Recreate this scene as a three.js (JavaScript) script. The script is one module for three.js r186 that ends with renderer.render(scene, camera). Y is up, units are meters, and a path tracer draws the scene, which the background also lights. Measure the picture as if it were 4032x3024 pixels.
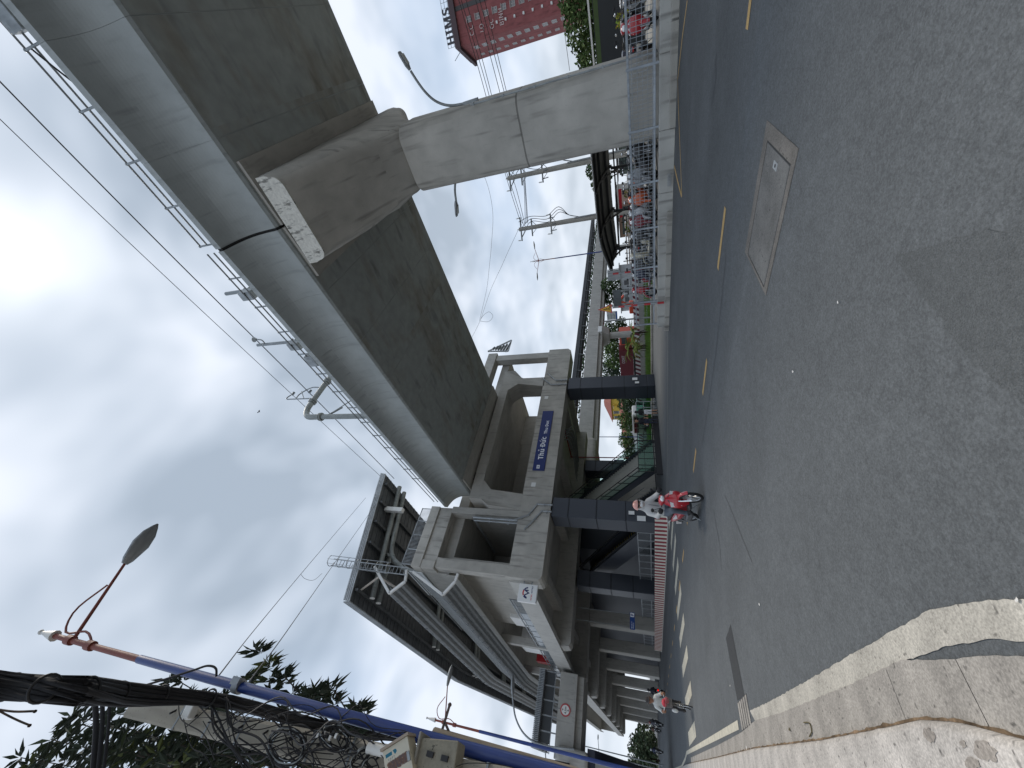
import * as THREE from 'three';
import { mergeGeometries } from 'three/addons/utils/BufferGeometryUtils.js';
import { RoundedBoxGeometry } from 'three/addons/geometries/RoundedBoxGeometry.js';
import { MarchingCubes } from 'three/addons/objects/MarchingCubes.js';
import { ImprovedNoise } from 'three/addons/math/ImprovedNoise.js';
import { FontLoader } from 'three/addons/loaders/FontLoader.js';
import { TextGeometry } from 'three/addons/geometries/TextGeometry.js';

// ---------------------------------------------------------------- camera, sky, sun, exposure
const V = (x, y, z) => new THREE.Vector3(x, y, z);
const scene = new THREE.Scene();
const renderer = new THREE.WebGLRenderer({ antialias: true });
renderer.toneMapping = THREE.LinearToneMapping;
renderer.toneMappingExposure = 1.4;
renderer.shadowMap.enabled = true;

// world: x to the right along the road, z towards the near pavement, y up, camera over the near kerb.
// the phone was held upright but the picture is stored turned by 90 degrees, so the camera is rolled
const FPX = 1515, HV = 490, ZU = -200, EYE = 1.5;
const upC = V(ZU, FPX * FPX / HV, FPX).normalize();                 // world up, seen from the phone (right, up, forward)
const fwC = V(0, 0, 1).addScaledVector(upC, -upC.z).normalize();    // level forward
const riC = V(fwC.y * upC.z - fwC.z * upC.y, fwC.z * upC.x - fwC.x * upC.z, fwC.x * upC.y - fwC.y * upC.x);
if (riC.x < 0) riC.negate();
const ROAD_A = [-0.71874538, 0.69527339];                           // road direction (level right, level forward)
const toWorld = (a) => {                                            // phone direction to world direction
  const r = a.dot(riC), u = a.dot(upC), f = a.dot(fwC);
  return V(-(r * ROAD_A[0] + f * ROAD_A[1]), u, -(r * ROAD_A[1] - f * ROAD_A[0]));
};
const camR = toWorld(V(1, 0, 0)), camU = toWorld(V(0, 1, 0)), camF = toWorld(V(0, 0, 1));
const camera = new THREE.PerspectiveCamera(2 * Math.atan(1512 / FPX) * 180 / Math.PI, 4 / 3, 0.1, 2500);
camera.position.set(0, EYE, 0);
camera.quaternion.setFromRotationMatrix(new THREE.Matrix4().makeBasis(camU.clone().negate(), camR, camF.clone().negate()));
camera.updateMatrixWorld();
scene.add(camera);

// photo pixel to a point on a level or upright plane
const EYEP = V(0, EYE, 0);
const ray = (X, Y) => toWorld(V(1512 - Y, 2016 - X, FPX));
const onAxis = (k, val, X, Y) => { const d = ray(X, Y); const t = (val - EYEP[k]) / d[k]; return V(0, EYE, 0).addScaledVector(d, t); };
const atX = (x, X, Y) => onAxis('x', x, X, Y), atY = (y, X, Y) => onAxis('y', y, X, Y), atZ = (z, X, Y) => onAxis('z', z, X, Y);

// seeded random and noise
let seed = 12345;
const rnd = () => { seed = (seed * 1664525 + 1013904223) >>> 0; return seed / 4294967296; };
const rr = (a, b) => a + (b - a) * rnd();
const reseed = (s) => { seed = s >>> 0; };
const PN = new ImprovedNoise();
const fbm = (x, y, z, o = 4) => { let s = 0, a = .5, f = 1; for (let i = 0; i < o; i++) { s += a * PN.noise(x * f, y * f, z * f + i * 7.3); a *= .5; f *= 2.03; } return s; };
const clamp = (v, a = 0, b = 1) => Math.min(b, Math.max(a, v));
const smooth = (a, b, v) => { const t = clamp((v - a) / (b - a)); return t * t * (3 - 2 * t); };
const mix = (a, b, t) => a + (b - a) * t;

const SUN_DIR = V(-0.075, 0.92, -0.39).normalize();
{ // overcast sky: broken high cloud, the sun behind a thin part of it
  const w = 1024, h = 512, data = new Float32Array(w * h * 4);
  for (let j = 0; j < h; j++) for (let i = 0; i < w; i++) {
    const el = ((j + .5) / h - .5) * Math.PI, az = ((i + .5) / w - .5) * 2 * Math.PI;
    const d = V(Math.cos(el) * Math.cos(az), Math.sin(el), Math.cos(el) * Math.sin(az));
    const y = Math.max(d.y, 0), k = 1 / (y + .22), px = d.x * k, pz = d.z * k;
    const wx = fbm(px * .9 + 3, pz * .9, 1.2, 3) * .5, wz = fbm(px * .9, pz * .9 + 9, 4.2, 3) * .5;
    const c1 = fbm(px * 1.3 + wx, pz * 1.3 + wz + 1.7, .5, 4), c2 = fbm(px * 5.4 + wx * 3 + 5, pz * 5.4 + wz * 3, 2.5, 3);
    const c3 = fbm(px * .42 + 11.3, pz * .42 + 4.1, 8.1, 3);
    const dens = clamp(.50 + c1 * 1.35 + c2 * 1.1);                       // bright crests to grey troughs
    const gap = smooth(-.02, .26, c3 + c1 * .2);                           // thin veil where blue shows
    const hor = Math.pow(1 - y, 4);
    const g = mix(.37, .69, dens);
    let r = g * mix(.83, .94, dens), gg = g * mix(.985, 1.0, dens), b = g * mix(1.19, 1.11, dens);
    const bl = gap * (1 - hor) * .8 * (1 - .5 * dens);
    r = mix(r, .37, bl); gg = mix(gg, .50, bl); b = mix(b, .70, bl);
    r = mix(r, .60, hor * .7); gg = mix(gg, .65, hor * .7); b = mix(b, .70, hor * .7);
    const cs = d.dot(SUN_DIR), ang = Math.acos(clamp(cs, -1, 1));
    const gl = Math.exp(-ang * ang / .008) * .17 + Math.exp(-ang / .14) * .085;
    const gm = gl * (.35 + 1.1 * dens);
    r += gm * 1.0; gg += gm * .965; b += gm * .90;
    if (d.y < 0) { const t = smooth(0, .25, -d.y); r = mix(r, .22, t); gg = mix(gg, .23, t); b = mix(b, .24, t); }
    const o = (j * w + i) * 4; data[o] = r; data[o + 1] = gg; data[o + 2] = b; data[o + 3] = 1;
  }
  const sky = new THREE.DataTexture(data, w, h, THREE.RGBAFormat, THREE.FloatType);
  sky.mapping = THREE.EquirectangularReflectionMapping; sky.magFilter = sky.minFilter = THREE.LinearFilter;
  sky.wrapS = THREE.RepeatWrapping; sky.needsUpdate = true;
  scene.background = sky; scene.environment = sky;
}
const sun = new THREE.DirectionalLight(0xfff4e4, 1.5);
sun.position.copy(SUN_DIR).multiplyScalar(120).add(V(-25, 0, -15)); sun.target.position.set(-25, 0, -15);
sun.castShadow = true; sun.shadow.radius = 34; sun.shadow.mapSize.set(4096, 4096);
Object.assign(sun.shadow.camera, { left: -110, right: 110, top: 110, bottom: -110, near: 1, far: 320 });
scene.add(sun, sun.target);

// ---------------------------------------------------------------- procedural textures
function tex(n, fn, srgb = true, rep = 1) {
  const d = new Uint8Array(n * n * 4);
  for (let j = 0; j < n; j++) for (let i = 0; i < n; i++) { const c = fn(i / n, j / n), o = (j * n + i) * 4; d[o] = clamp(c[0]) * 255; d[o + 1] = clamp(c[1]) * 255; d[o + 2] = clamp(c[2]) * 255; d[o + 3] = 255; }
  const t = new THREE.DataTexture(d, n, n); t.wrapS = t.wrapT = THREE.RepeatWrapping; t.magFilter = THREE.LinearFilter; t.minFilter = THREE.LinearMipmapLinearFilter; t.generateMipmaps = true;
  if (srgb) t.colorSpace = THREE.SRGBColorSpace; t.repeat.set(rep, rep); t.needsUpdate = true; return t;
}
// noise that tiles on the unit square
const TAU = Math.PI * 2;
const RT = (() => { const t = new Float32Array(4096); let q = 99; for (let i = 0; i < 4096; i++) { q = (q * 1103515245 + 12345) & 0x7fffffff; t[i] = q / 0x7fffffff; } return t; })();
const tn = (u, v, f, z = 0, o = 4) => { // periodic value noise, about -0.5 .. 0.5
  let s = 0, a = .62, fr = Math.max(1, Math.round(f)), fv = Math.max(1, Math.round(f));
  for (let i = 0; i < o; i++) {
    const x = u * fr, y = v * fv, x0 = Math.floor(x), y0 = Math.floor(y); let tx = x - x0, ty = y - y0; tx = tx * tx * (3 - 2 * tx); ty = ty * ty * (3 - 2 * ty);
    const xa = ((x0 % fr) + fr) % fr, xb = (xa + 1) % fr, ya = ((y0 % fv) + fv) % fv, yb = (ya + 1) % fv, k = (z * 131 + i * 517) | 0;
    const h = (p, q) => RT[((p * 73) ^ (q * 1511) ^ (k * 37) ^ ((p * q) << 2)) & 4095];
    const n = (h(xa, ya) * (1 - tx) + h(xb, ya) * tx) * (1 - ty) + (h(xa, yb) * (1 - tx) + h(xb, yb) * tx) * ty;
    s += a * (n - .5); a *= .5; fr *= 2; fv *= 2;
  }
  return s;
};
const hash = (i, j) => { const s = Math.sin(i * 127.1 + j * 311.7) * 43758.5453; return s - Math.floor(s); };
const grey = (g) => [g, g, g];
// concrete: cloudy tone, vertical run stains, pores.  texture v runs up
const concFn = (amt, streak, pores) => (u, v) => {
  const c = tn(u, v, 3, 1) * 1.2 + tn(u, v, 14, 5) * .5, s = tn(u, v * .12 + .3, 30, 9, 3), st = Math.max(0, s * 2 - .12) * streak * (0.5 + tn(u, v, 2, 3) * 1.2);
  let g = .93 + c * amt - st; if (hash(Math.floor(u * 512), Math.floor(v * 512)) > 1 - pores) g -= .16;
  return [g, g * .997, g * .985];
};
const T_conc = tex(512, concFn(.10, .22, .004));
const T_concDirty = tex(512, concFn(.17, .42, .008));
const T_concB = tex(256, (u, v) => grey(.5 + tn(u, v, 20, 2) * .7 + (hash(Math.floor(u * 256), Math.floor(v * 256)) - .5) * .25), false);
const T_asph = tex(1024, (u, v) => {
  const n = tn(u, v, 5, 1) * .07 + tn(u, v, 40, 4, 3) * .12; const hh = hash(Math.floor(u * 1024), Math.floor(v * 1024));
  const ag = tn(u, v, 210, 7, 2); let g = .76 + n * .8 + (hh - .5) * .16 + ag * .24; if (hh > .9975) g += .30; if (hh < .0015) g -= .2;
  return [g * .985, g, g * 1.01];
});
const T_asphB = tex(1024, (u, v) => grey(.5 + tn(u, v, 150, 7, 2) * 1.2 + tn(u, v, 60, 3, 2) * .7 + (hash(Math.floor(u * 1024), Math.floor(v * 1024)) - .5) * .35), false);
const T_granite = tex(1024, (u, v) => {
  const n = tn(u, v, 4, 1) * .34, m = tn(u, v, 120, 4, 2) * .7, hh = hash(Math.floor(u * 700), Math.floor(v * 700)); const sp = tn(u, v, 34, 8, 2);
  let g = .80 + n * .8 + m * .36 + (hh - .5) * .1; if (sp > .24) g -= (sp - .24) * 1.6;
  return [g, g * .98, g * .955];
});
const T_dirt = tex(256, (u, v) => { const n = tn(u, v, 6, 2) + tn(u, v, 40, 5) * .5; return [.62 + n * .6, .55 + n * .55, .46 + n * .5]; });
const T_paint = tex(512, (u, v) => { const n = tn(u, v, 9, 3), m = tn(u, v, 60, 6, 3); let g = .9 + n * .14 + m * .12; if (m + n * .6 > .38) g -= .35; return [g, g * .98, g * .93]; });
const T_metal = tex(256, (u, v) => { const n = tn(u, v, 5, 2) * .22 + tn(u, v * .2, 30, 5, 3) * .16; return grey(.85 + n); });
const T_leaf = tex(128, (u, v) => { const n = tn(u, v, 8, 1) * .5; return [.8 + n, .85 + n, .75 + n * .6]; });
const T_soffit = tex(512, (u, v) => { const n = tn(u, v, 3, 21), m = tn(u * .35, v, 16, 23, 4), k = tn(u, v, 40, 25, 3); const br = clamp((n * 1.2 + m * 1.3 - .10) * 1.1); const g = .93 + k * .10 - br * .13 - Math.max(0, tn(u * .3, v, 26, 27, 3) - .14) * .5; return [g * mix(.985, 1.0, br), g * mix(1.0, .96, br), g * mix(1.0, .90, br)]; });
const T_lip = tex(256, (u, v) => { const n = tn(u, v, 4, 31) * .7 + tn(u, v * .3, 26, 33, 4) * 1.1; let g = .96 + tn(u, v, 30, 35) * .14; if (n > .12) g -= clamp((n - .12) * 2.2) * .6; return [g, g * .99, g * .96]; });
const T_rust = tex(256, (u, v) => { const n = tn(u, v, 6, 2) + tn(u, v, 30, 6) * .5; return [.42 + n * .4, .30 + n * .25, .27 + n * .2]; });

// ---------------------------------------------------------------- materials
const lin = (r, g, b) => new THREE.Color().setRGB(r, g, b);
function M(r, g, b, o = {}) {
  const p = { color: lin(r, g, b), roughness: .85, ...o }; const phys = 'clearcoat' in p || 'transmission' in p || 'sheen' in p;
  if (p.vertexColors === undefined && p.vc) { p.vertexColors = true; } delete p.vc;
  return phys ? new THREE.MeshPhysicalMaterial(p) : new THREE.MeshStandardMaterial(p);
}
const rep = (t, k, k2 = k) => { const c = t.clone(); c.repeat.set(k, k2); c.needsUpdate = true; return c; };
const tConc = rep(T_conc, 1 / 4), tConcD = rep(T_concDirty, 1 / 5), tConcB = rep(T_concB, 1 / 1.2), tAs = rep(T_asph, 1 / 2.4), tAsB = rep(T_asphB, 1 / 2.4), tGr = rep(T_granite, 1 / 1.1), tMet = rep(T_metal, 1 / 2), tPaint = rep(T_paint, 1 / 1.5);
const mat = {
  conc: M(.51, .497, .468, { map: tConc, bumpMap: tConcB, bumpScale: .003, roughness: .92 }),
  concL: M(.60, .588, .56, { map: tConc, bumpMap: tConcB, bumpScale: .002, roughness: .9 }),
  concG: M(.34, .345, .34, { map: tConc, bumpMap: tConcB, bumpScale: .003, roughness: .9 }),
  concD: M(.52, .503, .468, { map: tConcD, bumpMap: tConcB, bumpScale: .003, roughness: .95 }),
  girder: M(.40, .415, .415, { map: tConc, bumpMap: tConcB, bumpScale: .002, roughness: .88 }),
  soffit: M(.25, .24, .225, { map: tConcD, bumpMap: tConcB, bumpScale: .002, roughness: .9 }),
  asph: M(.186, .195, .201, { map: tAs, bumpMap: tAsB, bumpScale: .0025, roughness: .93, vc: true }),
  asphOld: M(.192, .200, .203, { map: rep(T_asph, 1 / 1.1), bumpMap: rep(T_asphB, 1 / 1.1), bumpScale: .006, roughness: .97 }),
  granite: M(.76, .745, .73, { map: tGr, roughness: .85 }),
  gutter: M(.53, .515, .49, { map: tGr, roughness: .92 }),
  paintW: M(.66, .65, .60, { map: tPaint, roughness: .8 }),
  paintY: M(.68, .46, .20, { map: tPaint, roughness: .8 }),
  clad: M(.045, .052, .066, { roughness: .42, metalness: .35 }),
  cladSeam: M(.012, .014, .018, { roughness: .6 }),
  steelG: M(.42, .45, .46, { roughness: .45, metalness: .55, map: tMet }),
  galv: M(.50, .53, .55, { roughness: .5, metalness: .5, map: tMet }),
  fence: M(.50, .55, .60, { roughness: .5, metalness: .4, map: tMet }),
  pipeG: M(.40, .43, .42, { roughness: .5, metalness: .2, map: tMet }),
  louvre: M(.36, .38, .38, { roughness: .5, metalness: .3, map: tMet }),
  white: M(.78, .78, .76, { roughness: .6 }),
  whitePipe: M(.70, .70, .67, { roughness: .55 }),
  roofDark: M(.16, .17, .18, { roughness: .7, metalness: .2, map: tMet }),
  dark: M(.02, .02, .022, { roughness: .7 }),
  black: M(.012, .012, .013, { roughness: .55 }),
  rubber: M(.018, .018, .018, { roughness: .85 }),
  cable: M(.016, .016, .018, { roughness: .92 }),
  wire: M(.06, .06, .065, { roughness: .6, metalness: .3 }),
  blue: M(.020, .065, .33, { roughness: .38, clearcoat: .3, clearcoatRoughness: .4, map: tMet }),
  orangeRed: M(.36, .09, .06, { roughness: .55, map: tMet }),
  chrome: M(.75, .76, .77, { roughness: .18, metalness: 1 }),
  alu: M(.55, .56, .57, { roughness: .35, metalness: .85 }),
  glassG: M(.62, .80, .74, { transmission: 1, roughness: .06, thickness: 0, ior: 1.45 }),
  glassW: M(.9, .93, .95, { roughness: .08, metalness: .1 }),
  signBlue: M(.012, .03, .16, { roughness: .5 }),
  red: M(.45, .012, .02, { roughness: .35, clearcoat: .6, clearcoatRoughness: .15 }),
  grass: M(.075, .13, .03, { roughness: 1 }),
  bark: M(.13, .10, .075, { roughness: 1, map: T_dirt }),
};

// ---------------------------------------------------------------- modelling helpers
const UP = V(0, 1, 0);
function boxUV(g) { // metres, by the dominant axis of each face
  const p = g.attributes.position, n = p.count, uv = new Float32Array(n * 2); const a = V(), b = V(), c = V(), e = V();
  for (let i = 0; i < n; i += 3) {
    a.fromBufferAttribute(p, i); b.fromBufferAttribute(p, i + 1); c.fromBufferAttribute(p, i + 2);
    e.copy(b).sub(a).cross(c.clone().sub(a)); const ax = Math.abs(e.x), ay = Math.abs(e.y), az = Math.abs(e.z);
    [a, b, c].forEach((q, k) => { let u, v; if (ay >= ax && ay >= az) { u = q.x; v = q.z; } else if (ax >= az) { u = q.z; v = q.y; } else { u = q.x; v = q.y; } uv[(i + k) * 2] = u; uv[(i + k) * 2 + 1] = v; });
  }
  g.setAttribute('uv', new THREE.BufferAttribute(uv, 2)); return g;
}
const clean = (g) => { const q = g.index ? g.toNonIndexed() : g; for (const k of Object.keys(q.attributes)) if (!['position', 'normal', 'color'].includes(k)) q.deleteAttribute(k); return q; };
class B { // collects geometry for one mesh
  constructor() { this.l = []; }
  add(g, m) { g = clean(g); if (m) g.applyMatrix4(m); this.l.push(g); return this; }
  box(x, y, z, sx, sy, sz, ry = 0, rx = 0, rz = 0) { const m = new THREE.Matrix4().compose(V(x, y, z), new THREE.Quaternion().setFromEuler(new THREE.Euler(rx, ry, rz)), V(1, 1, 1)); return this.add(new THREE.BoxGeometry(sx, sy, sz), m); }
  span(x0, y0, z0, x1, y1, z1) { return this.box((x0 + x1) / 2, (y0 + y1) / 2, (z0 + z1) / 2, Math.abs(x1 - x0), Math.abs(y1 - y0), Math.abs(z1 - z0)); }
  rbox(x, y, z, sx, sy, sz, r = .03, seg = 2, ry = 0, rx = 0, rz = 0) { const m = new THREE.Matrix4().compose(V(x, y, z), new THREE.Quaternion().setFromEuler(new THREE.Euler(rx, ry, rz)), V(1, 1, 1)); return this.add(new RoundedBoxGeometry(sx, sy, sz, seg, Math.min(r, sx / 2.01, sy / 2.01, sz / 2.01)), m); }
  rspan(x0, y0, z0, x1, y1, z1, r = .03, seg = 1) { return this.rbox((x0 + x1) / 2, (y0 + y1) / 2, (z0 + z1) / 2, Math.abs(x1 - x0), Math.abs(y1 - y0), Math.abs(z1 - z0), r, seg); }
  bar(a, b, w, h = w) { // box along a-b, h upwards
    const d = b.clone().sub(a), L = d.length(); if (L < 1e-6) return this; d.normalize(); let s = V().crossVectors(UP, d); if (s.lengthSq() < 1e-6) s.set(1, 0, 0); s.normalize(); const u = V().crossVectors(d, s);
    return this.add(new THREE.BoxGeometry(w, h, L), new THREE.Matrix4().makeBasis(s, u, d).setPosition(a.clone().add(b).multiplyScalar(.5)));
  }
  rod(a, b, r, r2 = r, seg = 8) { const d = b.clone().sub(a), L = d.length(); if (L < 1e-6) return this; const q = new THREE.Quaternion().setFromUnitVectors(UP, d.normalize()); return this.add(new THREE.CylinderGeometry(r2, r, L, seg), new THREE.Matrix4().compose(a.clone().add(b).multiplyScalar(.5), q, V(1, 1, 1))); }
  path(pts, r, seg = 24, rad = 6, closed = false) { return this.add(new THREE.TubeGeometry(new THREE.CatmullRomCurve3(pts, closed), seg, r, rad, closed)); }
  poly(pts, r, rad = 6) { for (let i = 0; i + 1 < pts.length; i++) this.rod(pts[i], pts[i + 1], r, r, rad); return this; }
  ball(x, y, z, r, sx = 1, sy = 1, sz = 1, seg = 12) { return this.add(new THREE.SphereGeometry(r, seg, Math.max(6, seg * .7 | 0)), new THREE.Matrix4().compose(V(x, y, z), new THREE.Quaternion(), V(sx, sy, sz))); }
  torus(c, axis, R, r, seg = 28, rad = 8, arc = TAU) { const q = new THREE.Quaternion().setFromUnitVectors(V(0, 0, 1), axis.clone().normalize()); return this.add(new THREE.TorusGeometry(R, r, rad, seg, arc), new THREE.Matrix4().compose(c, q, V(1, 1, 1))); }
  quad(a, b, c, d) { return this.tris([a, b, c, a, c, d]); }
  tris(ps) { const g = new THREE.BufferGeometry(); g.setAttribute('position', new THREE.Float32BufferAttribute(ps.flatMap((p) => [p.x, p.y, p.z]), 3)); g.computeVertexNormals(); this.l.push(g); return this; }
  prism(outline, f0, f1) { // outline [[u,v]..], f0/f1 map (u,v) to the two end faces
    const sh = THREE.ShapeUtils.triangulateShape(outline.map(([u, v]) => new THREE.Vector2(u, v)), []);
    const A = outline.map(([u, v]) => f0(u, v)), C = outline.map(([u, v]) => f1(u, v)), n = A.length, t = [];
    for (const [i, j, k] of sh) { t.push(A[i], A[j], A[k]); t.push(C[i], C[k], C[j]); }
    for (let i = 0; i < n; i++) { const j = (i + 1) % n; t.push(A[i], C[i], C[j], A[i], C[j], A[j]); }
    return this.tris(t);
  }
  loft(rings, cap = true) { // rings of equal count, closed
    const t = [], n = rings[0].length; for (let k = 0; k + 1 < rings.length; k++) for (let i = 0; i < n; i++) { const j = (i + 1) % n, a = rings[k], b = rings[k + 1]; t.push(a[i], b[i], b[j], a[i], b[j], a[j]); }
    if (cap) for (const [r, s] of [[rings[0], 1], [rings[rings.length - 1], -1]]) { const c = r.reduce((q, p) => q.add(p), V()).multiplyScalar(1 / n); for (let i = 0; i < n; i++) { const j = (i + 1) % n; s > 0 ? t.push(c, r[i], r[j]) : t.push(c, r[j], r[i]); } }
    return this.tris(t);
  }
  smoothLoft(rings, cap = true) { // as loft, with soft normals round and along
    const n = rings[0].length, m = rings.length, pos = [], idx = []; for (const r of rings) for (const p of r) pos.push(p.x, p.y, p.z);
    for (let k = 0; k + 1 < m; k++) for (let i = 0; i < n; i++) { const j = (i + 1) % n, a = k * n + i, b = (k + 1) * n + i, c = (k + 1) * n + j, d = k * n + j; idx.push(a, b, c, a, c, d); }
    const g = new THREE.BufferGeometry(); g.setAttribute('position', new THREE.Float32BufferAttribute(pos, 3)); g.setIndex(idx); g.computeVertexNormals(); this.l.push(clean(g));
    if (cap) { const t = []; for (const [r, s] of [[rings[0], 1], [rings[m - 1], -1]]) { const c = r.reduce((q, p) => q.add(p), V()).multiplyScalar(1 / n); for (let i = 0; i < n; i++) { const j = (i + 1) % n; s > 0 ? t.push(c, r[i], r[j]) : t.push(c, r[j], r[i]); } } this.tris(t); }
    return this;
  }
  geo() { const g = mergeGeometries(this.l.map((q) => { if (!q.attributes.normal) q.computeVertexNormals(); return q; })); return boxUV(g); }
  mesh(name, m, parent, extra) { const o = new THREE.Mesh(this.geo(), m); o.name = name; o.castShadow = o.receiveShadow = true; if (extra) Object.assign(o.userData, extra); if (parent) parent.add(o); return o; }
}
const used = {};
const numbered = (n) => { const k = (used[n] = (used[n] ?? -1) + 1); return k ? n + '_' + String(k).padStart(3, '0') : n; };
function thing(name, label, category, pos = [0, 0, 0], ry = 0, group) {
  const o = new THREE.Group(); o.name = numbered(name); o.position.set(...pos); o.rotation.y = ry; o.userData = { label, category }; if (group) o.userData.group = group; scene.add(o); return o;
}
const one = (b, name, m, label, category, group) => { const o = b.mesh(numbered(name), m, scene); o.userData = { label, category }; if (group) o.userData.group = group; return o; };
const struct = (b, name, m) => { const o = b.mesh(numbered(name), m, scene); o.userData.kind = 'structure'; return o; };
const part = (parent, name, m, fn, extra) => { const b = new B(); fn(b); return b.mesh(name, m, parent, extra); };
function copyOf(o, pos, ry, label) { const c = o.clone(); c.name = numbered(o.name.replace(/_\d{3}$/, '')); c.userData = { ...o.userData }; if (label) c.userData.label = label; c.position.set(...pos); if (ry !== undefined) c.rotation.y = ry; scene.add(c); return c; }
// shape given in world coordinates moved into a thing whose base is elsewhere
const rel = (o) => (p) => p.clone().sub(o.position);
// ---------------------------------------------------------------- ground, road, pavement
function sheet(name, m, pts, y, parent, kind = 'structure') { // flat polygon, pts [x,z]
  const tri = THREE.ShapeUtils.triangulateShape(pts.map(([x, z]) => new THREE.Vector2(x, -z)), []); const P = pts.map(([x, z]) => V(x, y, z)); const t = [];
  for (const [i, j, k] of tri) t.push(P[i], P[j], P[k]);
  const b = new B().tris(t); const o = parent ? b.mesh(name, m, parent) : b.mesh(numbered(name), m, scene); if (!parent) o.userData.kind = kind; return o;
}
{ // one sheet to the horizon
  const g = new THREE.PlaneGeometry(1800, 1800); g.rotateX(-Math.PI / 2); g.translate(-100, -.02, -100); const o = new THREE.Mesh(boxUV(clean(g)), M(.125, .128, .128, { map: rep(T_asph, 1 / 6), roughness: .95 })); o.name = 'ground'; o.userData.kind = 'structure'; o.receiveShadow = true; scene.add(o);
}
let road;
{ // carriageway: fine grid near the camera that carries the worn tracks, patches and old surface
  const xs = [], zs = []; for (let x = -420; x < -40; x += 20) xs.push(x); for (let x = -40; x < -16; x += 1) xs.push(x); for (let x = -16; x < 6; x += .16) xs.push(x); for (let x = 6; x <= 60; x += 6) xs.push(x);
  for (let z = -27; z < -15.2; z += 1.2) zs.push(z); for (let z = -15.2; z <= 0.4; z += .16) zs.push(z);
  const pos = [], uv = [], col = [], idx = [], nx = xs.length;
  for (const z of zs) for (const x of xs) {
    pos.push(x, 0, z); uv.push(x, z);
    const n = fbm(x * .5, z * .9, 2, 4), n2 = fbm(x * 1.6 + 4, z * 2.1, 6, 3); let k = 1 + n * .22 + n2 * .10, w = 0;
    for (const [c, s, d] of [[-2.5, .55, .05], [-4.2, .5, .05], [-8.6, .7, -.10], [-10.4, .6, -.07], [-12.2, .6, -.09]]) k += d * Math.exp(-Math.pow((z - c + n * .5) / s, 2));
    if (z < -6.5 + n * .3 && z > -14.8) { w = .025; k -= .07 + .05 * Math.sin(z * 2.1); }
    if (x < -2.9 && x > -6.4) k += .16 * Math.exp(-Math.pow((z + 5.28 + (x + 3) * .03) / .10, 2)) * (1 - smooth(-5.2, -6.4, x)); // dusty trench edge beside the slab
    const old = smooth(-.15, .12, (-z * .55 + (x + 3.1) * -.34 + 0) * -1 + .2 + n2 * .5) * 0; k += old;
    col.push(k * (1 + w), k, k * (1 - w));
  }
  for (let j = 0; j + 1 < zs.length; j++) for (let i = 0; i + 1 < nx; i++) { const a = j * nx + i, b = a + 1, c = a + nx, d = c + 1; idx.push(a, c, b, b, c, d); }
  const g = new THREE.BufferGeometry(); g.setAttribute('position', new THREE.Float32BufferAttribute(pos, 3)); g.setAttribute('uv', new THREE.Float32BufferAttribute(uv, 2)); g.setAttribute('color', new THREE.Float32BufferAttribute(col, 3)); g.setIndex(idx); g.computeVertexNormals();
  road = new THREE.Mesh(g, mat.asph); road.name = 'road'; road.userData.kind = 'structure'; road.receiveShadow = true; scene.add(road);
}
function ragged(pts, amp, step, sd) { // closed outline with an uneven edge
  const out = []; for (let i = 0; i < pts.length; i++) { const a = pts[i], b = pts[(i + 1) % pts.length], L = Math.hypot(b[0] - a[0], b[1] - a[1]), n = Math.max(1, Math.round(L / step)); for (let k = 0; k < n; k++) { const t = k / n, x = mix(a[0], b[0], t), z = mix(a[1], b[1], t); out.push([x + fbm(x * 9, z * 9, sd, 2) * amp * 2, z + fbm(x * 9 + 40, z * 9, sd, 2) * amp * 2]); } } return out;
}
const gpt = (X, Y, y = 0) => { const p = atY(y, X, Y); return [p.x, p.z]; };
// coarse old surface the newer layer stops short of
sheet('old_asphalt', mat.asphOld, ragged([[3530, 1010], [3570, 1085], [3660, 1195], [3765, 1318], [3830, 1415], [3914, 1492], [4032, 1583]].map((p) => gpt(...p)).concat([[4500, 1700], [4500, 800], [4032, 880], [3780, 940]].map((p) => gpt(...p))), .035, .05, 3), .004, road);
// yellow broken line
for (let k = -4; k < 18; k++) { const x0 = -2.97 - 3.31 * k; sheet('lane_dash', mat.paintY, ragged([[x0, -7.06], [x0 - 1.1, -7.06], [x0 - 1.1, -6.93], [x0, -6.93]], .008, .12, k + 5), .005, road); }
// zebra bars
for (let k = 0; k < 9; k++) { const z = -1.98 - k * 1.17; sheet('zebra_bar', mat.paintW, ragged([[-19.4, z - .22], [-23.3, z - .22], [-23.3, z + .22], [-19.4, z + .22]], .02, .25, k), .005, road); }
function ribbon(name, m, pts, w, y, parent = road) { const L = [], R = []; pts.forEach((p, i) => { const a = pts[Math.max(0, i - 1)], b = pts[Math.min(pts.length - 1, i + 1)], l = Math.hypot(b[0] - a[0], b[1] - a[1]), nx = -(b[1] - a[1]) / l * w / 2, nz = (b[0] - a[0]) / l * w / 2; L.push([p[0] + nx, p[1] + nz]); R.push([p[0] - nx, p[1] - nz]); }); return sheet(name, m, L.concat(R.reverse()), y, parent); }
const tar = M(.075, .076, .08, { roughness: .9 });
for (const [pts, w] of [[[[2723, 310], [2707, 550], [2697, 712], [2688, 842], [2681, 1130], [2668, 1246], [2658, 1453]], .035], [[[2859, 1000], [2842, 1180], [2818, 1400], [2790, 1590], [2760, 1780]], .03], [[[2810, 2010], [2835, 2150], [2842, 2260]], .025], [[[2960, 2210], [2880, 2010], [2850, 1940]], .02]]) { const q = []; for (let i = 0; i + 1 < pts.length; i++) for (let k = 0; k < 8; k++) { const t = k / 8, g = gpt(mix(pts[i][0], pts[i + 1][0], t), mix(pts[i][1], pts[i + 1][1], t)); q.push([g[0], g[1] + fbm(g[0] * 4, i, 3, 3) * .05]); } ribbon('tar_seam', tar, q, w, .0035); }
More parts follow.
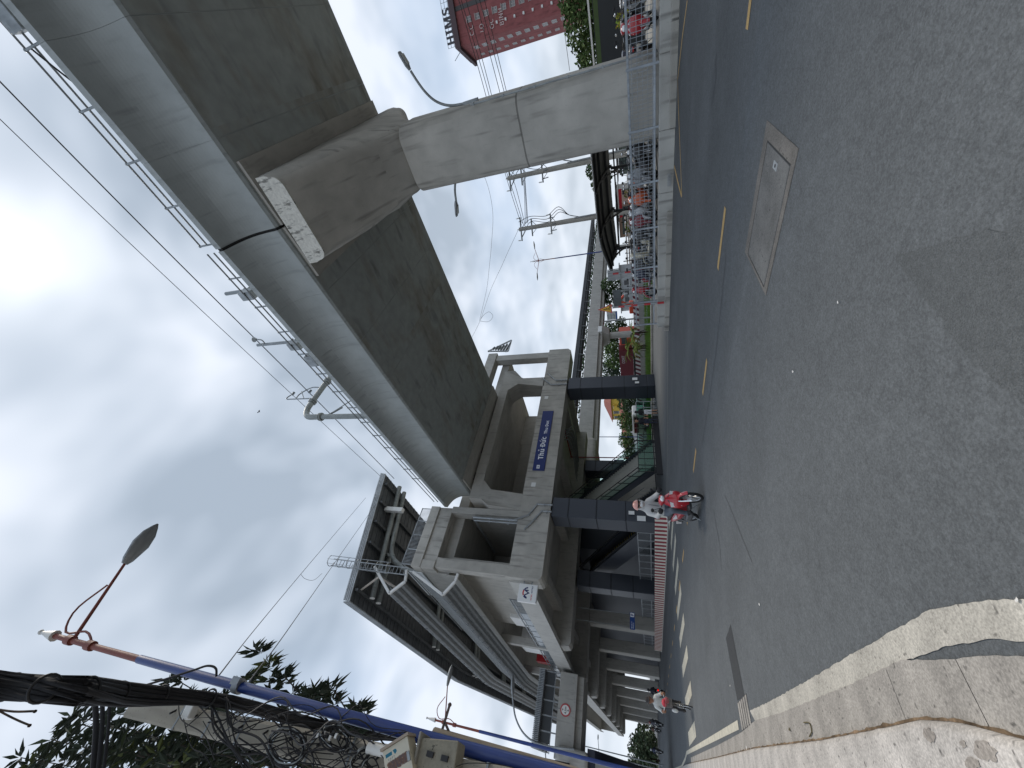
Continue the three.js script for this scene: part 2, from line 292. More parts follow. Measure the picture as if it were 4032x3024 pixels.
for (const [x, z, r, sd] of [[-7.5, -8.5, .16, 6], [-1.6, -9.0, .2, 8], [-4.5, -10.2, .18, 9]]) { const pts = []; for (let k = 0; k < 40; k++) { const a = k / 40 * TAU, q = 1 + fbm(Math.cos(a) * 1.5, Math.sin(a) * 1.5, sd, 3) * 1.2; pts.push([x + Math.cos(a) * r * q * 1.6, z + Math.sin(a) * r * q * .7]); } sheet('oil_spot', M(.13, .134, .138, { map: tAs, roughness: .8 }), pts, .0038, road); }
ribbon('edge_line', mat.paintW, [[-9.96, -1.2], [-25.5, -1.68]], .13, .005);
ribbon('edge_line', mat.paintW, [[-25.5, -1.68], [-27, -1.55], [-31, -1.42]], .13, .005);
ribbon('edge_line', mat.paintW, [[-31, -1.42], [-60, -2.1]], .13, .005);
ribbon('edge_line', mat.paintW, [[2677, 0], [2661, 421], [2648, 842], [2640, 1032], [2630, 1227], [2628, 1777], [2626, 1939]].map((p) => gpt(...p)), .05, .005);
ribbon('thin_yellow_line', mat.paintY, [[2707, 0], [2688, 140], [2669, 311], [2671, 400], [2681, 660], [2685, 775]].map((p) => gpt(...p)), .10, .005);
ribbon('thin_yellow_line', mat.paintY, [[2656, 655], [2668, 710], [2684, 772]].map((p) => gpt(...p)), .11, .0055);
{ // concrete utility slab let into the carriageway
  const s = thing('manhole_cover', 'rectangular concrete access slab with a rim, let into the asphalt', 'manhole cover');
  part(s, 'rim', M(.27, .262, .25, { map: tGr, roughness: .95 }), (b) => { b.span(-3.0, -.1, -5.52, -1.44, .006, -5.38); b.span(-3.0, -.1, -4.52, -1.44, .006, -4.42); b.span(-1.60, -.1, -5.38, -1.44, .006, -4.52); b.span(-3.0, -.1, -5.38, -2.96, .006, -4.52); });
  part(s, 'slab', M(.235, .245, .25, { map: tGr, roughness: .9 }), (b) => b.rspan(-2.945, -.1, -5.362, -1.622, .008, -4.538, .008));
  part(s, 'gap', mat.dark, (b) => b.span(-2.96, -.12, -5.379, -1.601, .001, -4.521));
  part(s, 'lifting_eye', mat.galv, (b) => { b.span(-1.78, 0, -5.02, -1.70, .0095, -4.88); });
  part(s, 'lifting_eye_hole', mat.black, (b) => b.add(new THREE.CylinderGeometry(.018, .018, .004, 12), new THREE.Matrix4().setPosition(-1.74, .0105, -4.95)));
}
{ // drain: newer patch and a short grating at the kerb
  sheet('drain_patch', M(.075, .077, .08, { map: rep(T_asph, 1 / 1.5), roughness: .95 }), ragged([[-8.98, -2.55], [-9.75, -2.5], [-9.62, -1.5], [-8.85, -1.47]], .015, .1, 9), .004, road);
  const d = thing('drain_grate', 'small slotted drain beside the gutter at the end of a dark asphalt patch', 'drain');
  part(d, 'pit', mat.dark, (b) => b.span(-9.66, -.05, -1.47, -8.66, .002, -1.08));
  for (let k = 0; k < 5; k++) part(d, 'slat', mat.gutter, (b) => b.rspan(-8.68 - k * .2, -.03, -1.46, -8.80 - k * .2, .012, -1.09, .006));
}
// near side: painted edge strip, gutter slabs and pavement
const kz = (x) => { const P = [[2, .35], [-.6, -.02], [-1.6, -.25], [-2.67, -.47], [-3.05, -.56], [-3.43, -.61], [-3.89, -.62], [-5.32, -.66], [-8.71, -.81], [-13.7, -.95], [-25.1, -1.31], [-60, -1.9], [-200, -4]]; for (let i = 0; i + 1 < P.length; i++) if (x <= P[i][0] && x >= P[i + 1][0]) return mix(P[i][1], P[i + 1][1], (P[i][0] - x) / (P[i][0] - P[i + 1][0])); return -.6; };
const edgeO = [[1.5, -.2], [-.8, -.55], [-1.6, -.74], [-2.22, -.87], [-2.45, -.94], [-2.86, -1.02], [-3.66, -1.05], [-5.32, -1.10], [-7.42, -1.18], [-8.6, -1.245]];
const edgeI = [[-8.34, -1.085], [-6.65, -.99], [-4.31, -.90], [-3.38, -.88], [-2.88, -.85], [-2.55, -.81], [-2.35, -.75], [-1.6, -.60], [-.8, -.40], [1.5, -.02]];
sheet('painted_edge_strip', M(.72, .71, .66, { map: tGr, roughness: .9 }), ragged(edgeO.concat(edgeI), .011, .045, 21), .006, road);
let pavement;
{
  const xs = []; for (let x = 3; x > -14; x -= .12) xs.push(x); for (let x = -14; x >= -200; x -= 6) xs.push(x);
  const pos = [], idx = [], uv = []; const zsteps = [0, .015, .05, .12, .3, .7, 1.6, 4, 12];
  for (const x of xs) zsteps.forEach((d, k) => { const z = kz(x) + d + (k < 2 ? fbm(x * 6, k, 3, 3) * .015 : 0), y = k === 0 ? 0 : k === 1 ? .042 : .055; pos.push(x, y, z); uv.push(x, z); });
  const n = zsteps.length; for (let i = 0; i + 1 < xs.length; i++) for (let k = 0; k + 1 < n; k++) { const a = i * n + k, b = a + 1, c = a + n, d = c + 1; idx.push(a, b, c, b, d, c); }
  const g = new THREE.BufferGeometry(); g.setAttribute('position', new THREE.Float32BufferAttribute(pos, 3)); g.setAttribute('uv', new THREE.Float32BufferAttribute(uv, 2)); g.setIndex(idx); g.computeVertexNormals();
  pavement = new THREE.Mesh(g, mat.granite); pavement.name = 'pavement'; pavement.userData.kind = 'structure'; pavement.receiveShadow = true; scene.add(pavement);
  // gutter slabs, each its own piece, with joints
  const js = [2.2, .7, -.55, -1.7, -2.85, -3.62, -5.2, -6.9, -8.62, -10.6, -12.6, -14.6, -16.6, -18.6, -20.6, -23];
  const go = (x) => { const P = x > -3.38 ? [[2.5, .1], [-.8, -.32], [-1.6, -.52], [-2.40, -.70], [-2.62, -.755], [-2.95, -.80], [-3.38, -.885]] : [[-3.38, -.885], [-4.31, -.905], [-6.65, -.995], [-8.34, -1.09], [-9.7, -1.07], [-13.7, -1.15], [-25, -1.45]]; for (let i = 0; i + 1 < P.length; i++) if (x <= P[i][0] && x >= P[i + 1][0]) return mix(P[i][1], P[i + 1][1], (P[i][0] - x) / (P[i][0] - P[i + 1][0])); return -.9; };
  for (let i = 0; i + 1 < js.length; i++) {
    const a = js[i] - .002, b = js[i + 1] + .002, o = [], q = []; const st = Math.max(3, Math.round((a - b) / .06)); for (let k = 0; k <= st; k++) { const x = mix(a, b, k / st); o.push([x, go(x) - .004 + fbm(x * 11, 0, 4, 3) * .022]); q.push([x, kz(x) + .01]); }
    sheet('gutter_slab', mat.gutter, o.concat(q.reverse()), .008 + (i % 3) * .0008, pavement);
  }
  const stain = M(.50, .47, .44, { map: tGr, roughness: .95 });
  for (const [X, Y, rx, rz, sd] of [[3660, 2895, .055, .03, 1], [3880, 2960, .08, .035, 2], [3830, 3005, .06, .02, 5], [3795, 2930, .025, .015, 7]]) { const c = atY(.055, X, Y), pts = []; for (let k = 0; k < 48; k++) { const a = k / 48 * TAU, r = 1 + fbm(Math.cos(a) * 1.3, Math.sin(a) * 1.3, sd, 3) * .9; pts.push([c.x + Math.cos(a) * rx * r, c.z + Math.sin(a) * rz * r]); } sheet('damp_stain', stain, pts, .0575, pavement); }
  const grime = M(.46, .41, .36, { map: T_dirt, roughness: 1 }); // soil washed against the kerb foot
  { const o = [], q = []; for (let x = -2.3; x > -24; x -= .05) { o.push([x, kz(x) - .012 - Math.max(-.008, .001 + fbm(x * 7, 2, 2, 4) * .03)]); q.push([x, kz(x) + .001 + fbm(x * 9, 6, 2, 3) * .008]); } sheet('washed_soil', grime, o.concat(q.reverse()), .0125, pavement); }
}
{ // litter on the gutter and road: separate small scraps
  const paper = M(.75, .73, .70, { roughness: .9 }), leafM = M(.12, .10, .05, { roughness: 1 });
  const scraps = [[4005, 2362, .012, paper], [3195, 2885, .02, paper], [2940, 2945, .03, paper], [2990, 2380, .02, paper], [3122, 1463, .014, paper], [3300, 1190, .012, paper], [2875, 2700, .025, paper], [2670, 2282, .04, paper]];
  const labs = ['white scrap of litter at the road edge of the painted strip', 'white scrap of litter in the gutter beside the bent twig', 'white scrap of litter in the gutter beyond the drain', 'tiny pale scrap on the asphalt short of the drain patch', 'tiny pale scrap on the open asphalt beyond the coarse old surface', 'tiny pale scrap on the asphalt beside the concrete access slab', 'tiny pale scrap on the asphalt near the edge line', 'pale scrap on the asphalt near the zebra bars']; let li = 0;
  for (const [X, Y, r, m] of scraps) { const p = atY(.012, X, Y); const b = new B(); const t = []; for (let k = 0; k < 5; k++) { const a = k * 1.25 + X, c = (k + 1) * 1.25 + X; t.push(V(p.x, p.y + .006, p.z), V(p.x + Math.cos(a) * r * (1 + .4 * Math.sin(k * 3)), p.y + .004 * Math.sin(k * 5) + .002, p.z + Math.sin(a) * r), V(p.x + Math.cos(c) * r, p.y + .003, p.z + Math.sin(c) * r * .8)); } one(b.tris(t), 'litter_scrap', m, labs[li++], 'litter', 'scraps of litter on the ground'); }
  const tw = new B(); tw.path([[3165, 2845], [3190, 2852], [3196, 2875], [3187, 2900]].map(([X, Y]) => atY(.018, X, Y)), .006, 16, 5); one(tw, 'bent_twig', leafM, 'dark bent twig lying in the gutter', 'twig');
  const lf = new B(); { const p = atY(.014, 3105, 2875); lf.tris([V(p.x, .016, p.z), V(p.x + .09, .02, p.z + .02), V(p.x + .05, .014, p.z - .025)]); } one(lf, 'dead_leaf', leafM, 'dead brown leaf lying in the gutter', 'leaf');
}
{ // raised strip under the viaduct: two-step kerb and paved top where scooters stand
  const g = new THREE.Group(); g.name = 'raised_parking_strip'; g.userData.kind = 'structure'; scene.add(g);
  part(g, 'paving', mat.concG, (b) => b.span(40, -.05, -30, -11.3, .452, -15.24));
  const kerbM = M(.50, .495, .47, { map: tConcD, bumpMap: tConcB, bumpScale: .003, roughness: .95 }), kerbL = M(.44, .425, .39, { map: tConcD, bumpMap: tConcB, bumpScale: .004, roughness: .95 });
  for (let x = 12, k = 0; x > -11.4; x -= 1.95, k++) { const e = Math.max(-11.45, x - 1.944); part(g, 'kerb_stone', kerbM, (b) => b.rspan(x, -.05, -15.5, e, .478 + (k % 2) * .004, -15.12, .022)); }
  for (let x = 12, k = 0; x > -11.6; x -= 2.6, k++) { const e = Math.max(-11.6, x - 2.56); if (k !== 6) part(g, 'kerb_step', kerbL, (b) => b.rspan(x, -.05, -15.13, e, .205 - (k % 3) * .006, -15.02 + (k % 2) * .01, .03)); }
  part(g, 'kerb_drain_grille', mat.galv, (b) => { for (let k = 0; k < 4; k++) b.span(-4.9 - .0, .09 + k * .03, -15.03, -5.3, .105 + k * .03, -15.0); });
}
{ // grass strips beyond the station forecourt
  reseed(5);
  const blade = (b, x0, x1, z0, z1, n, h) => { const t = []; for (let i = 0; i < n; i++) { const x = rr(x0, x1), z = rr(z0, z1), a = rr(0, TAU), w = .03, hh = h * rr(.5, 1.2), dx = Math.cos(a) * w, dz = Math.sin(a) * w, lx = rr(-.08, .08), lz = rr(-.08, .08); t.push(V(x - dx, .02, z - dz), V(x + dx, .02, z + dz), V(x + lx, hh, z + lz)); } b.tris(t); };
  const b = new B(); blade(b, -62, -17, -36, -28, 26000, .5); const o = b.mesh('grass', M(.11, .20, .035, { roughness: 1, side: THREE.DoubleSide }), scene); o.userData = { kind: 'stuff', label: 'bright green grass verge beyond the station forecourt', category: 'grass' };
  struct(new B().span(-62, -.02, -36, -17, .03, -28), 'verge', mat.grass);
  const kb = thing('verge_kerb', 'pale concrete kerb edging the grass verge', 'kerb'); for (let k = 0; k < 9; k++) part(kb, 'kerb_stone', mat.conc, (q) => q.rspan(-16.9 - k * 5, 0, -27.9, -21.85 - k * 5, .16, -27.65, .02));
}
// ---------------------------------------------------------------- viaduct
const vz = (x) => x > -3 ? -16.69 + .05 * (x + 3) : -16.69 + .094 * (x + 3);                                  // centre line of the viaduct
const GY = 13.4, gy = (x) => GY + Math.max(0, -3 - x) * .0286;
const halfSec = [[4.95, 0], [5.05, .07], ...new THREE.CatmullRomCurve3([[5.06, .2], [5.09, .6], [5.16, .92], [5.3, 1.2], [5.52, 1.43], [5.82, 1.6], [6.1, 1.72]].map(([u, v]) => V(u, v, 0))).getPoints(18).map((p) => [p.x, p.y]), [6.1, 1.97], [5.60, 2.0], [5.36, 1.9], [5.02, 1.5], [4.84, .9], [4.72, .45]];
const girSec = [...halfSec, ...halfSec.map(([u, v]) => [-u, v]).reverse()];
const nO = halfSec.length - 6, halfIn = halfSec.map(([u, v], i) => i < nO ? [u - .04, v + .03] : i === nO ? [u - .04, v - .03] : i === nO + 1 ? [u + .02, v - .04] : i === halfSec.length - 1 ? [u + .03, v - .03] : [u + .03, v]);
const inSec = [...halfIn, ...halfIn.map(([u, v]) => [-u, v]).reverse()];
const gp = (x, dy = 0) => (u, v) => V(x, gy(x) + v + dy, vz(x) + u);
const railM = M(.20, .21, .22, { roughness: .6, metalness: .4 });
const sofM = M(.42, .437, .425, { map: rep(T_soffit, 1 / 11), roughness: .9 });
const mGirder = M(.44, .475, .485, { map: tConc, bumpMap: tConcB, bumpScale: .002, roughness: .82 });
function girder(x0, x1, label, ends) {
  const g = thing('viaduct_girder', label, 'viaduct', [0, 0, 0], 0, 'viaduct spans');
  part(g, 'core', mGirder, (b) => b.prism(inSec, gp(x0 - .02), gp(x1 + .02)));
  if (x0 < 0) part(g, 'joint_seal', mat.rubber, (b) => b.prism(inSec, gp(x0 + .098), gp(x0 + .002)));
  const n = Math.round((x0 - x1) / 2.75);
  for (let k = 0; k < n; k++) { const a = mix(x0, x1, k / n) - (k ? .006 : 0), c = mix(x0, x1, (k + 1) / n); part(g, 'girder_segment', mGirder, (b) => b.prism(girSec, gp(a), gp(c))); }
  for (let k = 0; k < n; k++) { const a = mix(x0, x1, k / n) - .02, c = mix(x0, x1, (k + 1) / n) + .02; part(g, 'soffit_face', sofM, (b) => b.prism([[4.9, -.006], [4.9, .0], [-4.9, .0], [-4.9, -.006]], gp(a), gp(c))); }
  for (const [a, c] of ends) part(g, 'end_block', mat.conc, (b) => b.prism([[4.86, -.13], [4.86, .01], [-4.86, .01], [-4.86, -.13]], gp(a), gp(c)));
  for (const u of [5.76, -5.76]) { // handrails on both parapets
    for (let x = 4.05; x > -22.5; x -= 1.4) if (x < x0 && x > x1) part(g, 'rail_post', mat.steelG, (b) => { b.rod(V(x, gy(x) + 2.0, vz(x) + u), V(x, gy(x) + 3.0, vz(x) + u), .033, .033, 8); b.ball(x, gy(x) + 3.0, vz(x) + u, .05, 1, 1, 1, 8); b.box(x, gy(x) + 2.04, vz(x) + u, .14, .05, .14); });
    for (const h of [2.12, 2.26, 2.64, 2.98]) part(g, 'handrail', railM, (b) => b.rod(V(x0 - .1, gy(x0) + h, vz(x0) + u), V(x1 + .1, gy(x1) + h, vz(x1) + u), .032, .032, 6));
  }
  return g;
}
girder(25, -3.06, 'concrete viaduct girder passing from the single pier out over the road to the right', [[-.95, -3.06]]);
girder(-3.16, -25.2, 'concrete viaduct girder between the single pier and the station frame', [[-3.16, -5.2], [-22.8, -25.2]]);
{ // cable tray, junction cabinet and looped cables on the parapet
  const t = thing('parapet_cabinet', 'grey cable cabinet with looped black cables hung on the parapet rails', 'cabinet');
  part(t, 'cabinet', mat.steelG, (b) => b.rspan(3.9, GY + 2.25, vz(4) + 5.62, 2.9, GY + 2.75, vz(4) + 5.9, .03));
  for (let k = 0; k < 6; k++) part(t, 'cable_loop', mat.cable, (b) => { const z = vz(4) + 5.75 + k * .03; b.path([V(3.7 - k * .06, GY + 2.7, z), V(3.9 + k * .1, GY + 3.05 + k * .05, z), V(4.6 + k * .12, GY + 3.1 + k * .03, z), V(5.0, GY + 2.6 - k * .04, z), V(4.4, GY + 2.1, z)], .022, 24, 6); });
  part(t, 'cable_loop', mat.cable, (b) => b.path([V(2.6, GY + 2.7, vz(2) + 5.85), V(2.1, GY + 2.3, vz(2) + 5.95), V(1.6, GY + 2.05, vz(2) + 5.9)], .025, 16, 6));
}
// pier with hammerhead
{
  const px = -2.85, pz = -16.7, g = thing('viaduct_pier', 'tall concrete hammerhead pier carrying the viaduct', 'pier');
  const pm = M(.55, .532, .495, { map: tConcD, bumpMap: tConcB, bumpScale: .003, roughness: .92 });
  const rrect = (cx, cz, w, d, r, y, n = 7) => { const o = []; for (const [sx, sz, a0] of [[1, 1, 0], [-1, 1, Math.PI / 2], [-1, -1, Math.PI], [1, -1, Math.PI * 1.5]]) for (let k = 0; k <= n; k++) { const a = a0 + k / n * Math.PI / 2; o.push(V(cx + sx * (w / 2 - r) + Math.cos(a) * r, y, cz + sz * (d / 2 - r) + Math.sin(a) * r)); } return o.reverse(); };
  const W0 = 2.36, D0 = 2.3, R0 = .55;
  const lift = (y0, y1) => part(g, 'shaft_lift', pm, (b) => b.smoothLoft([[y0, .02], [y0 + .03, 0], [y1 - .03, 0], [y1, .02]].map(([y, i]) => rrect(px, pz, W0 - 2 * i, D0 - 2 * i, R0, y))));
  lift(.45, 4.98); lift(5.0, 9.62);
  part(g, 'construction_joint', M(.27, .26, .24, { map: tConcD, roughness: 1 }), (b) => b.smoothLoft([4.94, 5.04].map((y) => rrect(px, pz, W0 - .012, D0 - .012, R0, y))));
  // hammerhead: lofted along z
  const rings = [], N = 40, hz = 5.12, top = 12.88;
  const bot = (u) => { const t = clamp((u - .85) / (hz - .85)); return 9.62 + 2.38 * Math.pow(t, .72) - (t > .97 ? 0 : 0); };
  const sec = (z) => { const u = Math.abs(z - pz), t = smooth(.5, 3.2, u), b = bot(u), wT = 2.98, wB = mix(2.34, 2.86, t), h = top - b, r = Math.min(.42, h * .42), o = [], cx = mix(-2.85, -2.97, smooth(9.6, 11, b)); // rounded lower corners
    const pts = [[-wT / 2, top], [wT / 2, top]]; const n = 6; o.push(V(-2.97 - wT / 2, top, z), V(-2.97 + wT / 2, top, z)); const hi = Math.min(top - .05, b + Math.max(.55, h * .42)); o.push(V(-2.97 + wT / 2, hi, z));
    for (let k = 0; k <= n; k++) { const a = k / n * Math.PI / 2; o.push(V(cx + wB / 2 - r + Math.cos(a) * r, b + r - Math.sin(a) * r, z)); }
    for (let k = n; k >= 0; k--) { const a = k / n * Math.PI / 2; o.push(V(cx - wB / 2 + r - Math.cos(a) * r, b + r - Math.sin(a) * r, z)); }
    o.push(V(-2.97 - wT / 2, hi, z)); return o.reverse(); };
  for (let k = 0; k <= N; k++) rings.push(sec(pz - hz + 2 * hz * k / N));
  part(g, 'crosshead', pm, (b) => b.smoothLoft(rings.reverse()));
  for (const s of [1, -1]) part(g, 'crosshead_end', M(.68, .675, .65, { map: rep(T_lip, 1 / 1.7), bumpMap: tConcB, bumpScale: .012, roughness: .97 }), (b) => { const z = pz + s * (hz + .002), q = sec(pz + s * hz).map((p) => V(p.x, p.y, z)), q2 = q.map((p) => V(p.x, p.y, z + s * .05)); b.loft(s > 0 ? [q2, q] : [q, q2]); });
  for (const z of [-3.6, -1.2, 1.2, 3.6]) for (const x of [-1.95, -4.0]) part(g, 'bearing', mat.dark, (b) => b.span(x - .35, 12.87, vz(-3) + z - .3, x + .35, 13.275, vz(-3) + z + .3));
  part(g, 'shear_key', mat.conc, (b) => b.span(-2.6, 12.87, pz - .8, -3.4, 13.26, pz + .8));
  part(g, 'conduit', mat.steelG, (b) => { b.rod(V(-1.62, .5, -15.75), V(-1.62, 6.6, -15.75), .03, .03, 8); for (let y = 1; y < 6.6; y += 1.1) b.box(-1.62, y, -15.75, .09, .05, .09); });
}
{ // a neighbour pier outside the view carries the span that runs out over the road
  const g = thing('viaduct_pier', 'plain concrete pier far along the viaduct to the right', 'pier'); part(g, 'shaft', mat.conc, (b) => b.rspan(21.6, .45, -16.4, 24, 13.2, -14.2, .4, 2)); part(g, 'crosshead', mat.conc, (b) => b.rspan(21.3, 12, -20.2, 24.3, 13.39, -10.2, .3, 2));
}
// lamps bracketed to the pier
function pierLamp(pts, headFrom, headTo, label) {
  const g = thing('pier_lamp', label, 'street lamp', [0, 0, 0], 0, 'lamps bracketed to the pier');
  part(g, 'arm', mat.steelG, (b) => b.path(pts, .045, 32, 8));
  const d = headTo.clone().sub(headFrom), L = d.length(); d.normalize(); const s = V().crossVectors(UP, d).normalize(), u = V().crossVectors(d, s);
  const ring = (t, w, h) => { const o = []; for (let k = 0; k < 10; k++) { const a = k / 10 * TAU; o.push(headFrom.clone().addScaledVector(d, t * L).addScaledVector(s, Math.cos(a) * w).addScaledVector(u, Math.sin(a) * h)); } return o; };
  part(g, 'lamp_head', mat.galv, (b) => b.smoothLoft([ring(0, .05, .05), ring(.1, .09, .06), ring(.25, .15, .07), ring(.8, .15, .06), ring(.97, .12, .04), ring(1, .08, .02)]));
  part(g, 'lens', M(.5, .51, .48, { roughness: .3 }), (b) => { const o = headFrom.clone().addScaledVector(d, L * .55).addScaledVector(u, -.065); b.add(new THREE.BoxGeometry(.22, .012, L * .55), new THREE.Matrix4().makeBasis(s, u, d).setPosition(o)); });
  part(g, 'bracket', mat.steelG, (b) => b.bar(pts[0], pts[1], .1, .1));
}
{ const z = -16.2, q = (x, y) => atZ(z, 1300 + x * .633, y * .633);
  pierLamp([q(920, 615), q(830, 645), q(730, 655), q(650, 625), q(590, 570), q(545, 510), q(500, 440)], q(497, 435), q(428, 320), 'grey curved lamp bracket on the tower-facing side of the pier');
  pierLamp([q(860, 1050), q(830, 1058), q(800, 1080), q(782, 1120), q(776, 1180), q(783, 1250)], q(782, 1250), q(788, 1345), 'grey curved lamp bracket on the station-facing side of the pier'); }
// ---------------------------------------------------------------- overhead line of the railway
{
  const gx = -14.0, zA = vz(gx) + 5.4, g = thing('catenary_portal', 'grey green tubular portal frame spanning the railway tracks', 'gantry');
  const zB = vz(gx) - 5.4, yT = 21.3;
  part(g, 'post', mat.pipeG, (b) => { b.rod(V(gx, gy(gx) + 1.9, zA), V(gx, 19.9, zA), .16, .16, 14); });
  part(g, 'post', mat.pipeG, (b) => { b.rod(V(gx, gy(gx) + 1.9, zB), V(gx, 19.9, zB), .16, .16, 14); });
  part(g, 'cross_pipe', mat.pipeG, (b) => b.path([V(gx, 19.9, zA), V(gx, 20.8, zA - .05), V(gx, 21.2, zA - .55), V(gx, yT, zA - 1.5), V(gx, yT, (zA + zB) / 2), V(gx, yT, zB + 1.5), V(gx, 21.2, zB + .55), V(gx, 20.8, zB + .05), V(gx, 19.9, zB)], .17, 80, 14));
  for (const [y, z, ax] of [[19.7, zA, UP], [21.28, zA - 1.35, V(0, 0, 1)], [21.3, zA - 3.2, V(0, 0, 1)]]) part(g, 'flange', mat.pipeG, (b) => { b.torus(V(gx, y, z), ax, .2, .06, 20, 8); b.torus(V(gx, y + (ax.y ? .12 : 0), z + (ax.y ? 0 : .12)), ax, .2, .05, 20, 8); });
  part(g, 'brace', mat.steelG, (b) => { b.rod(V(gx, 19.4, zA), V(gx + .2, 16.9, zA - 2.4), .03, .03, 6); b.rod(V(gx, 19.4, zA - .02), V(gx, 18.6, zA - .75), .06, .06, 8); });
  part(g, 'insulator_bracket', mat.steelG, (b) => { b.path([V(gx, 21.45, zA - 2.6), V(gx, 22.3, zA - 2.6), V(gx, 22.9, zA - 2.0), V(gx, 22.9, zA - 1.7)], .04, 24, 6); b.rod(V(gx, 21.45, zA - 1.6), V(gx, 23.6, zA - 1.6), .04, .04, 6); b.path([V(gx, 23.6, zA - 1.6), V(gx, 23.75, zA - 1.7), V(gx, 23.6, zA - 2.0)], .04, 12, 6); b.rod(V(gx, 22.2, zA - 1.6), V(gx, 22.9, zA - 2.3), .03, .03, 6); });
  for (const [y, z] of [[22.15, zA - 2.15], [23.5, zA - 2.02]]) part(g, 'insulator', mat.steelG, (b) => { for (let k = 0; k < 3; k++) b.ball(gx, y, z - k * .1, .09, 1, 1, .45, 10); });
}
for (const [x, h, box, lab] of [[-5.08, 17.75, true, 'short grey cable post with a clamp box on the parapet nearest the pier'], [-7.98, 18.85, true, 'taller grey cable post topped by a small horn on the parapet']]) {
  const z = vz(x) + 5.45, g = thing('cable_post', lab, 'post'); part(g, 'pole', mat.steelG, (b) => b.rod(V(x, gy(x) + 1.9, z), V(x, h, z), .075, .075, 10));
  part(g, 'clamp_box', mat.steelG, (b) => { b.rbox(x - .12, 16.5, z + .16, .38, .62, .26, .03, 1); for (let k = 0; k < 4; k++) b.box(x - .1, 16.1 + k * .22, z - .12, .34, .05, .12); });
  if (h > 18) { part(g, 'horn', mat.steelG, (b) => { b.path([V(x, 18.35, z), V(x + .25, 18.35, z), V(x + .33, 18.6, z)], .03, 12, 6); b.add(new THREE.CylinderGeometry(.13, .05, .16, 10), new THREE.Matrix4().setPosition(x + .33, 18.7, z)); }); part(g, 'side_box', mat.steelG, (b) => b.rbox(x - 1.0, 16.1, z + .2, .6, .5, .3, .03, 1)); }
}
function wire(pts, r, name, label, m = mat.wire, group) { const b = new B(); b.path(pts, r, Math.max(12, pts.length * 10), 5); return one(b, name, m, label, 'wire', group); }
{ // two conductors over the tracks: through their photo directions, hung at the portal and running along the line
  const zA = vz(-14) + 5.4;
  wire([V(14, 22.1, vz(14) + 3.25), V(0, 22.05, vz(0) + 3.25), V(-14, 22.15, zA - 2.15), V(-26, 22.3, vz(-26) + 3.4)], .026, 'overhead_conductor', 'thicker black conductor strung along the railway over the near track');
  wire([V(14, 23.6, vz(14) + 3.38), V(0, 23.5, vz(0) + 3.38), V(-14, 23.5, zA - 2.02), V(-30, 23.7, vz(-30) + 3.3)], .016, 'overhead_conductor', 'thin grey conductor strung higher along the railway');
}
// ---------------------------------------------------------------- metro station
const pl = (P) => (x) => { for (let i = 0; i + 1 < P.length; i++) if (x <= P[i][0] && x >= P[i + 1][0]) return mix(P[i][1], P[i + 1][1], (P[i][0] - x) / (P[i][0] - P[i + 1][0])); return x > P[0][0] ? P[0][1] : P[P.length - 1][1]; };
const zsN = pl([[-24.5, -7.95], [-49, -6.65], [-140, -9.5]]);          // near flank of the station
const zRf = pl([[-24.8, -5.3], [-47, -4.6], [-86, -5.9], [-130, -8]]);  // eaves of the near canopy
const BRK = [-47, -49, -86];
function sweep(b, outline, x0, x1, zf, yo = 0) { const xs = [x0, ...BRK.filter((q) => q < x0 && q > x1), x1]; for (let i = 0; i + 1 < xs.length; i++) { const m = (x) => (u, v) => V(x, v + yo, zf(x) + u); b.prism(outline, m(xs[i]), m(xs[i + 1])); } return b; }
const rect = (u0, v0, u1, v1) => [[u0, v0], [u1, v0], [u1, v1], [u0, v1]];
const XF = -24.53;
const station = thing('metro_station', 'elevated concrete metro station on dark clad columns with a grey canopy', 'station');
const FR = [-25.3, -38.5, -50, -61.5, -73, -84.5, -96, -107.5, -119, -130.5];
// clad columns: panels with seams
function cladColumn(cx, cz, w, d, h, names = 'clad_column') {
  const c = part(station, names, mat.cladSeam, (b) => b.span(cx - w / 2 + .012, 0, cz - d / 2 + .012, cx + w / 2 - .012, h, cz + d / 2 - .012));
  const hs = [0, .62, 2.5, 4.4, 6.3, h].filter((q) => q <= h);
  for (let k = 0; k + 1 < hs.length; k++) part(c, 'panel', mat.clad, (b) => b.rspan(cx - w / 2, hs[k] + .008, cz - d / 2, cx + w / 2, hs[k + 1] - .008, cz + d / 2, .05, 2));
  return c;
}
FR.forEach((x, i) => { for (const z of [-12.93, -25.18]) { if (i < 2) cladColumn(x - .05, z, 1.56, 1.42, 7.46); else part(station, 'column', mat.conc, (b) => b.rspan(x - .75, 0, z - .7, x + .75, 7.6, z + .7, .12, 2)); } });
// cross beams of the concourse (front one taller and exposed)
part(station, 'front_beam', mat.concD, (b) => { const z0 = -7.98, z1 = -30.15; b.prism([[z0, 7.72], [z0 - .12, 7.58], [z0 - .3, 7.52], [z1 + .3, 7.60], [z1, 7.9], [z1, 9.82], [z0, 9.72]], (u, v) => V(XF, v, u), (u, v) => V(XF - 1.6, v, u)); });
FR.slice(1).forEach((x) => part(station, 'cross_beam', mat.conc, (b) => { const z0 = zsN(x) - .12, z1 = -30; b.prism([[z0, 8.25], [z0 - .1, 7.75], [z0 - .4, 7.6], [z1, 7.6], [z1, 9.3], [z0, 9.3]], (u, v) => V(x + .8, v, u), (u, v) => V(x - .8, v, u)); }));
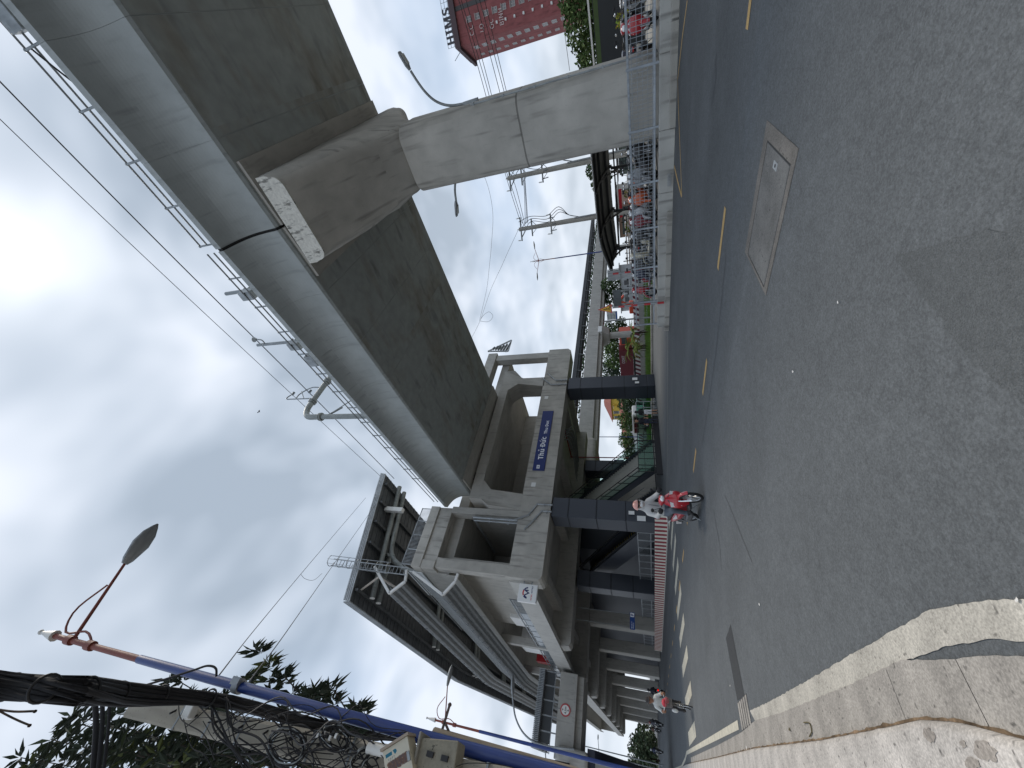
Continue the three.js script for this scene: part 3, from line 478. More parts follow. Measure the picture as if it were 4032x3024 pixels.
// concourse slab, edge beams and soffit ribs
part(station, 'concourse_slab', mat.conc, (b) => { sweep(b, [[-.4, 9.3], [-.4, 9.72], [-22.6, 9.72], [-22.6, 9.3]], XF - 1.61, -140, zsN); });
part(station, 'edge_beam', mat.concL, (b) => sweep(b, [[.0, 8.42], [.0, 9.78], [-.38, 9.78], [-.38, 8.42]], XF - .75, -140, zsN));
part(station, 'edge_beam', mat.concL, (b) => b.span(XF - 1.62, 8.42, -29.9, -140, 9.78, -30.25));
for (const z of [-10.2, -16.5, -21.5, -27.5]) part(station, 'soffit_rib', mat.conc, (b) => b.span(XF - 1.62, 8.5, z - .3, -140, 9.31, z + .3));
// frame that takes the viaduct at the station end
part(station, 'end_frame', mat.conc, (b) => {
  const o = [[-12.5, 9.70], [-12.5, 12.1], [-12.95, 12.7], [-12.95, 14.0], [-26.75, 14.1], [-26.75, 12.75], [-26.1, 12.0], [-26.1, 9.72], [-24.9, 9.72], [-24.9, 12.1], [-24.1, 12.95], [-14.5, 12.85], [-13.75, 12.1], [-13.75, 9.70]];
  b.prism(o, (u, v) => V(XF + (v > 12 ? .45 : .0), v - (v > 13.5 ? .35 : 0), u), (u, v) => V(XF - 1.4, v - (v > 13.5 ? .35 : 0), u)); });
for (const z of [-15, -17.5, -20, -22.5]) part(station, 'bearing', mat.dark, (b) => b.span(-24.35, 13.62, z - .3, -25.1, 13.88, z + .3));
// near bay of the end elevation
part(station, 'corner_post', mat.concD, (b) => b.rspan(XF - .1, 9.74, -8.05, XF - .85, 14.95, -8.72, .03));
part(station, 'corner_post', mat.conc, (b) => b.rspan(XF - .1, 9.8, -29.1, XF - .85, 15.5, -29.9, .03));
part(station, 'corner_post', mat.conc, (b) => b.rspan(XF - .1, 9.74, -12.0, XF - 1.0, 15.0, -12.49, .03));
part(station, 'platform_front_beam', mat.concD, (b) => { b.rspan(XF + .02, 15.98, -7.9, XF - 1.0, 16.7, -12.35, .03); b.rspan(XF - .12, 14.96, -8.45, XF - 1.0, 15.99, -12.35, .03); b.rspan(XF - .02, 14.96, -7.92, XF - .9, 15.98, -8.46, .03); });
part(station, 'platform_front_beam', mat.conc, (b) => { b.rspan(XF + .02, 15.5, -26.2, XF - 1.0, 16.5, -30.2, .03); });
part(station, 'room_wall', mat.conc, (b) => { b.span(-33.5, 9.73, -8.9, -33.7, 14.9, -29); b.span(XF - 1.1, 9.73, -12.5, -33.4, 14.9, -12.7); });
part(station, 'flank_wall', mat.conc, (b) => { sweep(b, [[-1.0, 9.73], [-1.0, 14.3], [-1.2, 14.3], [-1.2, 9.73]], XF - .9, -37.2, zsN); });
part(station, 'platform_slab', mat.conc, (b) => { sweep(b, [[-.1, 14.2], [-.1, 15.0], [-6.6, 15.0], [-6.6, 14.2]], XF - 1.02, -140, zsN); b.span(XF - 1.02, 14.2, -24.5, -140, 15.0, -30); });
part(station, 'track_deck', mat.conc, (b) => b.span(-26, 13.9, -13.6, -140, 14.3, -24.5));
part(station, 'platform_edge', mat.conc, (b) => sweep(b, [[-.02, 13.55], [.05, 13.55], [.05, 14.35], [-.02, 14.35]], XF - .9, -140, zsN));
// pipework in the open bay and on the front beam
part(station, 'drain_pipe', mat.galv, (b) => { b.poly([V(XF - .05, 9.75, -11.72), V(XF - .05, 13.1, -11.72), V(-31, 13.4, -11.9)], .09, 10); b.rod(V(XF - .05, 9.75, -11.5), V(XF - .05, 13.0, -11.5), .06, .06, 8); for (const y of [10.4, 11.8]) b.box(XF - .05, y, -11.6, .08, .06, .5); });
const pf = (pts, r) => part(station, 'drain_pipe', mat.galv, (b) => { b.poly(pts, r, 10); for (const p of pts) b.ball(p.x, p.y, p.z, r * 1.25, 1, 1, 1, 8); for (let k = 0; k + 1 < pts.length; k++) { const m = pts[k].clone().lerp(pts[k + 1], .5); b.box(m.x - .04, m.y, m.z, .12, .05, r * 3.4); } });
const fx = XF + .10;
pf([V(fx, 9.9, -11.7), V(fx, 9.0, -12.1), V(fx, 8.5, -12.95), V(fx, 7.45, -12.95)], .06);
pf([V(fx, 9.1, -11.1), V(fx, 8.75, -11.5), V(fx, 8.1, -12.45), V(fx, 7.45, -12.45)], .06);
pf([V(fx, 9.95, -25.9), V(fx, 9.0, -24.95), V(fx, 7.55, -24.95)], .06); pf([V(fx, 9.5, -26.5), V(fx, 8.6, -25.5), V(fx, 7.55, -25.5)], .06);
for (const [y, z] of [[9.05, -14.55], [9.25, -23.4]]) part(station, 'inspection_plate', mat.white, (b) => b.rspan(XF, y - .17, z - .17, XF + .03, y + .17, z + .17, .01));
for (const [x, y, z, w, h] of [[-24.47, 1.62, -25.3, .3, .42], [-24.47, 1.45, -24.85, .22, .34], [-24.47, 1.55, -12.4, .34, .52], [-24.47, 2.15, -12.75, .24, .36]]) part(station, 'notice', mat.white, (b) => b.span(x, y - h / 2, z - w / 2, x - .02, y + h / 2, z + w / 2));
// platform railing at the end
{ const r = part(station, 'platform_railing', mat.galv, (b) => { for (const y of [16.78, 17.55]) b.bar(V(XF - .2, y, -8.05), V(XF - .2, y, -12.2), .05, .05); for (const z of [-8.05, -9.1, -10.15, -11.2, -12.2]) b.bar(V(XF - .2, 16.7, z), V(XF - .2, 17.58, z), .05, .05); b.bar(V(XF - .2, 17.55, -8.05), V(-38, 17.55, zsN(-38) - .1), .05, .05); });
  const bg = new B().box(0, 0, 0, .025, .76, .025).geo(); for (let k = 0; k < 44; k++) { const o = new THREE.Mesh(bg, mat.galv); o.name = 'baluster'; o.position.set(XF - .2, 17.17, -8.12 - k * .0925); r.add(o); } }
// two skirts of lapped louvre plates along the flank, with open V frames at the end
const skirts = [{ top: [.15, 19.95], tip: [1.72, 17.95], low: [.85, 17.1], inn: [.1, 17.3] }, { top: [.2, 16.75], tip: [1.35, 14.05], low: [.45, 13.45], inn: [-.05, 13.4] }];
const louM = M(.27, .285, .29, { roughness: .5, metalness: .2, map: tMet });
for (const s of skirts) {
  part(station, 'skirt_frame', mat.white, (b) => { const P = [s.top, s.tip, s.low, s.inn].map(([u, v]) => V(XF - .7, v, zsN(XF) + u)); for (let k = 0; k < 3; k++) b.bar(P[k], P[k + 1], .16, .16); });
  const lap = 1.35, mk = (b, x0, x1, j) => { const a = j / 3, c = (j + .86) / 3, u0 = mix(s.tip[0], s.low[0], a), v0 = mix(s.tip[1], s.low[1], a), u1 = mix(s.tip[0], s.low[0], c), v1 = mix(s.tip[1], s.low[1], c); const nx = .35 * .16, dz = .05;
    const o = [[u0, v0], [mix(u0, u1, .5) + .03, mix(v0, v1, .5) - .06], [u1, v1 - .03], [u1 - .02, v1 + .03], [mix(u0, u1, .5), mix(v0, v1, .5)], [u0, v0 + .06]]; const m = (x, k) => (u, v) => V(x, v - k, zsN(x) + u); b.prism(o, m(x0, 0), m(x1, .03)); };
  const far = new B(); let n = 0;
  for (let x = XF - .8; x > -92; x -= lap) for (let j = 0; j < 3; j++) { if (x > -61) part(station, 'louvre_plate', louM, (b) => mk(b, x, x - lap + .02, j)); else mk(far, x, x - lap + .02, j); n++; }
  far.mesh('louvre_plates_beyond', louM, station, { kind: 'stuff' });
  part(station, 'skirt_top', mat.louvre, (b) => { for (let k = 0; k < 7; k++) { const t = (k + .5) / 7, u = mix(s.top[0], s.tip[0], t), v = mix(s.top[1], s.tip[1], t); sweep(b, rect(u - .06, v - .03, u + .06, v + .03), XF - .8, -92, zsN); } });
  part(station, 'skirt_bracket', mat.galv, (b) => { for (let x = XF - 2; x > -92; x -= lap) { b.bar(V(x, s.tip[1], zsN(x) + s.tip[0] + .04), V(x, s.tip[1] - .12, zsN(x) + s.tip[0] - .1), .16, .1); b.bar(V(x, s.top[1], zsN(x) + s.top[0]), V(x, s.tip[1], zsN(x) + s.tip[0] - .05), .05, .1); } });
}
part(station, 'platform_screen', M(.75, .78, .78, { roughness: .3 }), (b) => { sweep(b, [[-.5, 15.0], [-.5, 16.9], [-.55, 16.9], [-.55, 15.0]], -27, -33, zsN); sweep(b, [[-.2, 16.6], [-.2, 17.9], [-.25, 17.9], [-.25, 16.6]], -26.2, -30.5, zsN); });
part(station, 'platform_back_wall', mat.conc, (b) => sweep(b, [[-.3, 15.0], [-.3, 16.7], [-.5, 16.7], [-.5, 15.0]], XF - 1.05, -92, zsN));
// canopies
function canopy(zEave, zIn, yE, yI, name, x0, x1, near) {
  const c = part(station, name, mat.roofDark, (b) => { const xs = [x0, ...BRK.filter((q) => q < x0 && q > x1), x1]; for (let i = 0; i + 1 < xs.length; i++) { const [p, q] = [xs[i], xs[i + 1]], f = (x, k) => [V(x, yE + k, zEave(x)), V(x, yI + k, zIn(x))]; const [a, d] = f(p, 0), [e, g] = f(q, 0), [a2, d2] = f(p, .12), [e2, g2] = f(q, .12); b.quad(a, d, g, e); b.quad(a2, e2, g2, d2); } });
  const fas = M(.60, .63, .65, { roughness: .45, metalness: .3, map: tMet });
  for (let k = 0; k < 4; k++) { const o = .03 * k, y = .01 + k * .115; // layered fascia strips
    part(c, 'fascia_strip', fas, (b) => { const xs = [x0 + .1, ...BRK.filter((q) => q < x0 && q > x1), x1]; for (let i = 0; i + 1 < xs.length; i++) b.bar(V(xs[i], yE + y, zEave(xs[i]) + o * Math.sign(zEave(xs[i]) - zIn(xs[i]))), V(xs[i + 1], yE + y, zEave(xs[i + 1]) + o * Math.sign(zEave(xs[i + 1]) - zIn(xs[i + 1]))), .08, .095); });
    part(c, 'fascia_strip', fas, (b) => b.bar(V(x0 + .08 + o, yE + y, zEave(x0)), V(x0 + .08 + o, yI + y, zIn(x0)), .08, .095)); }
  const NP = 6; for (let k = 0; k < NP; k++) { const t = (k + .5) / NP; part(c, 'purlin', mat.roofDark, (b) => { const xs = [x0 - .1, ...BRK.filter((q) => q < x0 && q > x1), x1]; for (let i = 0; i + 1 < xs.length; i++) { const f = (x) => V(x, mix(yE, yI, t) - .17, mix(zEave(x), zIn(x), t)); b.bar(f(xs[i]), f(xs[i + 1]), .16, .3); } }); }
  part(c, 'deck_rib', mat.roofDark, (b) => { for (let x = x0 - .4; x > Math.max(x1, -75); x -= .62) b.bar(V(x, yE - .02, zEave(x)), V(x, yI - .02, zIn(x)), .07, .05); });
  for (let x = near ? -26.6 : -26.6, i = 0; x > x1; x -= (i % 2 ? 11.0 : .95), i++) { const f = (t, d = 0) => V(x, mix(yE, yI, t) - .5 - d, mix(zEave(x), zIn(x), t)); const r = part(c, 'rafter_pipe', mat.pipeG, (b) => b.rod(f(.09), f(.99), .19, .19, 12)); part(r, 'end_cap', mat.white, (b) => { const p = f(.09), q = f(.086); b.rod(q, p, .19, .19, 12); }); if (i % 2 === 0) part(c, 'post_pipe', mat.pipeG, (b) => { b.path([V(x - .45, 16.7, mix(zEave(x), zIn(x), .30)), V(x - .45, 18.6, mix(zEave(x), zIn(x), .33)), V(x - .45, 20.2, mix(zEave(x), zIn(x), .42)), V(x - .45, mix(yE, yI, .75) - .8, mix(zEave(x), zIn(x), .75))], .17, 24, 10); b.rod(V(x - .45, 19.9, mix(zEave(x), zIn(x), .4)), V(x - .45, mix(yE, yI, .42) - .5, mix(zEave(x), zIn(x), .42)), .12, .12, 8); }); }
  return c;
}
canopy(zRf, () => -15.1, 20.4, 22.35, 'canopy', -24.8, -125, true);
canopy(() => -32.4, () => -22.6, 20.2, 22.1, 'far_canopy', -24.9, -125, false);
part(station, 'loudspeaker_box', mat.white, (b) => b.rbox(-25.9, 20.85, -12.5, .42, 1.7, .36, .06, 2));
part(station, 'downpipe', M(.62, .56, .50, { roughness: .6 }), (b) => b.poly([V(-25.4, 20.5, -6.1), V(-25.4, 19.4, -7.2), V(-26.5, 18.2, -6.9), V(-30, 17.6, -6.6)], .07, 8));
part(station, 'far_louvre_end', mat.galv, (b) => { for (let k = 0; k < 6; k++) b.bar(V(-25, 14.9 + k * .32, -31.0 - k * .1), V(-25, 14.6 + k * .34, -32.4 + k * .12), .3, .05); b.bar(V(-25, 14.6, -32.9), V(-25, 17.0, -31.2), .12, .12); b.bar(V(-25, 14.6, -31.0), V(-25, 17.0, -31.2), .12, .12); b.bar(V(-25, 14.6, -32.9), V(-25, 14.6, -31.0), .12, .12); });
{ // caged ladder from the platform end to the roof
  const l = part(station, 'caged_ladder', mat.galv, (b) => { for (const z of [-7.35, -7.8]) b.bar(V(XF - .15, 16.9, z), V(XF - .15, 23.2, z), .05, .05); });
  const rg = new B().box(0, 0, 0, .03, .03, .45).geo(); for (let k = 0; k < 20; k++) { const o = new THREE.Mesh(rg, mat.galv); o.name = 'rung'; o.position.set(XF - .15, 17.1 + k * .3, -7.575); l.add(o); }
  const hg = new THREE.TorusGeometry(.36, .022, 6, 20, Math.PI * 1.35); hg.rotateX(Math.PI / 2); boxUV(clean(hg)); for (let k = 0; k < 7; k++) { const o = new THREE.Mesh(boxUV(clean(hg.clone())), mat.galv); o.name = 'cage_hoop'; o.rotation.y = -Math.PI * .18 + Math.PI * .5; o.position.set(XF + .12, 18.2 + k * .82, -7.575); l.add(o); }
  part(l, 'cage_strap', mat.galv, (b) => { for (const [dx, dz] of [[.36, 0], [.25, .26], [.25, -.26], [0, .36], [0, -.36]]) b.bar(V(XF + .12 + dx, 18.2, -7.575 + dz), V(XF + .12 + dx, 23.2, -7.575 + dz), .035, .015); });
}
// concourse edge rail with infill, and kiosk boxes behind
part(station, 'concourse_rail', mat.galv, (b) => { sweep(b, rect(-.2, 10.72, -.26, 10.78), -29, -60, zsN); sweep(b, rect(-.2, 10.5, -.24, 10.54), -29, -60, zsN); for (let x = -29; x > -60; x -= 1.3) b.span(x, 9.78, zsN(x) - .26, x - .05, 10.75, zsN(x) - .2); });
part(station, 'rail_infill', M(.20, .23, .25, { roughness: .25, metalness: .2 }), (b) => sweep(b, rect(-.22, 9.8, -.235, 10.5), -31.5, -60, zsN));
part(station, 'rail_bars', mat.galv, (b) => { for (let x = -29; x > -31.5; x -= .16) b.span(x, 9.8, zsN(x) - .24, x - .03, 10.7, zsN(x) - .21); });
for (const x of [-39.5, -49.5]) part(station, 'flank_post', mat.concL, (b) => b.rspan(x, 9.75, zsN(x) - .75, x - .7, 14.25, zsN(x) - .1, .03));
part(station, 'kiosk', mat.white, (b) => { b.rspan(-41.5, 9.75, -9.6, -44, 12.9, -7.6, .05); b.rspan(-34.5, 10.4, -9.4, -36.8, 12.2, -8.1, .05); });
part(station, 'shutter_sign', mat.red, (b) => b.span(-47.6, 11.2, -8.3, -48.6, 12.6, -7.6));
for (const x of [-45.5, -47]) part(station, 'ceiling_lamp', M(.9, .9, .85, { roughness: .4 }), (b) => b.box(x, 13.3, -9.2, .9, .06, .12));
part(station, 'hanging_pipes', mat.steelG, (b) => { for (let k = 0; k < 5; k++) b.path([V(-27 - k * .5, 9.2, -20 - k * .8), V(-27 - k * .5, 8.3 - k * .1, -20.2 - k * .8), V(-27.5 - k * .5, 7.6, -21 - k * .8), V(-36, 7.9, -22 - k * .6)], .05, 20, 6); });
part(station, 'sprinkler_main', M(.30, .02, .02, { roughness: .5 }), (b) => { b.rod(V(-37.6, 0, -26.15), V(-37.6, 9.2, -26.15), .06, .06, 8); b.rod(V(-37.6, 9.1, -26.15), V(-26.5, 9.1, -26.15), .06, .06, 8); });
// dark back wall of the undercroft with a few openings to the highway side
{ const wm = mat.conc; let x = -52; for (const [a, c] of [[-57.5, -60.8], [-73.5, -76.5], [-90, -93], [-141, -141]]) { part(station, 'back_wall', wm, (b) => b.span(x, 0, -28.6, a, 8.4, -28.9)); if (c < a) part(station, 'back_wall', wm, (b) => b.span(a, 5.4, -28.6, c, 8.4, -28.9)); x = c; }
  for (const [x0, x1, z0] of [[-41.5, -50, -17.2], [-52.5, -60, -16.5], [-64, -74, -15.5], [-78, -92, -15.5]]) part(station, 'clad_shade_core', mat.clad, (b) => b.rspan(x0, 0, z0, x1, 8.3, -24.5, .05)); }  // clad cores, the farther ones added to keep the undercroft dark
// end of the station far along: canopy tail
part(station, 'tail_wall', mat.conc, (b) => b.span(-139.8, 9.7, -10, -140.1, 14.2, -29));
// stairs and escalator between concourse and street
{
  const z0 = -18.0, z1 = -20.6, n = 34, run = .3, rise = .214; const st = thing('station_stairs', 'stairway with green glass sides climbing to the concourse', 'stairs');
  part(st, 'stringer', mat.clad, (b) => { for (const z of [z0, z1]) b.bar(V(-27.2, .3, z), V(-27.2 - n * run, .3 + n * rise, z), .18, .55); });
  for (let k = 0; k < n; k++) part(st, 'step', mat.conc, (b) => b.span(-27 - k * run, .1 + k * rise, z1, -27.34 - k * run, .1 + (k + 1) * rise, z0));
  for (const z of [z0 + .06, z1 - .06]) for (let k = 0; k < 9; k++) { const x = -27.2 - k * 1.13, y = .45 + k * 1.13 * rise / run; part(st, 'glass_panel', mat.glassG, (b) => b.quad(V(x - .03, y + .2, z), V(x - 1.1, y + .2 + 1.07 * rise / run, z), V(x - 1.1, y + 1.1 + 1.07 * rise / run, z), V(x - .03, y + 1.1, z))); part(st, 'baluster', mat.black, (b) => b.bar(V(x, y, z), V(x, y + 1.25, z), .05, .05)); }
  for (const z of [z0 + .06, z1 - .06]) part(st, 'handrail', mat.black, (b) => { b.rod(V(-27, 1.62, z), V(-27 - n * run, 1.62 + n * rise, z), .035, .035, 8); b.rod(V(-27, 1.3, z + .06), V(-27 - n * run, 1.3 + n * rise, z + .06), .025, .025, 8); });
}
{
  const es = thing('escalator', 'dark escalator with yellow edged steps under the concourse', 'escalator'); const z0 = -14.2, z1 = -15.6, x0 = -28.8, n = 34;
  part(es, 'truss', mat.clad, (b) => { for (const z of [z0, z1]) b.prism([[x0 + 1.2, .05], [x0 + 1.2, 1.0], [x0, 1.05], [x0 - n * .4, 1.05 + n * .2], [x0 - n * .4, -.6 + n * .2], [x0 - 1.4, .05]], (u, v) => V(u, v, z - .12), (u, v) => V(u, v, z + .12)); });
  for (let k = 0; k < n; k++) { const s = part(es, 'step', mat.dark, (b) => b.span(x0 - k * .4, k * .2 - .1, z1 + .15, x0 - .4 - k * .4, .22 + k * .2, z0 - .15)); part(s, 'yellow_edge', M(.5, .38, .03, { roughness: .6 }), (b) => { b.span(x0 - k * .4 + .005, .20 + k * .2, z1 + .16, x0 - .04 - k * .4, .226 + k * .2, z0 - .16); b.span(x0 - k * .4 + .002, .02 + k * .2, z0 - .22, x0 - .4 - k * .4, .226 + k * .2, z0 - .19); }); }
  for (const z of [z0, z1]) part(es, 'handrail', mat.rubber, (b) => b.path([V(x0 + 1.3, .9, z), V(x0 + .9, 1.15, z), V(x0, 1.25, z), V(x0 - 6, 1.25 + 3, z), V(x0 - n * .4, 1.25 + n * .2, z)], .05, 40, 8));
}
{ // second flight seen dimly behind, with railing
  const st = thing('rear_stairs', 'dim stairway with metal rails at the back of the undercroft', 'stairs'); for (let k = 0; k < 26; k++) part(st, 'step', mat.conc, (b) => b.span(-36 - k * .32, .1 + k * .22, -24, -36.34 - k * .32, .34 + k * .22, -21.6));
  for (const z of [-21.5, -24.1]) part(st, 'rail', mat.galv, (b) => { b.rod(V(-36, 1.2, z), V(-36 - 8.3, 1.2 + 5.7, z), .03, .03, 6); for (let k = 0; k < 14; k++) b.rod(V(-36 - k * .62, .2 + k * .425, z), V(-36 - k * .62, 1.2 + k * .425, z), .02, .02, 6); });
}
// glass balustrade round the stair head at the street
{
  const gb = thing('glass_balustrade', 'low green glass balustrade with dark posts in front of the stairs', 'balustrade'); const x = -24.6;
  for (let k = 0; k < 9; k++) { const a = -16.0 - k * .55, c = a - .52; part(gb, 'glass_panel', mat.glassG, (b) => b.span(x - .01, .55, a, x + .002, 1.58, c)); part(gb, 'post', mat.black, (b) => b.bar(V(x, .05, a + .015), V(x, 1.62, a + .015), .04, .04)); }
  part(gb, 'top_rail', mat.black, (b) => { b.bar(V(x, 1.6, -15.9), V(x, 1.6, -21.0), .05, .05); b.bar(V(x, 1.15, -15.9), V(x, 1.15, -21.0), .03, .03); b.bar(V(x, .5, -15.9), V(x, .5, -21.0), .05, .08); });
  part(gb, 'plinth', mat.dark, (b) => b.span(x + .05, 0, -15.8, x - .1, .42, -21.1));
  const g2 = thing('glass_gate', 'square green glass gate panel beside the clad column', 'gate'); for (const [i, j] of [[0, 0], [1, 0], [0, 1], [1, 1]]) part(g2, 'glass_panel', mat.glassG, (b) => b.span(-24.3, .5 + j * .55, -21.15 - i * .62, -24.288, 1.02 + j * .55, -21.74 - i * .62));
  part(g2, 'frame', mat.galv, (b) => { for (const z of [-21.1, -21.76, -22.4]) b.bar(V(-24.3, .05, z), V(-24.3, 1.6, z), .05, .05); for (const y of [.46, 1.04, 1.6]) b.bar(V(-24.3, y, -21.1), V(-24.3, y, -22.4), .05, .05); });
  const g3 = thing('glass_screen', 'dim green glass screen behind the clad column', 'screen'); for (let k = 0; k < 3; k++) part(g3, 'glass_panel', mat.glassG, (b) => b.span(-26.6, .4, -22.6 - k * .8, -26.588, 1.55, -23.36 - k * .8)); part(g3, 'frame', mat.black, (b) => { for (let k = 0; k < 4; k++) b.bar(V(-26.6, 0, -22.57 - k * .8), V(-26.6, 1.6, -22.57 - k * .8), .05, .05); b.bar(V(-26.6, 1.6, -22.5), V(-26.6, 1.6, -25), .05, .05); });
}
// striped barrier and railing along the near edge
{
  const a = [-22.8, -12.15], c = [-54, -11.95], L = Math.hypot(a[0] - c[0], a[1] - c[1]), n = Math.floor(L / .265), bar = thing('striped_barrier', 'low red and white striped barrier along the station edge of the road', 'barrier');
  const rM = M(.30, .03, .05, { roughness: .7, map: tPaint }), wM = M(.78, .77, .74, { roughness: .7, map: tPaint }), gg = new B().rbox(0, .385, 0, .262, .74, .07, .012, 1).geo(), ang = Math.atan2(-(c[1] - a[1]), c[0] - a[0]);
  for (let k = 0; k < n; k++) { const t = (k + .5) / n, o = new THREE.Mesh(gg, k % 2 ? rM : wM); o.name = 'stripe_board'; o.position.set(mix(a[0], c[0], t), .02, mix(a[1], c[1], t) + .3); o.rotation.y = ang; bar.add(o); }
  part(bar, 'footing', mat.conc, (b) => b.bar(V(a[0], .03, a[1] + .36), V(c[0], .03, c[1] + .36), .12, .06));
  const fr = thing('grey_railing', 'tall grey steel railing standing behind the striped barrier', 'railing'); const z = -13.4;
  for (let x = -28.6, k = 0; x > -62; x -= 1.32, k++) part(fr, 'post', mat.galv, (b) => b.bar(V(x, 0, z), V(x, 1.9, z), .07, .07));
  for (const y of [.95, 1.88]) part(fr, 'rail', mat.galv, (b) => b.bar(V(-28.6, y, z), V(-62, y, z), .06, .06));
  part(fr, 'wire_infill', mat.steelG, (b) => { for (let x = -28.6; x > -48; x -= .12) b.box(x, 1.42, z, .008, .92, .008); });
}
// ---------------------------------------------------------------- lettering and signs
const fB = await new FontLoader().loadAsync('fonts/droid/droid_sans_bold.typeface.json'), fR = await new FontLoader().loadAsync('fonts/droid/droid_sans_regular.typeface.json');
function letters(str, font, size, depth = .01) { const g = new TextGeometry(str, { font, size, depth, curveSegments: 4, bevelEnabled: false }); g.computeBoundingBox(); return g; }
function flatText(str, { w = 1024, h = 256, bg = '#fff', fg = '#000', font = 'bold 150px sans-serif', align = 'center', draw } = {}) { const c = document.createElement('canvas'); c.width = w; c.height = h; const x = c.getContext('2d'); x.fillStyle = bg; x.fillRect(0, 0, w, h); x.fillStyle = fg; x.font = font; x.textAlign = align; x.textBaseline = 'middle'; if (draw) draw(x, w, h); else x.fillText(str, w / 2, h / 2); const t = new THREE.CanvasTexture(c); t.colorSpace = THREE.SRGBColorSpace; t.needsUpdate = true; return t; }
function placard(parent, name, tx, c, right, w, h, o = {}) { // printed face, facing right x up
  const n = V().crossVectors(right, UP), r = right.clone().multiplyScalar(w / 2), u = UP.clone().multiplyScalar(h / 2); const P = [c.clone().sub(r).sub(u), c.clone().add(r).sub(u), c.clone().add(r).add(u), c.clone().sub(r).add(u)];
  const g = new THREE.BufferGeometry(); g.setAttribute('position', new THREE.Float32BufferAttribute([0, 1, 2, 0, 2, 3].flatMap((i) => P[i].toArray()), 3)); g.setAttribute('uv', new THREE.Float32BufferAttribute([0, 0, 1, 0, 1, 1, 0, 0, 1, 1, 0, 1], 2)); g.computeVertexNormals();
  const m = new THREE.Mesh(g, M(1, 1, 1, { map: tx, roughness: .6, ...o })); m.name = name; parent.add(m); return m;
}
{ // station name board on the front beam
  const s = thing('station_name_sign', 'long dark blue station name board with white lettering on the front beam', 'sign'); const x = XF + .09, z0 = -15.74, z1 = -21.74, y0 = 8.38, y1 = 9.3;
  part(s, 'board', mat.signBlue, (b) => b.rspan(XF + .01, y0, z0, x, y1 + .02, z1, .02));
  const tx = flatText('', { w: 2048, h: 312, bg: '#1c2f6e', draw: (c, w, h) => { c.fillStyle = '#e9ecf2'; c.fillRect(46, 96, 108, 84); c.fillStyle = '#1c2f6e'; c.font = 'bold 64px sans-serif'; c.textAlign = 'center'; c.fillText('M', 100, 140); c.fillStyle = '#eef1f6'; c.textAlign = 'left'; c.font = '600 196px sans-serif'; c.lineCap = 'round'; c.strokeStyle = '#eef1f6'; { let x = 330; for (const [t, mk] of [['T', ''], ['h', ''], ['u', 'hook'], [' ', ''], ['D', 'bar'], ['u', 'horn'], ['c', '']]) { const w = c.measureText(t).width; c.fillText(t, x, 166); const m = x + w / 2; c.lineWidth = 15; c.beginPath(); if (mk === 'hook') { c.moveTo(m - 16, 74); c.quadraticCurveTo(m + 2, 58, m + 16, 72); c.quadraticCurveTo(m + 20, 84, m + 2, 92); } if (mk === 'bar') { c.moveTo(x - 8, 166); c.lineTo(m - 4, 166); } if (mk === 'horn') { c.moveTo(x + w - 26, 118); c.quadraticCurveTo(x + w + 10, 116, x + w + 8, 92); c.moveTo(m - 8, 92); c.lineTo(m + 16, 60); } if (mk) c.stroke(); x += w; } } c.font = '600 126px sans-serif'; c.fillText('Thu Duc', 1190, 190); } });
  placard(s, 'face_print', tx, V(x + .006, (y0 + y1 + .02) / 2, (z0 + z1) / 2), V(0, 0, -1), 5.96, .9);
}
{ // operator logo board at the corner
  const s = thing('logo_sign', 'square white box sign with a red and blue emblem at the corner of the concourse', 'sign'); const x = -24.9; part(s, 'box', mat.white, (b) => b.rspan(x, 7.78, -6.78, x - .24, 8.95, -7.80, .02));
  part(s, 'bracket', mat.steelG, (b) => { b.bar(V(x - .1, 8.2, -7.8), V(x - .1, 8.2, -8.1), .06, .06); b.bar(V(x - .1, 8.7, -7.8), V(x - .1, 8.7, -8.1), .06, .06); });
  const tx = flatText('', { w: 512, h: 586, bg: '#e4e5e4', draw: (c, w, h) => { c.lineWidth = 40; c.strokeStyle = '#1d2a5c'; c.beginPath(); c.arc(256, 300, 150, Math.PI * 1.02, Math.PI * 1.28); c.stroke(); c.beginPath(); c.arc(256, 300, 150, Math.PI * 1.72, Math.PI * 1.98); c.stroke(); c.strokeStyle = '#c0282d'; c.beginPath(); c.arc(256, 300, 150, Math.PI * 1.33, Math.PI * 1.67); c.stroke(); c.strokeStyle = '#1d2a5c'; c.lineWidth = 36; c.beginPath(); c.moveTo(176, 190); c.lineTo(256, 330); c.lineTo(330, 200); c.lineTo(330, 320); c.stroke(); c.beginPath(); c.moveTo(176, 190); c.lineTo(120, 280); c.stroke(); c.font = 'bold 62px sans-serif'; c.textAlign = 'center'; c.fillStyle = '#c0282d'; c.fillText('HCMC', 148, 430); c.fillStyle = '#1d2a5c'; c.fillText('METRO', 362, 430); } });
  placard(s, 'face_print', tx, V(x + .004, 8.365, -7.29), V(0, 0, -1), 1.0, 1.15);
}
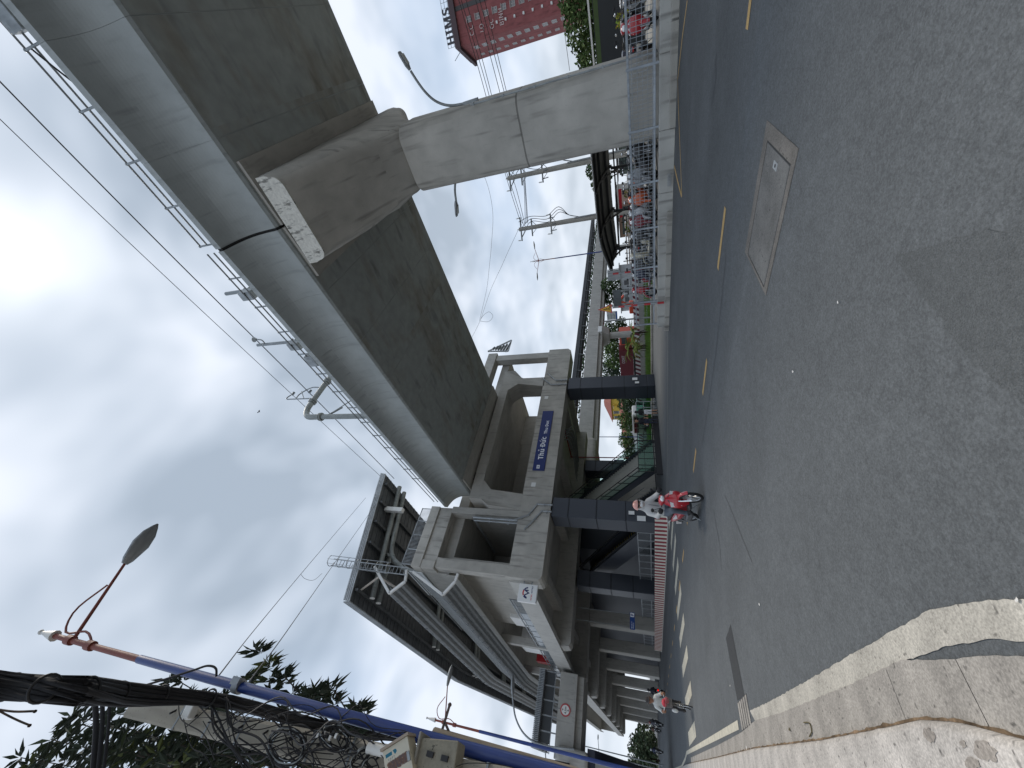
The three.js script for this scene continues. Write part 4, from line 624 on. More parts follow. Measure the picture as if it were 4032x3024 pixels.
{ // parking sign under the concourse
  const p = atX(-40, 2490, 2445), s = thing('parking_sign', 'blue parking sign hung under the concourse', 'sign'); part(s, 'board', mat.signBlue, (b) => b.box(p.x, p.y, p.z, .05, .42, 1.35)); const tx = flatText('', { w: 768, h: 224, bg: '#1d4688', draw: (c) => { c.fillStyle = '#fff'; c.fillRect(560, 20, 190, 184); c.fillStyle = '#173a86'; c.font = 'bold 190px sans-serif'; c.textAlign = 'center'; c.fillText('P', 655, 116); c.fillStyle = '#fff'; c.font = '64px sans-serif'; c.textAlign = 'left'; c.fillText('BAI GIU XE', 40, 80); c.fillText('PARKING', 40, 155); } }); placard(s, 'face_print', tx, V(p.x + .03, p.y, p.z), V(0, 0, -1), 1.33, .4); part(s, 'hanger', mat.steelG, (b) => { for (const d of [-.5, .5]) b.rod(V(p.x, p.y + .25, p.z + d), V(p.x, 7.7, p.z + d), .02, .02, 6); }); }
// ---------------------------------------------------------------- footbridges joined to the station
{
  const x0 = -44.0, x1 = -48.2, g = thing('road_footbridge', 'concrete footbridge with a corrugated roof crossing the road from the station', 'footbridge');
  part(g, 'deck_beam', mat.conc, (b) => b.rspan(x0, 7.72, -.6, x1, 9.32, -6.6, .06, 1));
  part(g, 'deck_beam_lower', mat.conc, (b) => b.span(x0 - .5, 7.2, -.8, x1 + .5, 7.73, -6.5));
  const corr = []; const nC = 46; for (let k = 0; k < nC; k++) { const z = mix(-6.5, -.9, (k + .5) / nC); part(g, 'roof_rib', mat.galv, (b) => b.rspan(x0 + .5, 10.66, z - .045, x1 - .5, 11.22, z + .045, .04, 1)); }
  part(g, 'roof', mat.roofDark, (b) => b.span(x0 + .35, 10.75, -6.5, x1 - .35, 11.1, -.9));
  part(g, 'side_screen', M(.05, .055, .06, { roughness: .5 }), (b) => b.span(x0 - .1, 9.75, -1.4, x0 - .16, 10.72, -6.5));
  for (let z = -6.4; z <= -1; z += 1.06) part(g, 'roof_post', mat.galv, (b) => b.bar(V(x0 - .1, 9.3, z), V(x0 - .1, 10.7, z), .1, .1));
  part(g, 'hand_rail', mat.galv, (b) => { b.bar(V(x0 - .05, 9.75, -.8), V(x0 - .05, 9.75, -6.5), .06, .06); });
  part(g, 'landing_pier', mat.conc, (b) => b.rspan(x0 - .3, 0, .1, x0 - 3.6, 7.25, -1.15, .2, 2));
  part(g, 'landing_pod', mat.concL, (b) => b.rspan(x0 + .6, 6.5, 2.2, x1 - .4, 9.1, -1.5, .3, 3));
  part(g, 'stair_canopy', M(.03, .035, .06, { roughness: .5 }), (b) => b.prism([[0, 6.6], [0, 6.0], [9, 1.2], [9, 2.2]], (u, v) => V(x0 - .2 - u * 1.2, v, -1.75), (u, v) => V(x0 - .2 - u * 1.2, v, 1.4)));
  const s = thing('height_limit_sign', 'round red rimmed height limit sign on the footbridge beam', 'road sign'); const c = V(x0 + .05, 8.62, -3.86); part(s, 'disc', mat.red, (b) => b.rod(V(c.x - .03, c.y, c.z), c, .46, .46, 28)); const tx = flatText('', { w: 256, h: 256, bg: '#e8e6e2', draw: (q) => { q.fillStyle = '#111'; q.font = 'bold 78px sans-serif'; q.textAlign = 'center'; q.fillText('4,5m', 128, 132); q.beginPath(); q.moveTo(96, 26); q.lineTo(160, 26); q.lineTo(128, 66); q.fill(); q.beginPath(); q.moveTo(96, 230); q.lineTo(160, 230); q.lineTo(128, 190); q.fill(); } });
  const f = new THREE.Mesh(new THREE.CircleGeometry(.35, 28).rotateY(Math.PI / 2), M(1, 1, 1, { map: tx, roughness: .6 })); f.name = 'face_print'; f.position.set(c.x + .005, c.y, c.z); s.add(f); part(s, 'bracket', mat.steelG, (b) => b.bar(V(c.x - .06, 9.05, c.z - .02), V(c.x - .06, 9.45, c.z - .02), .05, .05));
}
{
  const x0 = -44.6, x1 = -48.4, g = thing('highway_footbridge', 'long concrete footbridge with dark mesh sides running away beyond the station', 'footbridge');
  for (let k = 0; k < 3; k++) part(g, 'deck_beam', mat.conc, (b) => b.rspan(x0, 7.75, -30.2 - k * 28, x1, 9.9, -58.15 - k * 28, .08, 1));
  part(g, 'soffit_ledge', mat.conc, (b) => b.span(x0 - .6, 7.2, -30, x1 + .6, 7.76, -112));
  part(g, 'roof', M(.05, .055, .06, { roughness: .6 }), (b) => b.span(x0 + .2, 11.05, -33, x1 - .2, 11.75, -112));
  part(g, 'mesh_band', M(.07, .08, .085, { roughness: .6 }), (b) => { for (let z = -33; z > -112; z -= .5) b.span(x0 - .02, 10.72, z, x0 - .05, 11.1, z - .34); });
  for (let z = -36; z > -110; z -= 4.2) part(g, 'curved_rib', mat.galv, (b) => b.path([V(x0, 9.9, z), V(x0 + .14, 10.6, z), V(x0 + .5, 11.2, z + .3)], .06, 12, 6));
  part(g, 'flower_trough', M(.05, .08, .035, { roughness: 1 }), (b) => { reseed(8); for (let z = -33; z > -110; z -= .35) b.ball(x0 - .1, 10.0 + rr(0, .22), z, rr(.1, .22), 1, 1, 1, 6); });
  for (const z of [-60.2, -96]) { part(g, 'pier', mat.conc, (b) => b.rod(V(-46.5, 0, z), V(-46.5, 6.4, z), .62, .62, 20)); part(g, 'pier_head', mat.conc, (b) => b.prism([[-1.0, 6.0], [1.0, 6.0], [1.9, 7.2], [-1.9, 7.2]], (u, v) => V(-46.5 + u, v, z + 1.0), (u, v) => V(-46.5 + u, v, z - 1.0))); part(g, 'bearing_block', mat.white, (b) => { b.span(x0 + .05, 7.25, z + 1.1, x0 - .6, 7.95, z - .6); }); }
  part(g, 'landing', mat.conc, (b) => b.rspan(x0 + 1.5, 7.0, -28.5, x1 - 1.5, 9.6, -33.5, .6, 3));
}
// ---------------------------------------------------------------- fence, scooters and shelter on the raised strip
{
  const f = thing('mesh_fence', 'grey welded mesh fence with flat posts along the kerb in front of the scooters', 'fence'); const z = -15.3, posts = []; for (let k = -6; k < 6; k++) posts.push(-1.83 - k * 1.655);
  for (const x of posts) part(f, 'post', mat.fence, (b) => b.rspan(x - .035, .47, z - .03, x + .035, 1.43, z + .03, .008));
  const X0 = posts[0], X1 = posts[posts.length - 1];
  for (let k = 0; k + 1 < posts.length; k++) for (const y of [.605, 1.365]) part(f, 'rail', mat.fence, (b) => b.rspan(posts[k] - .035, y - .034, z - .034, posts[k + 1] + .035, y + .034, z + .034, .008));
  const vg = new B().box(0, 0, 0, .013, .74, .011).geo(); for (let k = 0; k + 1 < posts.length; k++) { const n = 13; for (let j = 1; j <= n; j++) { const o = new THREE.Mesh(vg, mat.fence); o.name = 'mesh_wire'; o.position.set(mix(posts[k], posts[k + 1], j / (n + 1)), .985, z); f.add(o); } }
  const hg = new B().box(0, 0, 0, 1.62, .012, .011).geo(); for (let k = 0; k + 1 < posts.length; k++) for (const y of [.66, .80, .95, 1.10, 1.26]) { const o = new THREE.Mesh(hg, mat.fence); o.name = 'mesh_wire'; o.position.set((posts[k] + posts[k + 1]) / 2, y, z + .011); f.add(o); }
  const g = thing('fence_gate', 'short open grey gate leaf at the end of the mesh fence', 'gate'); part(g, 'frame', mat.fence, (b) => { for (const x of [-10.15, -11.36]) b.rspan(x - .03, .47, z - .07, x + .03, 1.45, z - .01, .008); for (const y of [.62, 1.38]) b.rspan(-10.15, y - .025, z - .065, -11.36, y + .025, z - .015, .008); }); for (let j = 1; j < 5; j++) part(g, 'mesh_wire', mat.fence, (b) => b.box(-10.75, .62 + j * .15, z - .04, 1.2, .009, .009));
}
// scooter: front towards +x
function wheelParts(g, name, x, R, w, spoke) {
  const t = part(g, name, mat.rubber, (b) => b.torus(V(x, R, 0), V(0, 0, 1), R - w * .5, w * .5, 26, 8)); part(t, 'rim', mat.alu, (b) => { b.torus(V(x, R, 0), V(0, 0, 1), R - w * 1.05, .016, 24, 6); for (let k = 0; k < spoke; k++) { const a = k / spoke * TAU; b.bar(V(x, R, 0), V(x + Math.cos(a) * (R - w), R + Math.sin(a) * (R - w), 0), .025, .02); } b.rod(V(x, R, -.06), V(x, R, .06), .05, .05, 12); }); return t;
}
const ring = (x, y, w, h, n = 12, p = 2.4) => { const o = []; for (let k = 0; k < n; k++) { const a = k / n * TAU, c = Math.cos(a), s = Math.sin(a), q = Math.pow(Math.pow(Math.abs(c), p) + Math.pow(Math.abs(s), p), -1 / p); o.push(V(x, y + s * q * h, c * q * w)); } return o; };
function makeScooter(o) {
  const g = new THREE.Group(), bm = o.body, am = o.accent || mat.black, seat = o.seat || M(.03, .03, .032, { roughness: .6 });
  wheelParts(g, 'front_wheel', .66, .245, .095, 5); wheelParts(g, 'rear_wheel', -.62, .245, .105, 5);
  part(g, 'fork', mat.alu, (b) => { for (const z of [-.075, .075]) b.rod(V(.66, .245, z), V(.52, .72, z * .8), .022, .022, 8); });
  part(g, 'front_fender', bm, (b) => { const R = .29; const rg = []; for (let k = 0; k <= 8; k++) { const a = mix(.05, 2.5, k / 8), c = V(.66 + Math.cos(a) * R, .245 + Math.sin(a) * R, 0), n = V(Math.cos(a), Math.sin(a), 0), w = mix(.05, .075, Math.sin(k / 8 * Math.PI)); rg.push([V(c.x, c.y, -w), V(c.x + n.x * .03, c.y + n.y * .03, -w * .6), V(c.x + n.x * .04, c.y + n.y * .04, 0), V(c.x + n.x * .03, c.y + n.y * .03, w * .6), V(c.x, c.y, w), V(c.x - n.x * .01, c.y - n.y * .01, 0)]); } b.smoothLoft(rg); });
  // apron: broad curved shield
  part(g, 'front_apron', bm, (b) => { const rg = []; for (let k = 0; k <= 8; k++) { const t = k / 8, y = mix(.33, .93, t), w = [.09, .14, .19, .22, .235, .23, .20, .155, .11][k], x = mix(.50, .47, t) + Math.sin(t * Math.PI) * .07; const r = []; for (let j = 0; j <= 8; j++) { const s = mix(-1, 1, j / 8); r.push(V(x + .07 * (1 - s * s), y, s * w)); } for (let j = 8; j >= 0; j--) { const s = mix(-1, 1, j / 8); r.push(V(x - .03 + .03 * (1 - s * s), y, s * w * .97)); } rg.push(r); } b.smoothLoft(rg); });
  part(g, 'apron_trim', am, (b) => { for (const s of [-1, 1]) b.tris([V(.575, .86, s * .05), V(.555, .74, s * .19), V(.58, .62, s * .11), V(.575, .86, s * .05), V(.58, .62, s * .11), V(.60, .7, s * .03)]); });
  for (const s of [-1, 1]) part(g, 'indicator', M(.75, .76, .74, { roughness: .15, clearcoat: 1 }), (b) => b.ball(.545, .70, s * .165, .05, .5, .6, 1.1, 10));
  part(g, 'handlebar_cover', bm, (b) => b.smoothLoft([ring(.36, .99, .10, .05), ring(.44, 1.0, .15, .075), ring(.52, .985, .12, .07), ring(.57, .965, .06, .045)]));
  part(g, 'headlight', M(.8, .82, .83, { roughness: .1, clearcoat: 1, metalness: .3 }), (b) => b.ball(.555, .975, 0, .075, .5, .75, 1.1, 14));
  part(g, 'handlebar', mat.black, (b) => { b.path([V(.40, 1.01, -.30), V(.42, 1.0, -.12), V(.42, 1.0, .12), V(.40, 1.01, .30)], .013, 16, 6); for (const s of [-1, 1]) b.rod(V(.40, 1.01, s * .23), V(.385, 1.012, s * .35), .019, .019, 8); });
  for (const s of [-1, 1]) { const m = part(g, 'mirror', mat.black, (b) => { b.path([V(.42, 1.02, s * .20), V(.43, 1.12, s * .24), V(.42, 1.21, s * .27)], .007, 10, 5); b.ball(.42, 1.235, s * .28, .055, .25, .75, 1, 10); }); part(m, 'mirror_glass', M(.8, .82, .85, { roughness: .05, metalness: 1 }), (b) => b.ball(.405, 1.235, s * .28, .048, .15, .72, 1, 10)); part(g, 'brake_lever', mat.chrome, (b) => b.rod(V(.44, 1.0, s * .2), V(.42, .985, s * .33), .007, .006, 6)); }
  part(g, 'footboard', am, (b) => b.smoothLoft([ring(.46, .34, .12, .05), ring(.3, .30, .16, .05), ring(0, .30, .16, .05), ring(-.15, .36, .15, .08)]));
  part(g, 'leg_shield_back', am, (b) => b.smoothLoft([ring(.44, .6, .10, .26), ring(.40, .62, .12, .28), ring(.37, .62, .06, .22)]));
  part(g, 'side_body', bm, (b) => b.smoothLoft([ring(.02, .44, .08, .10), ring(-.12, .50, .145, .17), ring(-.38, .56, .17, .17), ring(-.62, .63, .15, .12), ring(-.82, .69, .10, .07), ring(-.92, .71, .04, .03)]));
  part(g, 'seat', seat, (b) => b.smoothLoft([ring(.06, .70, .07, .03), ring(-.05, .72, .12, .055), ring(-.3, .725, .14, .055), ring(-.48, .76, .14, .055), ring(-.72, .775, .115, .045), ring(-.8, .77, .05, .02)]));
  part(g, 'grab_rail', mat.alu, (b) => b.path([V(-.6, .74, -.14), V(-.8, .80, -.14), V(-.9, .81, 0), V(-.8, .80, .14), V(-.6, .74, .14)], .014, 20, 6));
  part(g, 'tail_light', M(.5, .02, .02, { roughness: .2, clearcoat: 1 }), (b) => b.ball(-.9, .69, 0, .06, .5, .6, 1.3, 10));
  part(g, 'number_plate', mat.white, (b) => b.box(-.95, .5, 0, .01, .14, .19, 0, 0, .3)); part(g, 'rear_fender', am, (b) => b.path([V(-.75, .58, 0), V(-.9, .52, 0), V(-.97, .4, 0)], .05, 8, 6));
  part(g, 'engine', M(.14, .14, .145, { roughness: .5, metalness: .6 }), (b) => { b.rbox(-.3, .28, .1, .5, .18, .14, .05, 2); b.rod(V(-.1, .28, -.08), V(-.62, .25, -.1), .05, .04, 10); });
  part(g, 'exhaust', mat.steelG, (b) => { b.rod(V(-.25, .25, -.17), V(-.85, .33, -.19), .05, .06, 12); });
  part(g, 'stand', mat.steelG, (b) => { b.rod(V(-.28, .22, .1), V(-.24, .01, .22), .012, .012, 6); b.rod(V(-.28, .22, -.1), V(-.24, .01, -.22), .012, .012, 6); });
  return g;
}
{
  const cl = (r, g, b, c = .7) => M(r, g, b, { roughness: .32, clearcoat: c, clearcoatRoughness: .15 });
  const pal = { red: cl(.42, .012, .02), darkred: cl(.20, .008, .02), black: cl(.014, .014, .016), grey: cl(.22, .23, .24), silver: cl(.50, .51, .52), navy: cl(.012, .018, .05), orange: cl(.55, .10, .02), cream: cl(.62, .58, .46), white: cl(.70, .70, .69), teal: cl(.05, .16, .22) };
  const front = [ // x, turn from facing the road, body, accent, label
    [-.95, .1, 'red', 'white', 'bright red scooter facing the road beside the pier'], [-.05, -.2, 'black', 'teal', 'black scooter with a teal front panel next to the bright red scooter'], [.75, .15, 'silver', 'black', 'silver scooter beyond the black and teal scooter, by the fence'],
    [-4.35, .25, 'black', 'silver', 'black motor scooter with silver side panels on the station side of the pier'], [-4.95, -.15, 'grey', 'black', 'dark grey scooter beside the black scooter with silver panels'], [-5.45, .35, 'grey', 'orange', 'grey scooter with orange flashes in the row behind the fence'], [-5.95, .1, 'orange', 'silver', 'orange scooter with a silver apron trim'], [-6.4, -.2, 'silver', 'black', 'silver scooter between the orange and the dark red scooters'], [-6.85, .2, 'darkred', 'silver', 'dark red scooter behind the fence under the shelter'], [-7.35, -.1, 'black', 'white', 'black scooter with white trim beside the cream scooter'], [-7.95, -.75, 'cream', 'cream', 'cream scooter with a matching round front parked at an angle'], [-8.65, .1, 'black', 'grey', 'black scooter with grey trim beside the cream scooter'], [-9.15, -.1, 'navy', 'silver', 'navy scooter with bright silver trim near the fence end'], [-9.75, -.35, 'red', 'darkred', 'red scooter last in the row beside the gate'],
  ];
  front.forEach(([x, t, c, a, label]) => { const g = makeScooter({ body: pal[c], accent: pal[a] }); g.name = numbered('scooter'); g.userData = { label, category: 'scooter', group: 'scooters parked behind the fence' }; g.position.set(x, .455, -16.55 + Math.sin(x * 7) * .12); g.rotation.y = -Math.PI / 2 + t; scene.add(g); });
  const cols = ['black', 'grey', 'silver', 'black', 'navy', 'darkred', 'white']; const protos = {};
  for (let k = 0; k < 16; k++) { const c = cols[k % 7], x = 1.2 - k * .72 - (k % 3) * .06; const z = -18.9 + Math.sin(k * 5) * .2, ry = Math.PI / 2 + Math.sin(k * 3.3) * .25; const label = { black: 'black scooter in the back row under the shelter', grey: 'grey scooter in the back row under the shelter', silver: 'silver scooter in the back row under the shelter', navy: 'navy scooter in the back row under the shelter', darkred: 'dark red scooter in the back row under the shelter', white: 'white scooter in the back row under the shelter' }[c];
    if (!protos[c]) { const g = protos[c] = makeScooter({ body: pal[c], accent: pal.black }); g.name = numbered('scooter'); g.userData = { label, category: 'scooter', group: 'scooters parked under the shelter' }; g.position.set(x, .455, z); g.rotation.y = ry; scene.add(g); } else copyOf(protos[c], [x, .455, z], ry); }
  // helmets left on seats and mirrors
  for (const [x, y, z, m, label] of [[-4.55, 1.32, -16.9, pal.silver, 'silver helmet hung on the black scooter beside the pier'], [-5.6, 1.3, -16.8, pal.grey, 'grey helmet left on the grey and orange scooter'], [-6.5, 1.32, -16.9, pal.white, 'white helmet left on a silver scooter'], [-.35, 1.3, -17.0, pal.grey, 'grey helmet left on a scooter beside the bright red one']]) { const h = thing('helmet', label, 'helmet', [0, 0, 0], 0, 'helmets left on scooters'); part(h, 'shell', m, (b) => b.add(new THREE.SphereGeometry(.125, 16, 10, 0, TAU, 0, 1.9), new THREE.Matrix4().setPosition(x, y, z))); part(h, 'visor', mat.black, (b) => b.add(new THREE.SphereGeometry(.129, 14, 6, .6, 1.9, 1.2, .5), new THREE.Matrix4().setPosition(x, y, z))); }
}
{ // curved black scooter shelter
  const g = thing('scooter_shelter', 'black curved steel canopy on posts over the parked scooters', 'shelter'); const x0 = -3.4, x1 = -11.1, zF = -18.7, zB = -22.4;
  const S = (t, s) => { const x = mix(x0, x1, t), end = smooth(.55, 1, t), yF = 2.98 - .05 * (1 - t) - end * end * .5, yB = 2.35 - end * .1; return V(x, mix(yF, yB, s) + Math.sin(s * Math.PI) * .16, mix(zF - end * .4, zB, s)); };
  const roofM = M(.035, .04, .038, { roughness: .6 });
  for (let i = 0; i < 12; i++) part(g, 'roof_sheet', roofM, (b) => { const t0 = i / 12, t1 = (i + .985) / 12; for (let k = 0; k < 6; k++) { const a = S(t0, k / 6), c = S(t1, k / 6), d = S(t1, (k + 1) / 6), e = S(t0, (k + 1) / 6); b.quad(a, c, d, e); const u = V(0, .03, 0); b.quad(a.clone().add(u), e.clone().add(u), d.clone().add(u), c.clone().add(u)); } });
  part(g, 'front_edge', mat.galv, (b) => { const p = []; for (let k = 0; k <= 24; k++) p.push(S(k / 24, 0)); b.path(p, .028, 48, 6); });
  for (const s of [.2, .5, .8]) part(g, 'purlin', mat.black, (b) => { for (let k = 0; k < 24; k++) b.bar(S(k / 24, s).add(V(0, -.05, 0)), S((k + 1) / 24, s).add(V(0, -.05, 0)), .06, .09); });
  for (let x = -4.2; x > -11.2; x -= 2.15) { const t = (x - x0) / (x1 - x0); part(g, 'post', mat.black, (b) => b.bar(V(x, .45, zB + .5), V(x, 2.3, zB + .5), .11, .11)); part(g, 'arm', mat.black, (b) => { b.path([V(x, 1.75, zB + .5), V(x, 2.15, zB + 1.0), S(t, .35).add(V(0, -.06, 0)), S(t, .02).add(V(0, -.06, 0))], .05, 20, 6); b.path([V(x, 2.1, zB + .5), S(t, .95).add(V(0, -.05, 0))], .05, 6, 6); for (let k = 0; k < 6; k++) b.bar(S(t, k / 6).add(V(0, -.05, 0)), S(t, (k + 1) / 6).add(V(0, -.05, 0)), .07, .1); }); }
  part(g, 'lower_rail', mat.black, (b) => b.bar(V(x0, 2.12, zB + .5), V(x1, 2.12, zB + .5), .07, .07));
  const sh = thing('dark_booth', 'low dark booth with a white eave behind the bright red scooter', 'booth'); part(sh, 'wall', M(.02, .025, .03, { roughness: .5 }), (b) => b.span(-3.5, .45, -25.5, 2.2, 2.75, -26.2)); part(sh, 'eave', mat.white, (b) => b.bar(V(-3.5, 2.86, -25.3), V(2.4, 2.95, -25.2), .16, .08)); part(sh, 'notice_strip', M(.07, .11, .04, { roughness: .8 }), (b) => b.span(-3.4, 2.5, -25.48, 2, 2.72, -25.49));
  const ps = thing('pallet_stack', 'stack of weathered grey concrete planks standing behind the scooters', 'planks'); for (let k = 0; k < 5; k++) part(ps, 'plank', mat.conc, (b) => b.rspan(1.0 + k * .24, .46, -23.2, 1.2 + k * .24, 2.5 - (k % 2) * .1, -23.4, .02)); part(ps, 'tie', mat.conc, (b) => { for (const y of [1.2, 1.9]) b.span(.9, y, -23.15, 2.3, y + .08, -23.19); });
  const wb = thing('bamboo_rack', 'rack of pale horizontal poles behind the shelter', 'rack'); for (let k = 0; k < 6; k++) part(wb, 'pole', M(.55, .50, .46, { roughness: .8 }), (b) => b.rod(V(-10.2, .95 + k * .16, -25.2), V(-13.6, .95 + k * .16, -25.4), .045, .045, 8)); part(wb, 'upright', mat.bark, (b) => { for (const x of [-10.6, -12, -13.3]) b.rod(V(x, .0, -25.3), V(x, 2.0, -25.3), .03, .03, 6); });
}
{ // low traders' huts behind the shelter, seen under its eave
  const tin = (r, g, b) => M(r, g, b, { roughness: .6, metalness: .2, map: tMet });
  const hut = (x0, x1, y1, z, c, label) => { const h = thing('market_hut', label, 'hut'); part(h, 'wall', c, (b) => b.span(x0, 0, z, x1, y1, z - 3)); part(h, 'roof', tin(.36, .34, .33), (b) => b.bar(V(x0 + .2, y1 + .15, z - 1.3), V(x1 - .2, y1 + .15, z - 1.3), 4.2, .1)); part(h, 'shutter', tin(.16, .22, .22), (b) => { for (let k = 0; k < 8; k++) b.span(x0 - .3, .4 + k * .22, z + .03, x1 + .3, .58 + k * .22, z + .005); }); };
  hut(-6.2, -8.4, 2.3, -34, M(.45, .40, .36), 'small hut with a grey shutter between the utility poles'); hut(-8.7, -10.8, 2.1, -35, M(.30, .36, .33), 'small green grey hut beside the bamboo rack'); hut(-13.4, -16.5, 2.4, -36, M(.46, .30, .24), 'small brick coloured hut beyond the bamboo rack');
  // red roofed stall and a parked white car glimpsed between the poles
  const st = thing('market_stall', 'open stall with a red valance behind the shelter', 'stall'); part(st, 'roof', M(.5, .5, .48), (b) => b.span(-10.5, 2.2, -31, -12.6, 2.28, -33)); part(st, 'valance', M(.40, .02, .03), (b) => b.span(-10.5, 1.98, -30.98, -12.6, 2.2, -31)); part(st, 'counter', M(.55, .5, .42), (b) => b.span(-10.6, 0, -31.2, -12.5, 1.0, -32)); part(st, 'post', mat.galv, (b) => { for (const x of [-10.6, -12.5]) b.rod(V(x, 0, -31.1), V(x, 2.2, -31.1), .03, .03, 6); });
}
// ---------------------------------------------------------------- warning sign and banded posts at the gate
function bandedPost(x, z, y0, y1, label, group) { const g = thing('banded_post', label, 'post', [0, 0, 0], 0, group); part(g, 'pole', mat.galv, (b) => b.rod(V(x, y0, z), V(x, y1, z), .045, .045, 12)); for (let y = y0 + .02, k = 0; y < y1 - .3; y += .27, k++) if (k % 2 === 0) part(g, 'red_band', mat.red, (b) => b.rod(V(x, y, z), V(x, y + .26, z), .0475, .0475, 12)); return g; }
{
  const g = bandedPost(-10.02, -14.98, .22, 2.38, 'red banded post carrying the yellow triangle warning sign'); const x = -10.02, z = -14.90, y0 = 2.40, w = .235, h = .62; // leans with the photo: triangle point up
  const s = thing('warning_sign', 'yellow triangular roadworks warning sign with a red rim', 'road sign');
  const tri = (k, d) => [V(x - w * k, y0 + .03 * (1 - k), z + d), V(x + w * k, y0 + .03 * (1 - k), z + d), V(x, y0 + h * (k * .98 + .0), z + d)];
  part(s, 'plate', mat.red, (b) => b.prism([[-w, 0], [w, 0], [0, h]], (u, v) => V(x + u, y0 + v, z - .02), (u, v) => V(x + u, y0 + v, z)));
  part(s, 'panel', M(.62, .36, .03, { roughness: .5 }), (b) => b.tris([V(x - w * .76, y0 + .05, z + .003), V(x + w * .76, y0 + .05, z + .003), V(x, y0 + h * .86, z + .003)]));
  part(s, 'symbol', mat.black, (b) => { b.ball(x - .01, y0 + .34, z + .006, .028, 1, 1, .2, 8); b.bar(V(x - .02, y0 + .3, z + .006), V(x + .01, y0 + .18, z + .006), .02, .02); b.bar(V(x - .02, y0 + .28, z + .006), V(x + .06, y0 + .22, z + .006), .015, .015); b.bar(V(x + .01, y0 + .18, z + .006), V(x - .05, y0 + .08, z + .006), .018, .018); b.bar(V(x + .01, y0 + .18, z + .006), V(x + .05, y0 + .08, z + .006), .018, .018); b.ball(x + .1, y0 + .08, z + .006, .04, 1.2, .7, .2, 8); });
}
{ const g = bandedPost(-9.5, -17.0, .45, 2.55, 'red banded post with a grey box sign behind the red scooter'); const s = thing('box_sign', 'grey board sign seen from behind beside the banded post', 'sign'); part(s, 'board', mat.steelG, (b) => b.rspan(-9.35, 2.0, -17.0, -9.85, 2.6, -17.08, .01)); part(s, 'frame', mat.galv, (b) => { b.bar(V(-9.33, 2.0, -17.1), V(-9.33, 2.6, -17.1), .03, .03); b.bar(V(-9.87, 2.0, -17.1), V(-9.87, 2.6, -17.1), .03, .03); }); }
{ const s = thing('blank_board', 'large plain grey board on a frame beyond the gate', 'billboard'); const z = -30, a = atZ(z, 2412, 1145), c = atZ(z, 2448, 1205); part(s, 'board', M(.22, .25, .28, { roughness: .7, map: tMet }), (b) => b.span(a.x, c.y, z, c.x, a.y, z - .06)); part(s, 'leg', mat.galv, (b) => { for (const x of [a.x - .15, c.x + .15]) b.bar(V(x, 0, z - .1), V(x, a.y, z - .1), .08, .08); });
  const t = thing('site_notice', 'white printed site notice board on a grey pole', 'notice board'); const z2 = -28, p = atZ(z2, 2388, 1229), q = atZ(z2, 2432, 1257); part(t, 'board', mat.white, (b) => b.span(p.x, q.y, z2, q.x, p.y, z2 - .04)); const tx = flatText('', { w: 256, h: 384, bg: '#dfe3e2', draw: (c) => { c.fillStyle = '#2a4a44'; c.font = 'bold 30px sans-serif'; c.textAlign = 'center'; for (let k = 0; k < 8; k++) c.fillRect(24, 30 + k * 38, 150 + (k * 53) % 60, k % 3 ? 8 : 16); c.fillStyle = '#2c63a8'; c.fillRect(0, 330, 256, 54); } }); placard(t, 'face_print', tx, V((p.x + q.x) / 2, (p.y + q.y) / 2, z2 + .01), V(1, 0, 0), Math.abs(p.x - q.x) * .96, Math.abs(p.y - q.y) * .96); part(t, 'pole', mat.galv, (b) => b.bar(V(q.x - .1, 0, z2), V(q.x - .1, p.y + .3, z2), .09, .09)); }
// ---------------------------------------------------------------- utility poles and their lines
function uPole(x, z, h, label) {
  const g = thing('utility_pole', label, 'utility pole', [0, 0, 0], 0, 'utility poles behind the shelter'); part(g, 'shaft', mat.conc, (b) => b.rod(V(x, 0, z), V(x, h, z), .24, .15, 12));
  part(g, 'pipe', mat.galv, (b) => b.rod(V(x + .25, .4, z + .1), V(x + .2, h * .55, z + .1), .06, .06, 8));
  for (const [y, l] of [[h - .15, .95], [h - 1.05, .7], [h - 2.6, .8]]) part(g, 'cross_arm', mat.steelG, (b) => { b.bar(V(x - l * .8, y, z + l * .5), V(x + l * .8, y, z - l * .5), .09, .09); b.rod(V(x, y - .5, z), V(x + l * .6, y, z - l * .38), .02, .02, 5); b.rod(V(x, y - .5, z), V(x - l * .6, y, z + l * .38), .02, .02, 5); });
  for (const [y, l] of [[h - .15, .95], [h - 2.6, .8]]) for (const s of [-.75, 0, .75]) part(g, 'insulator', mat.whitePipe, (b) => { for (let k = 0; k < 3; k++) b.ball(x + s * l, y + .12 + k * .07, z - s * l * .62, .055, 1, .5, 1, 8); b.rod(V(x + s * l, y, z - s * l * .62), V(x + s * l, y + .34, z - s * l * .62), .015, .015, 5); });
  for (let k = 0; k < 3; k++) part(g, 'jumper_cable', mat.cable, (b) => b.path([V(x - .6 + k * .6, h - .1, z), V(x + .5 + k * .2, h - 1.1, z + .1), V(x + .2 + k * .25, h - 2.4, z), V(x + .8 + k * .2, h - 3.4, z), V(x + .45, h - 4.1, z), V(x + .25, h - 4.8, z + .1)], .022, 30, 5));
  part(g, 'dropout_fuse', mat.steelG, (b) => { for (const s of [-.5, 0, .5]) b.rod(V(x + s, h - 2.5, z + .1), V(x + s + .08, h - 3.0, z + .2), .035, .035, 6); });
}
uPole(-7.95, -30, 9.9, 'concrete utility pole with cross arms, the one nearer the pier'); uPole(-11.8, -30, 9.95, 'concrete utility pole with cross arms, the one farther from the pier'); uPole(-14.5, -62, 9.2, 'distant small utility pole seen above the shelter roof');
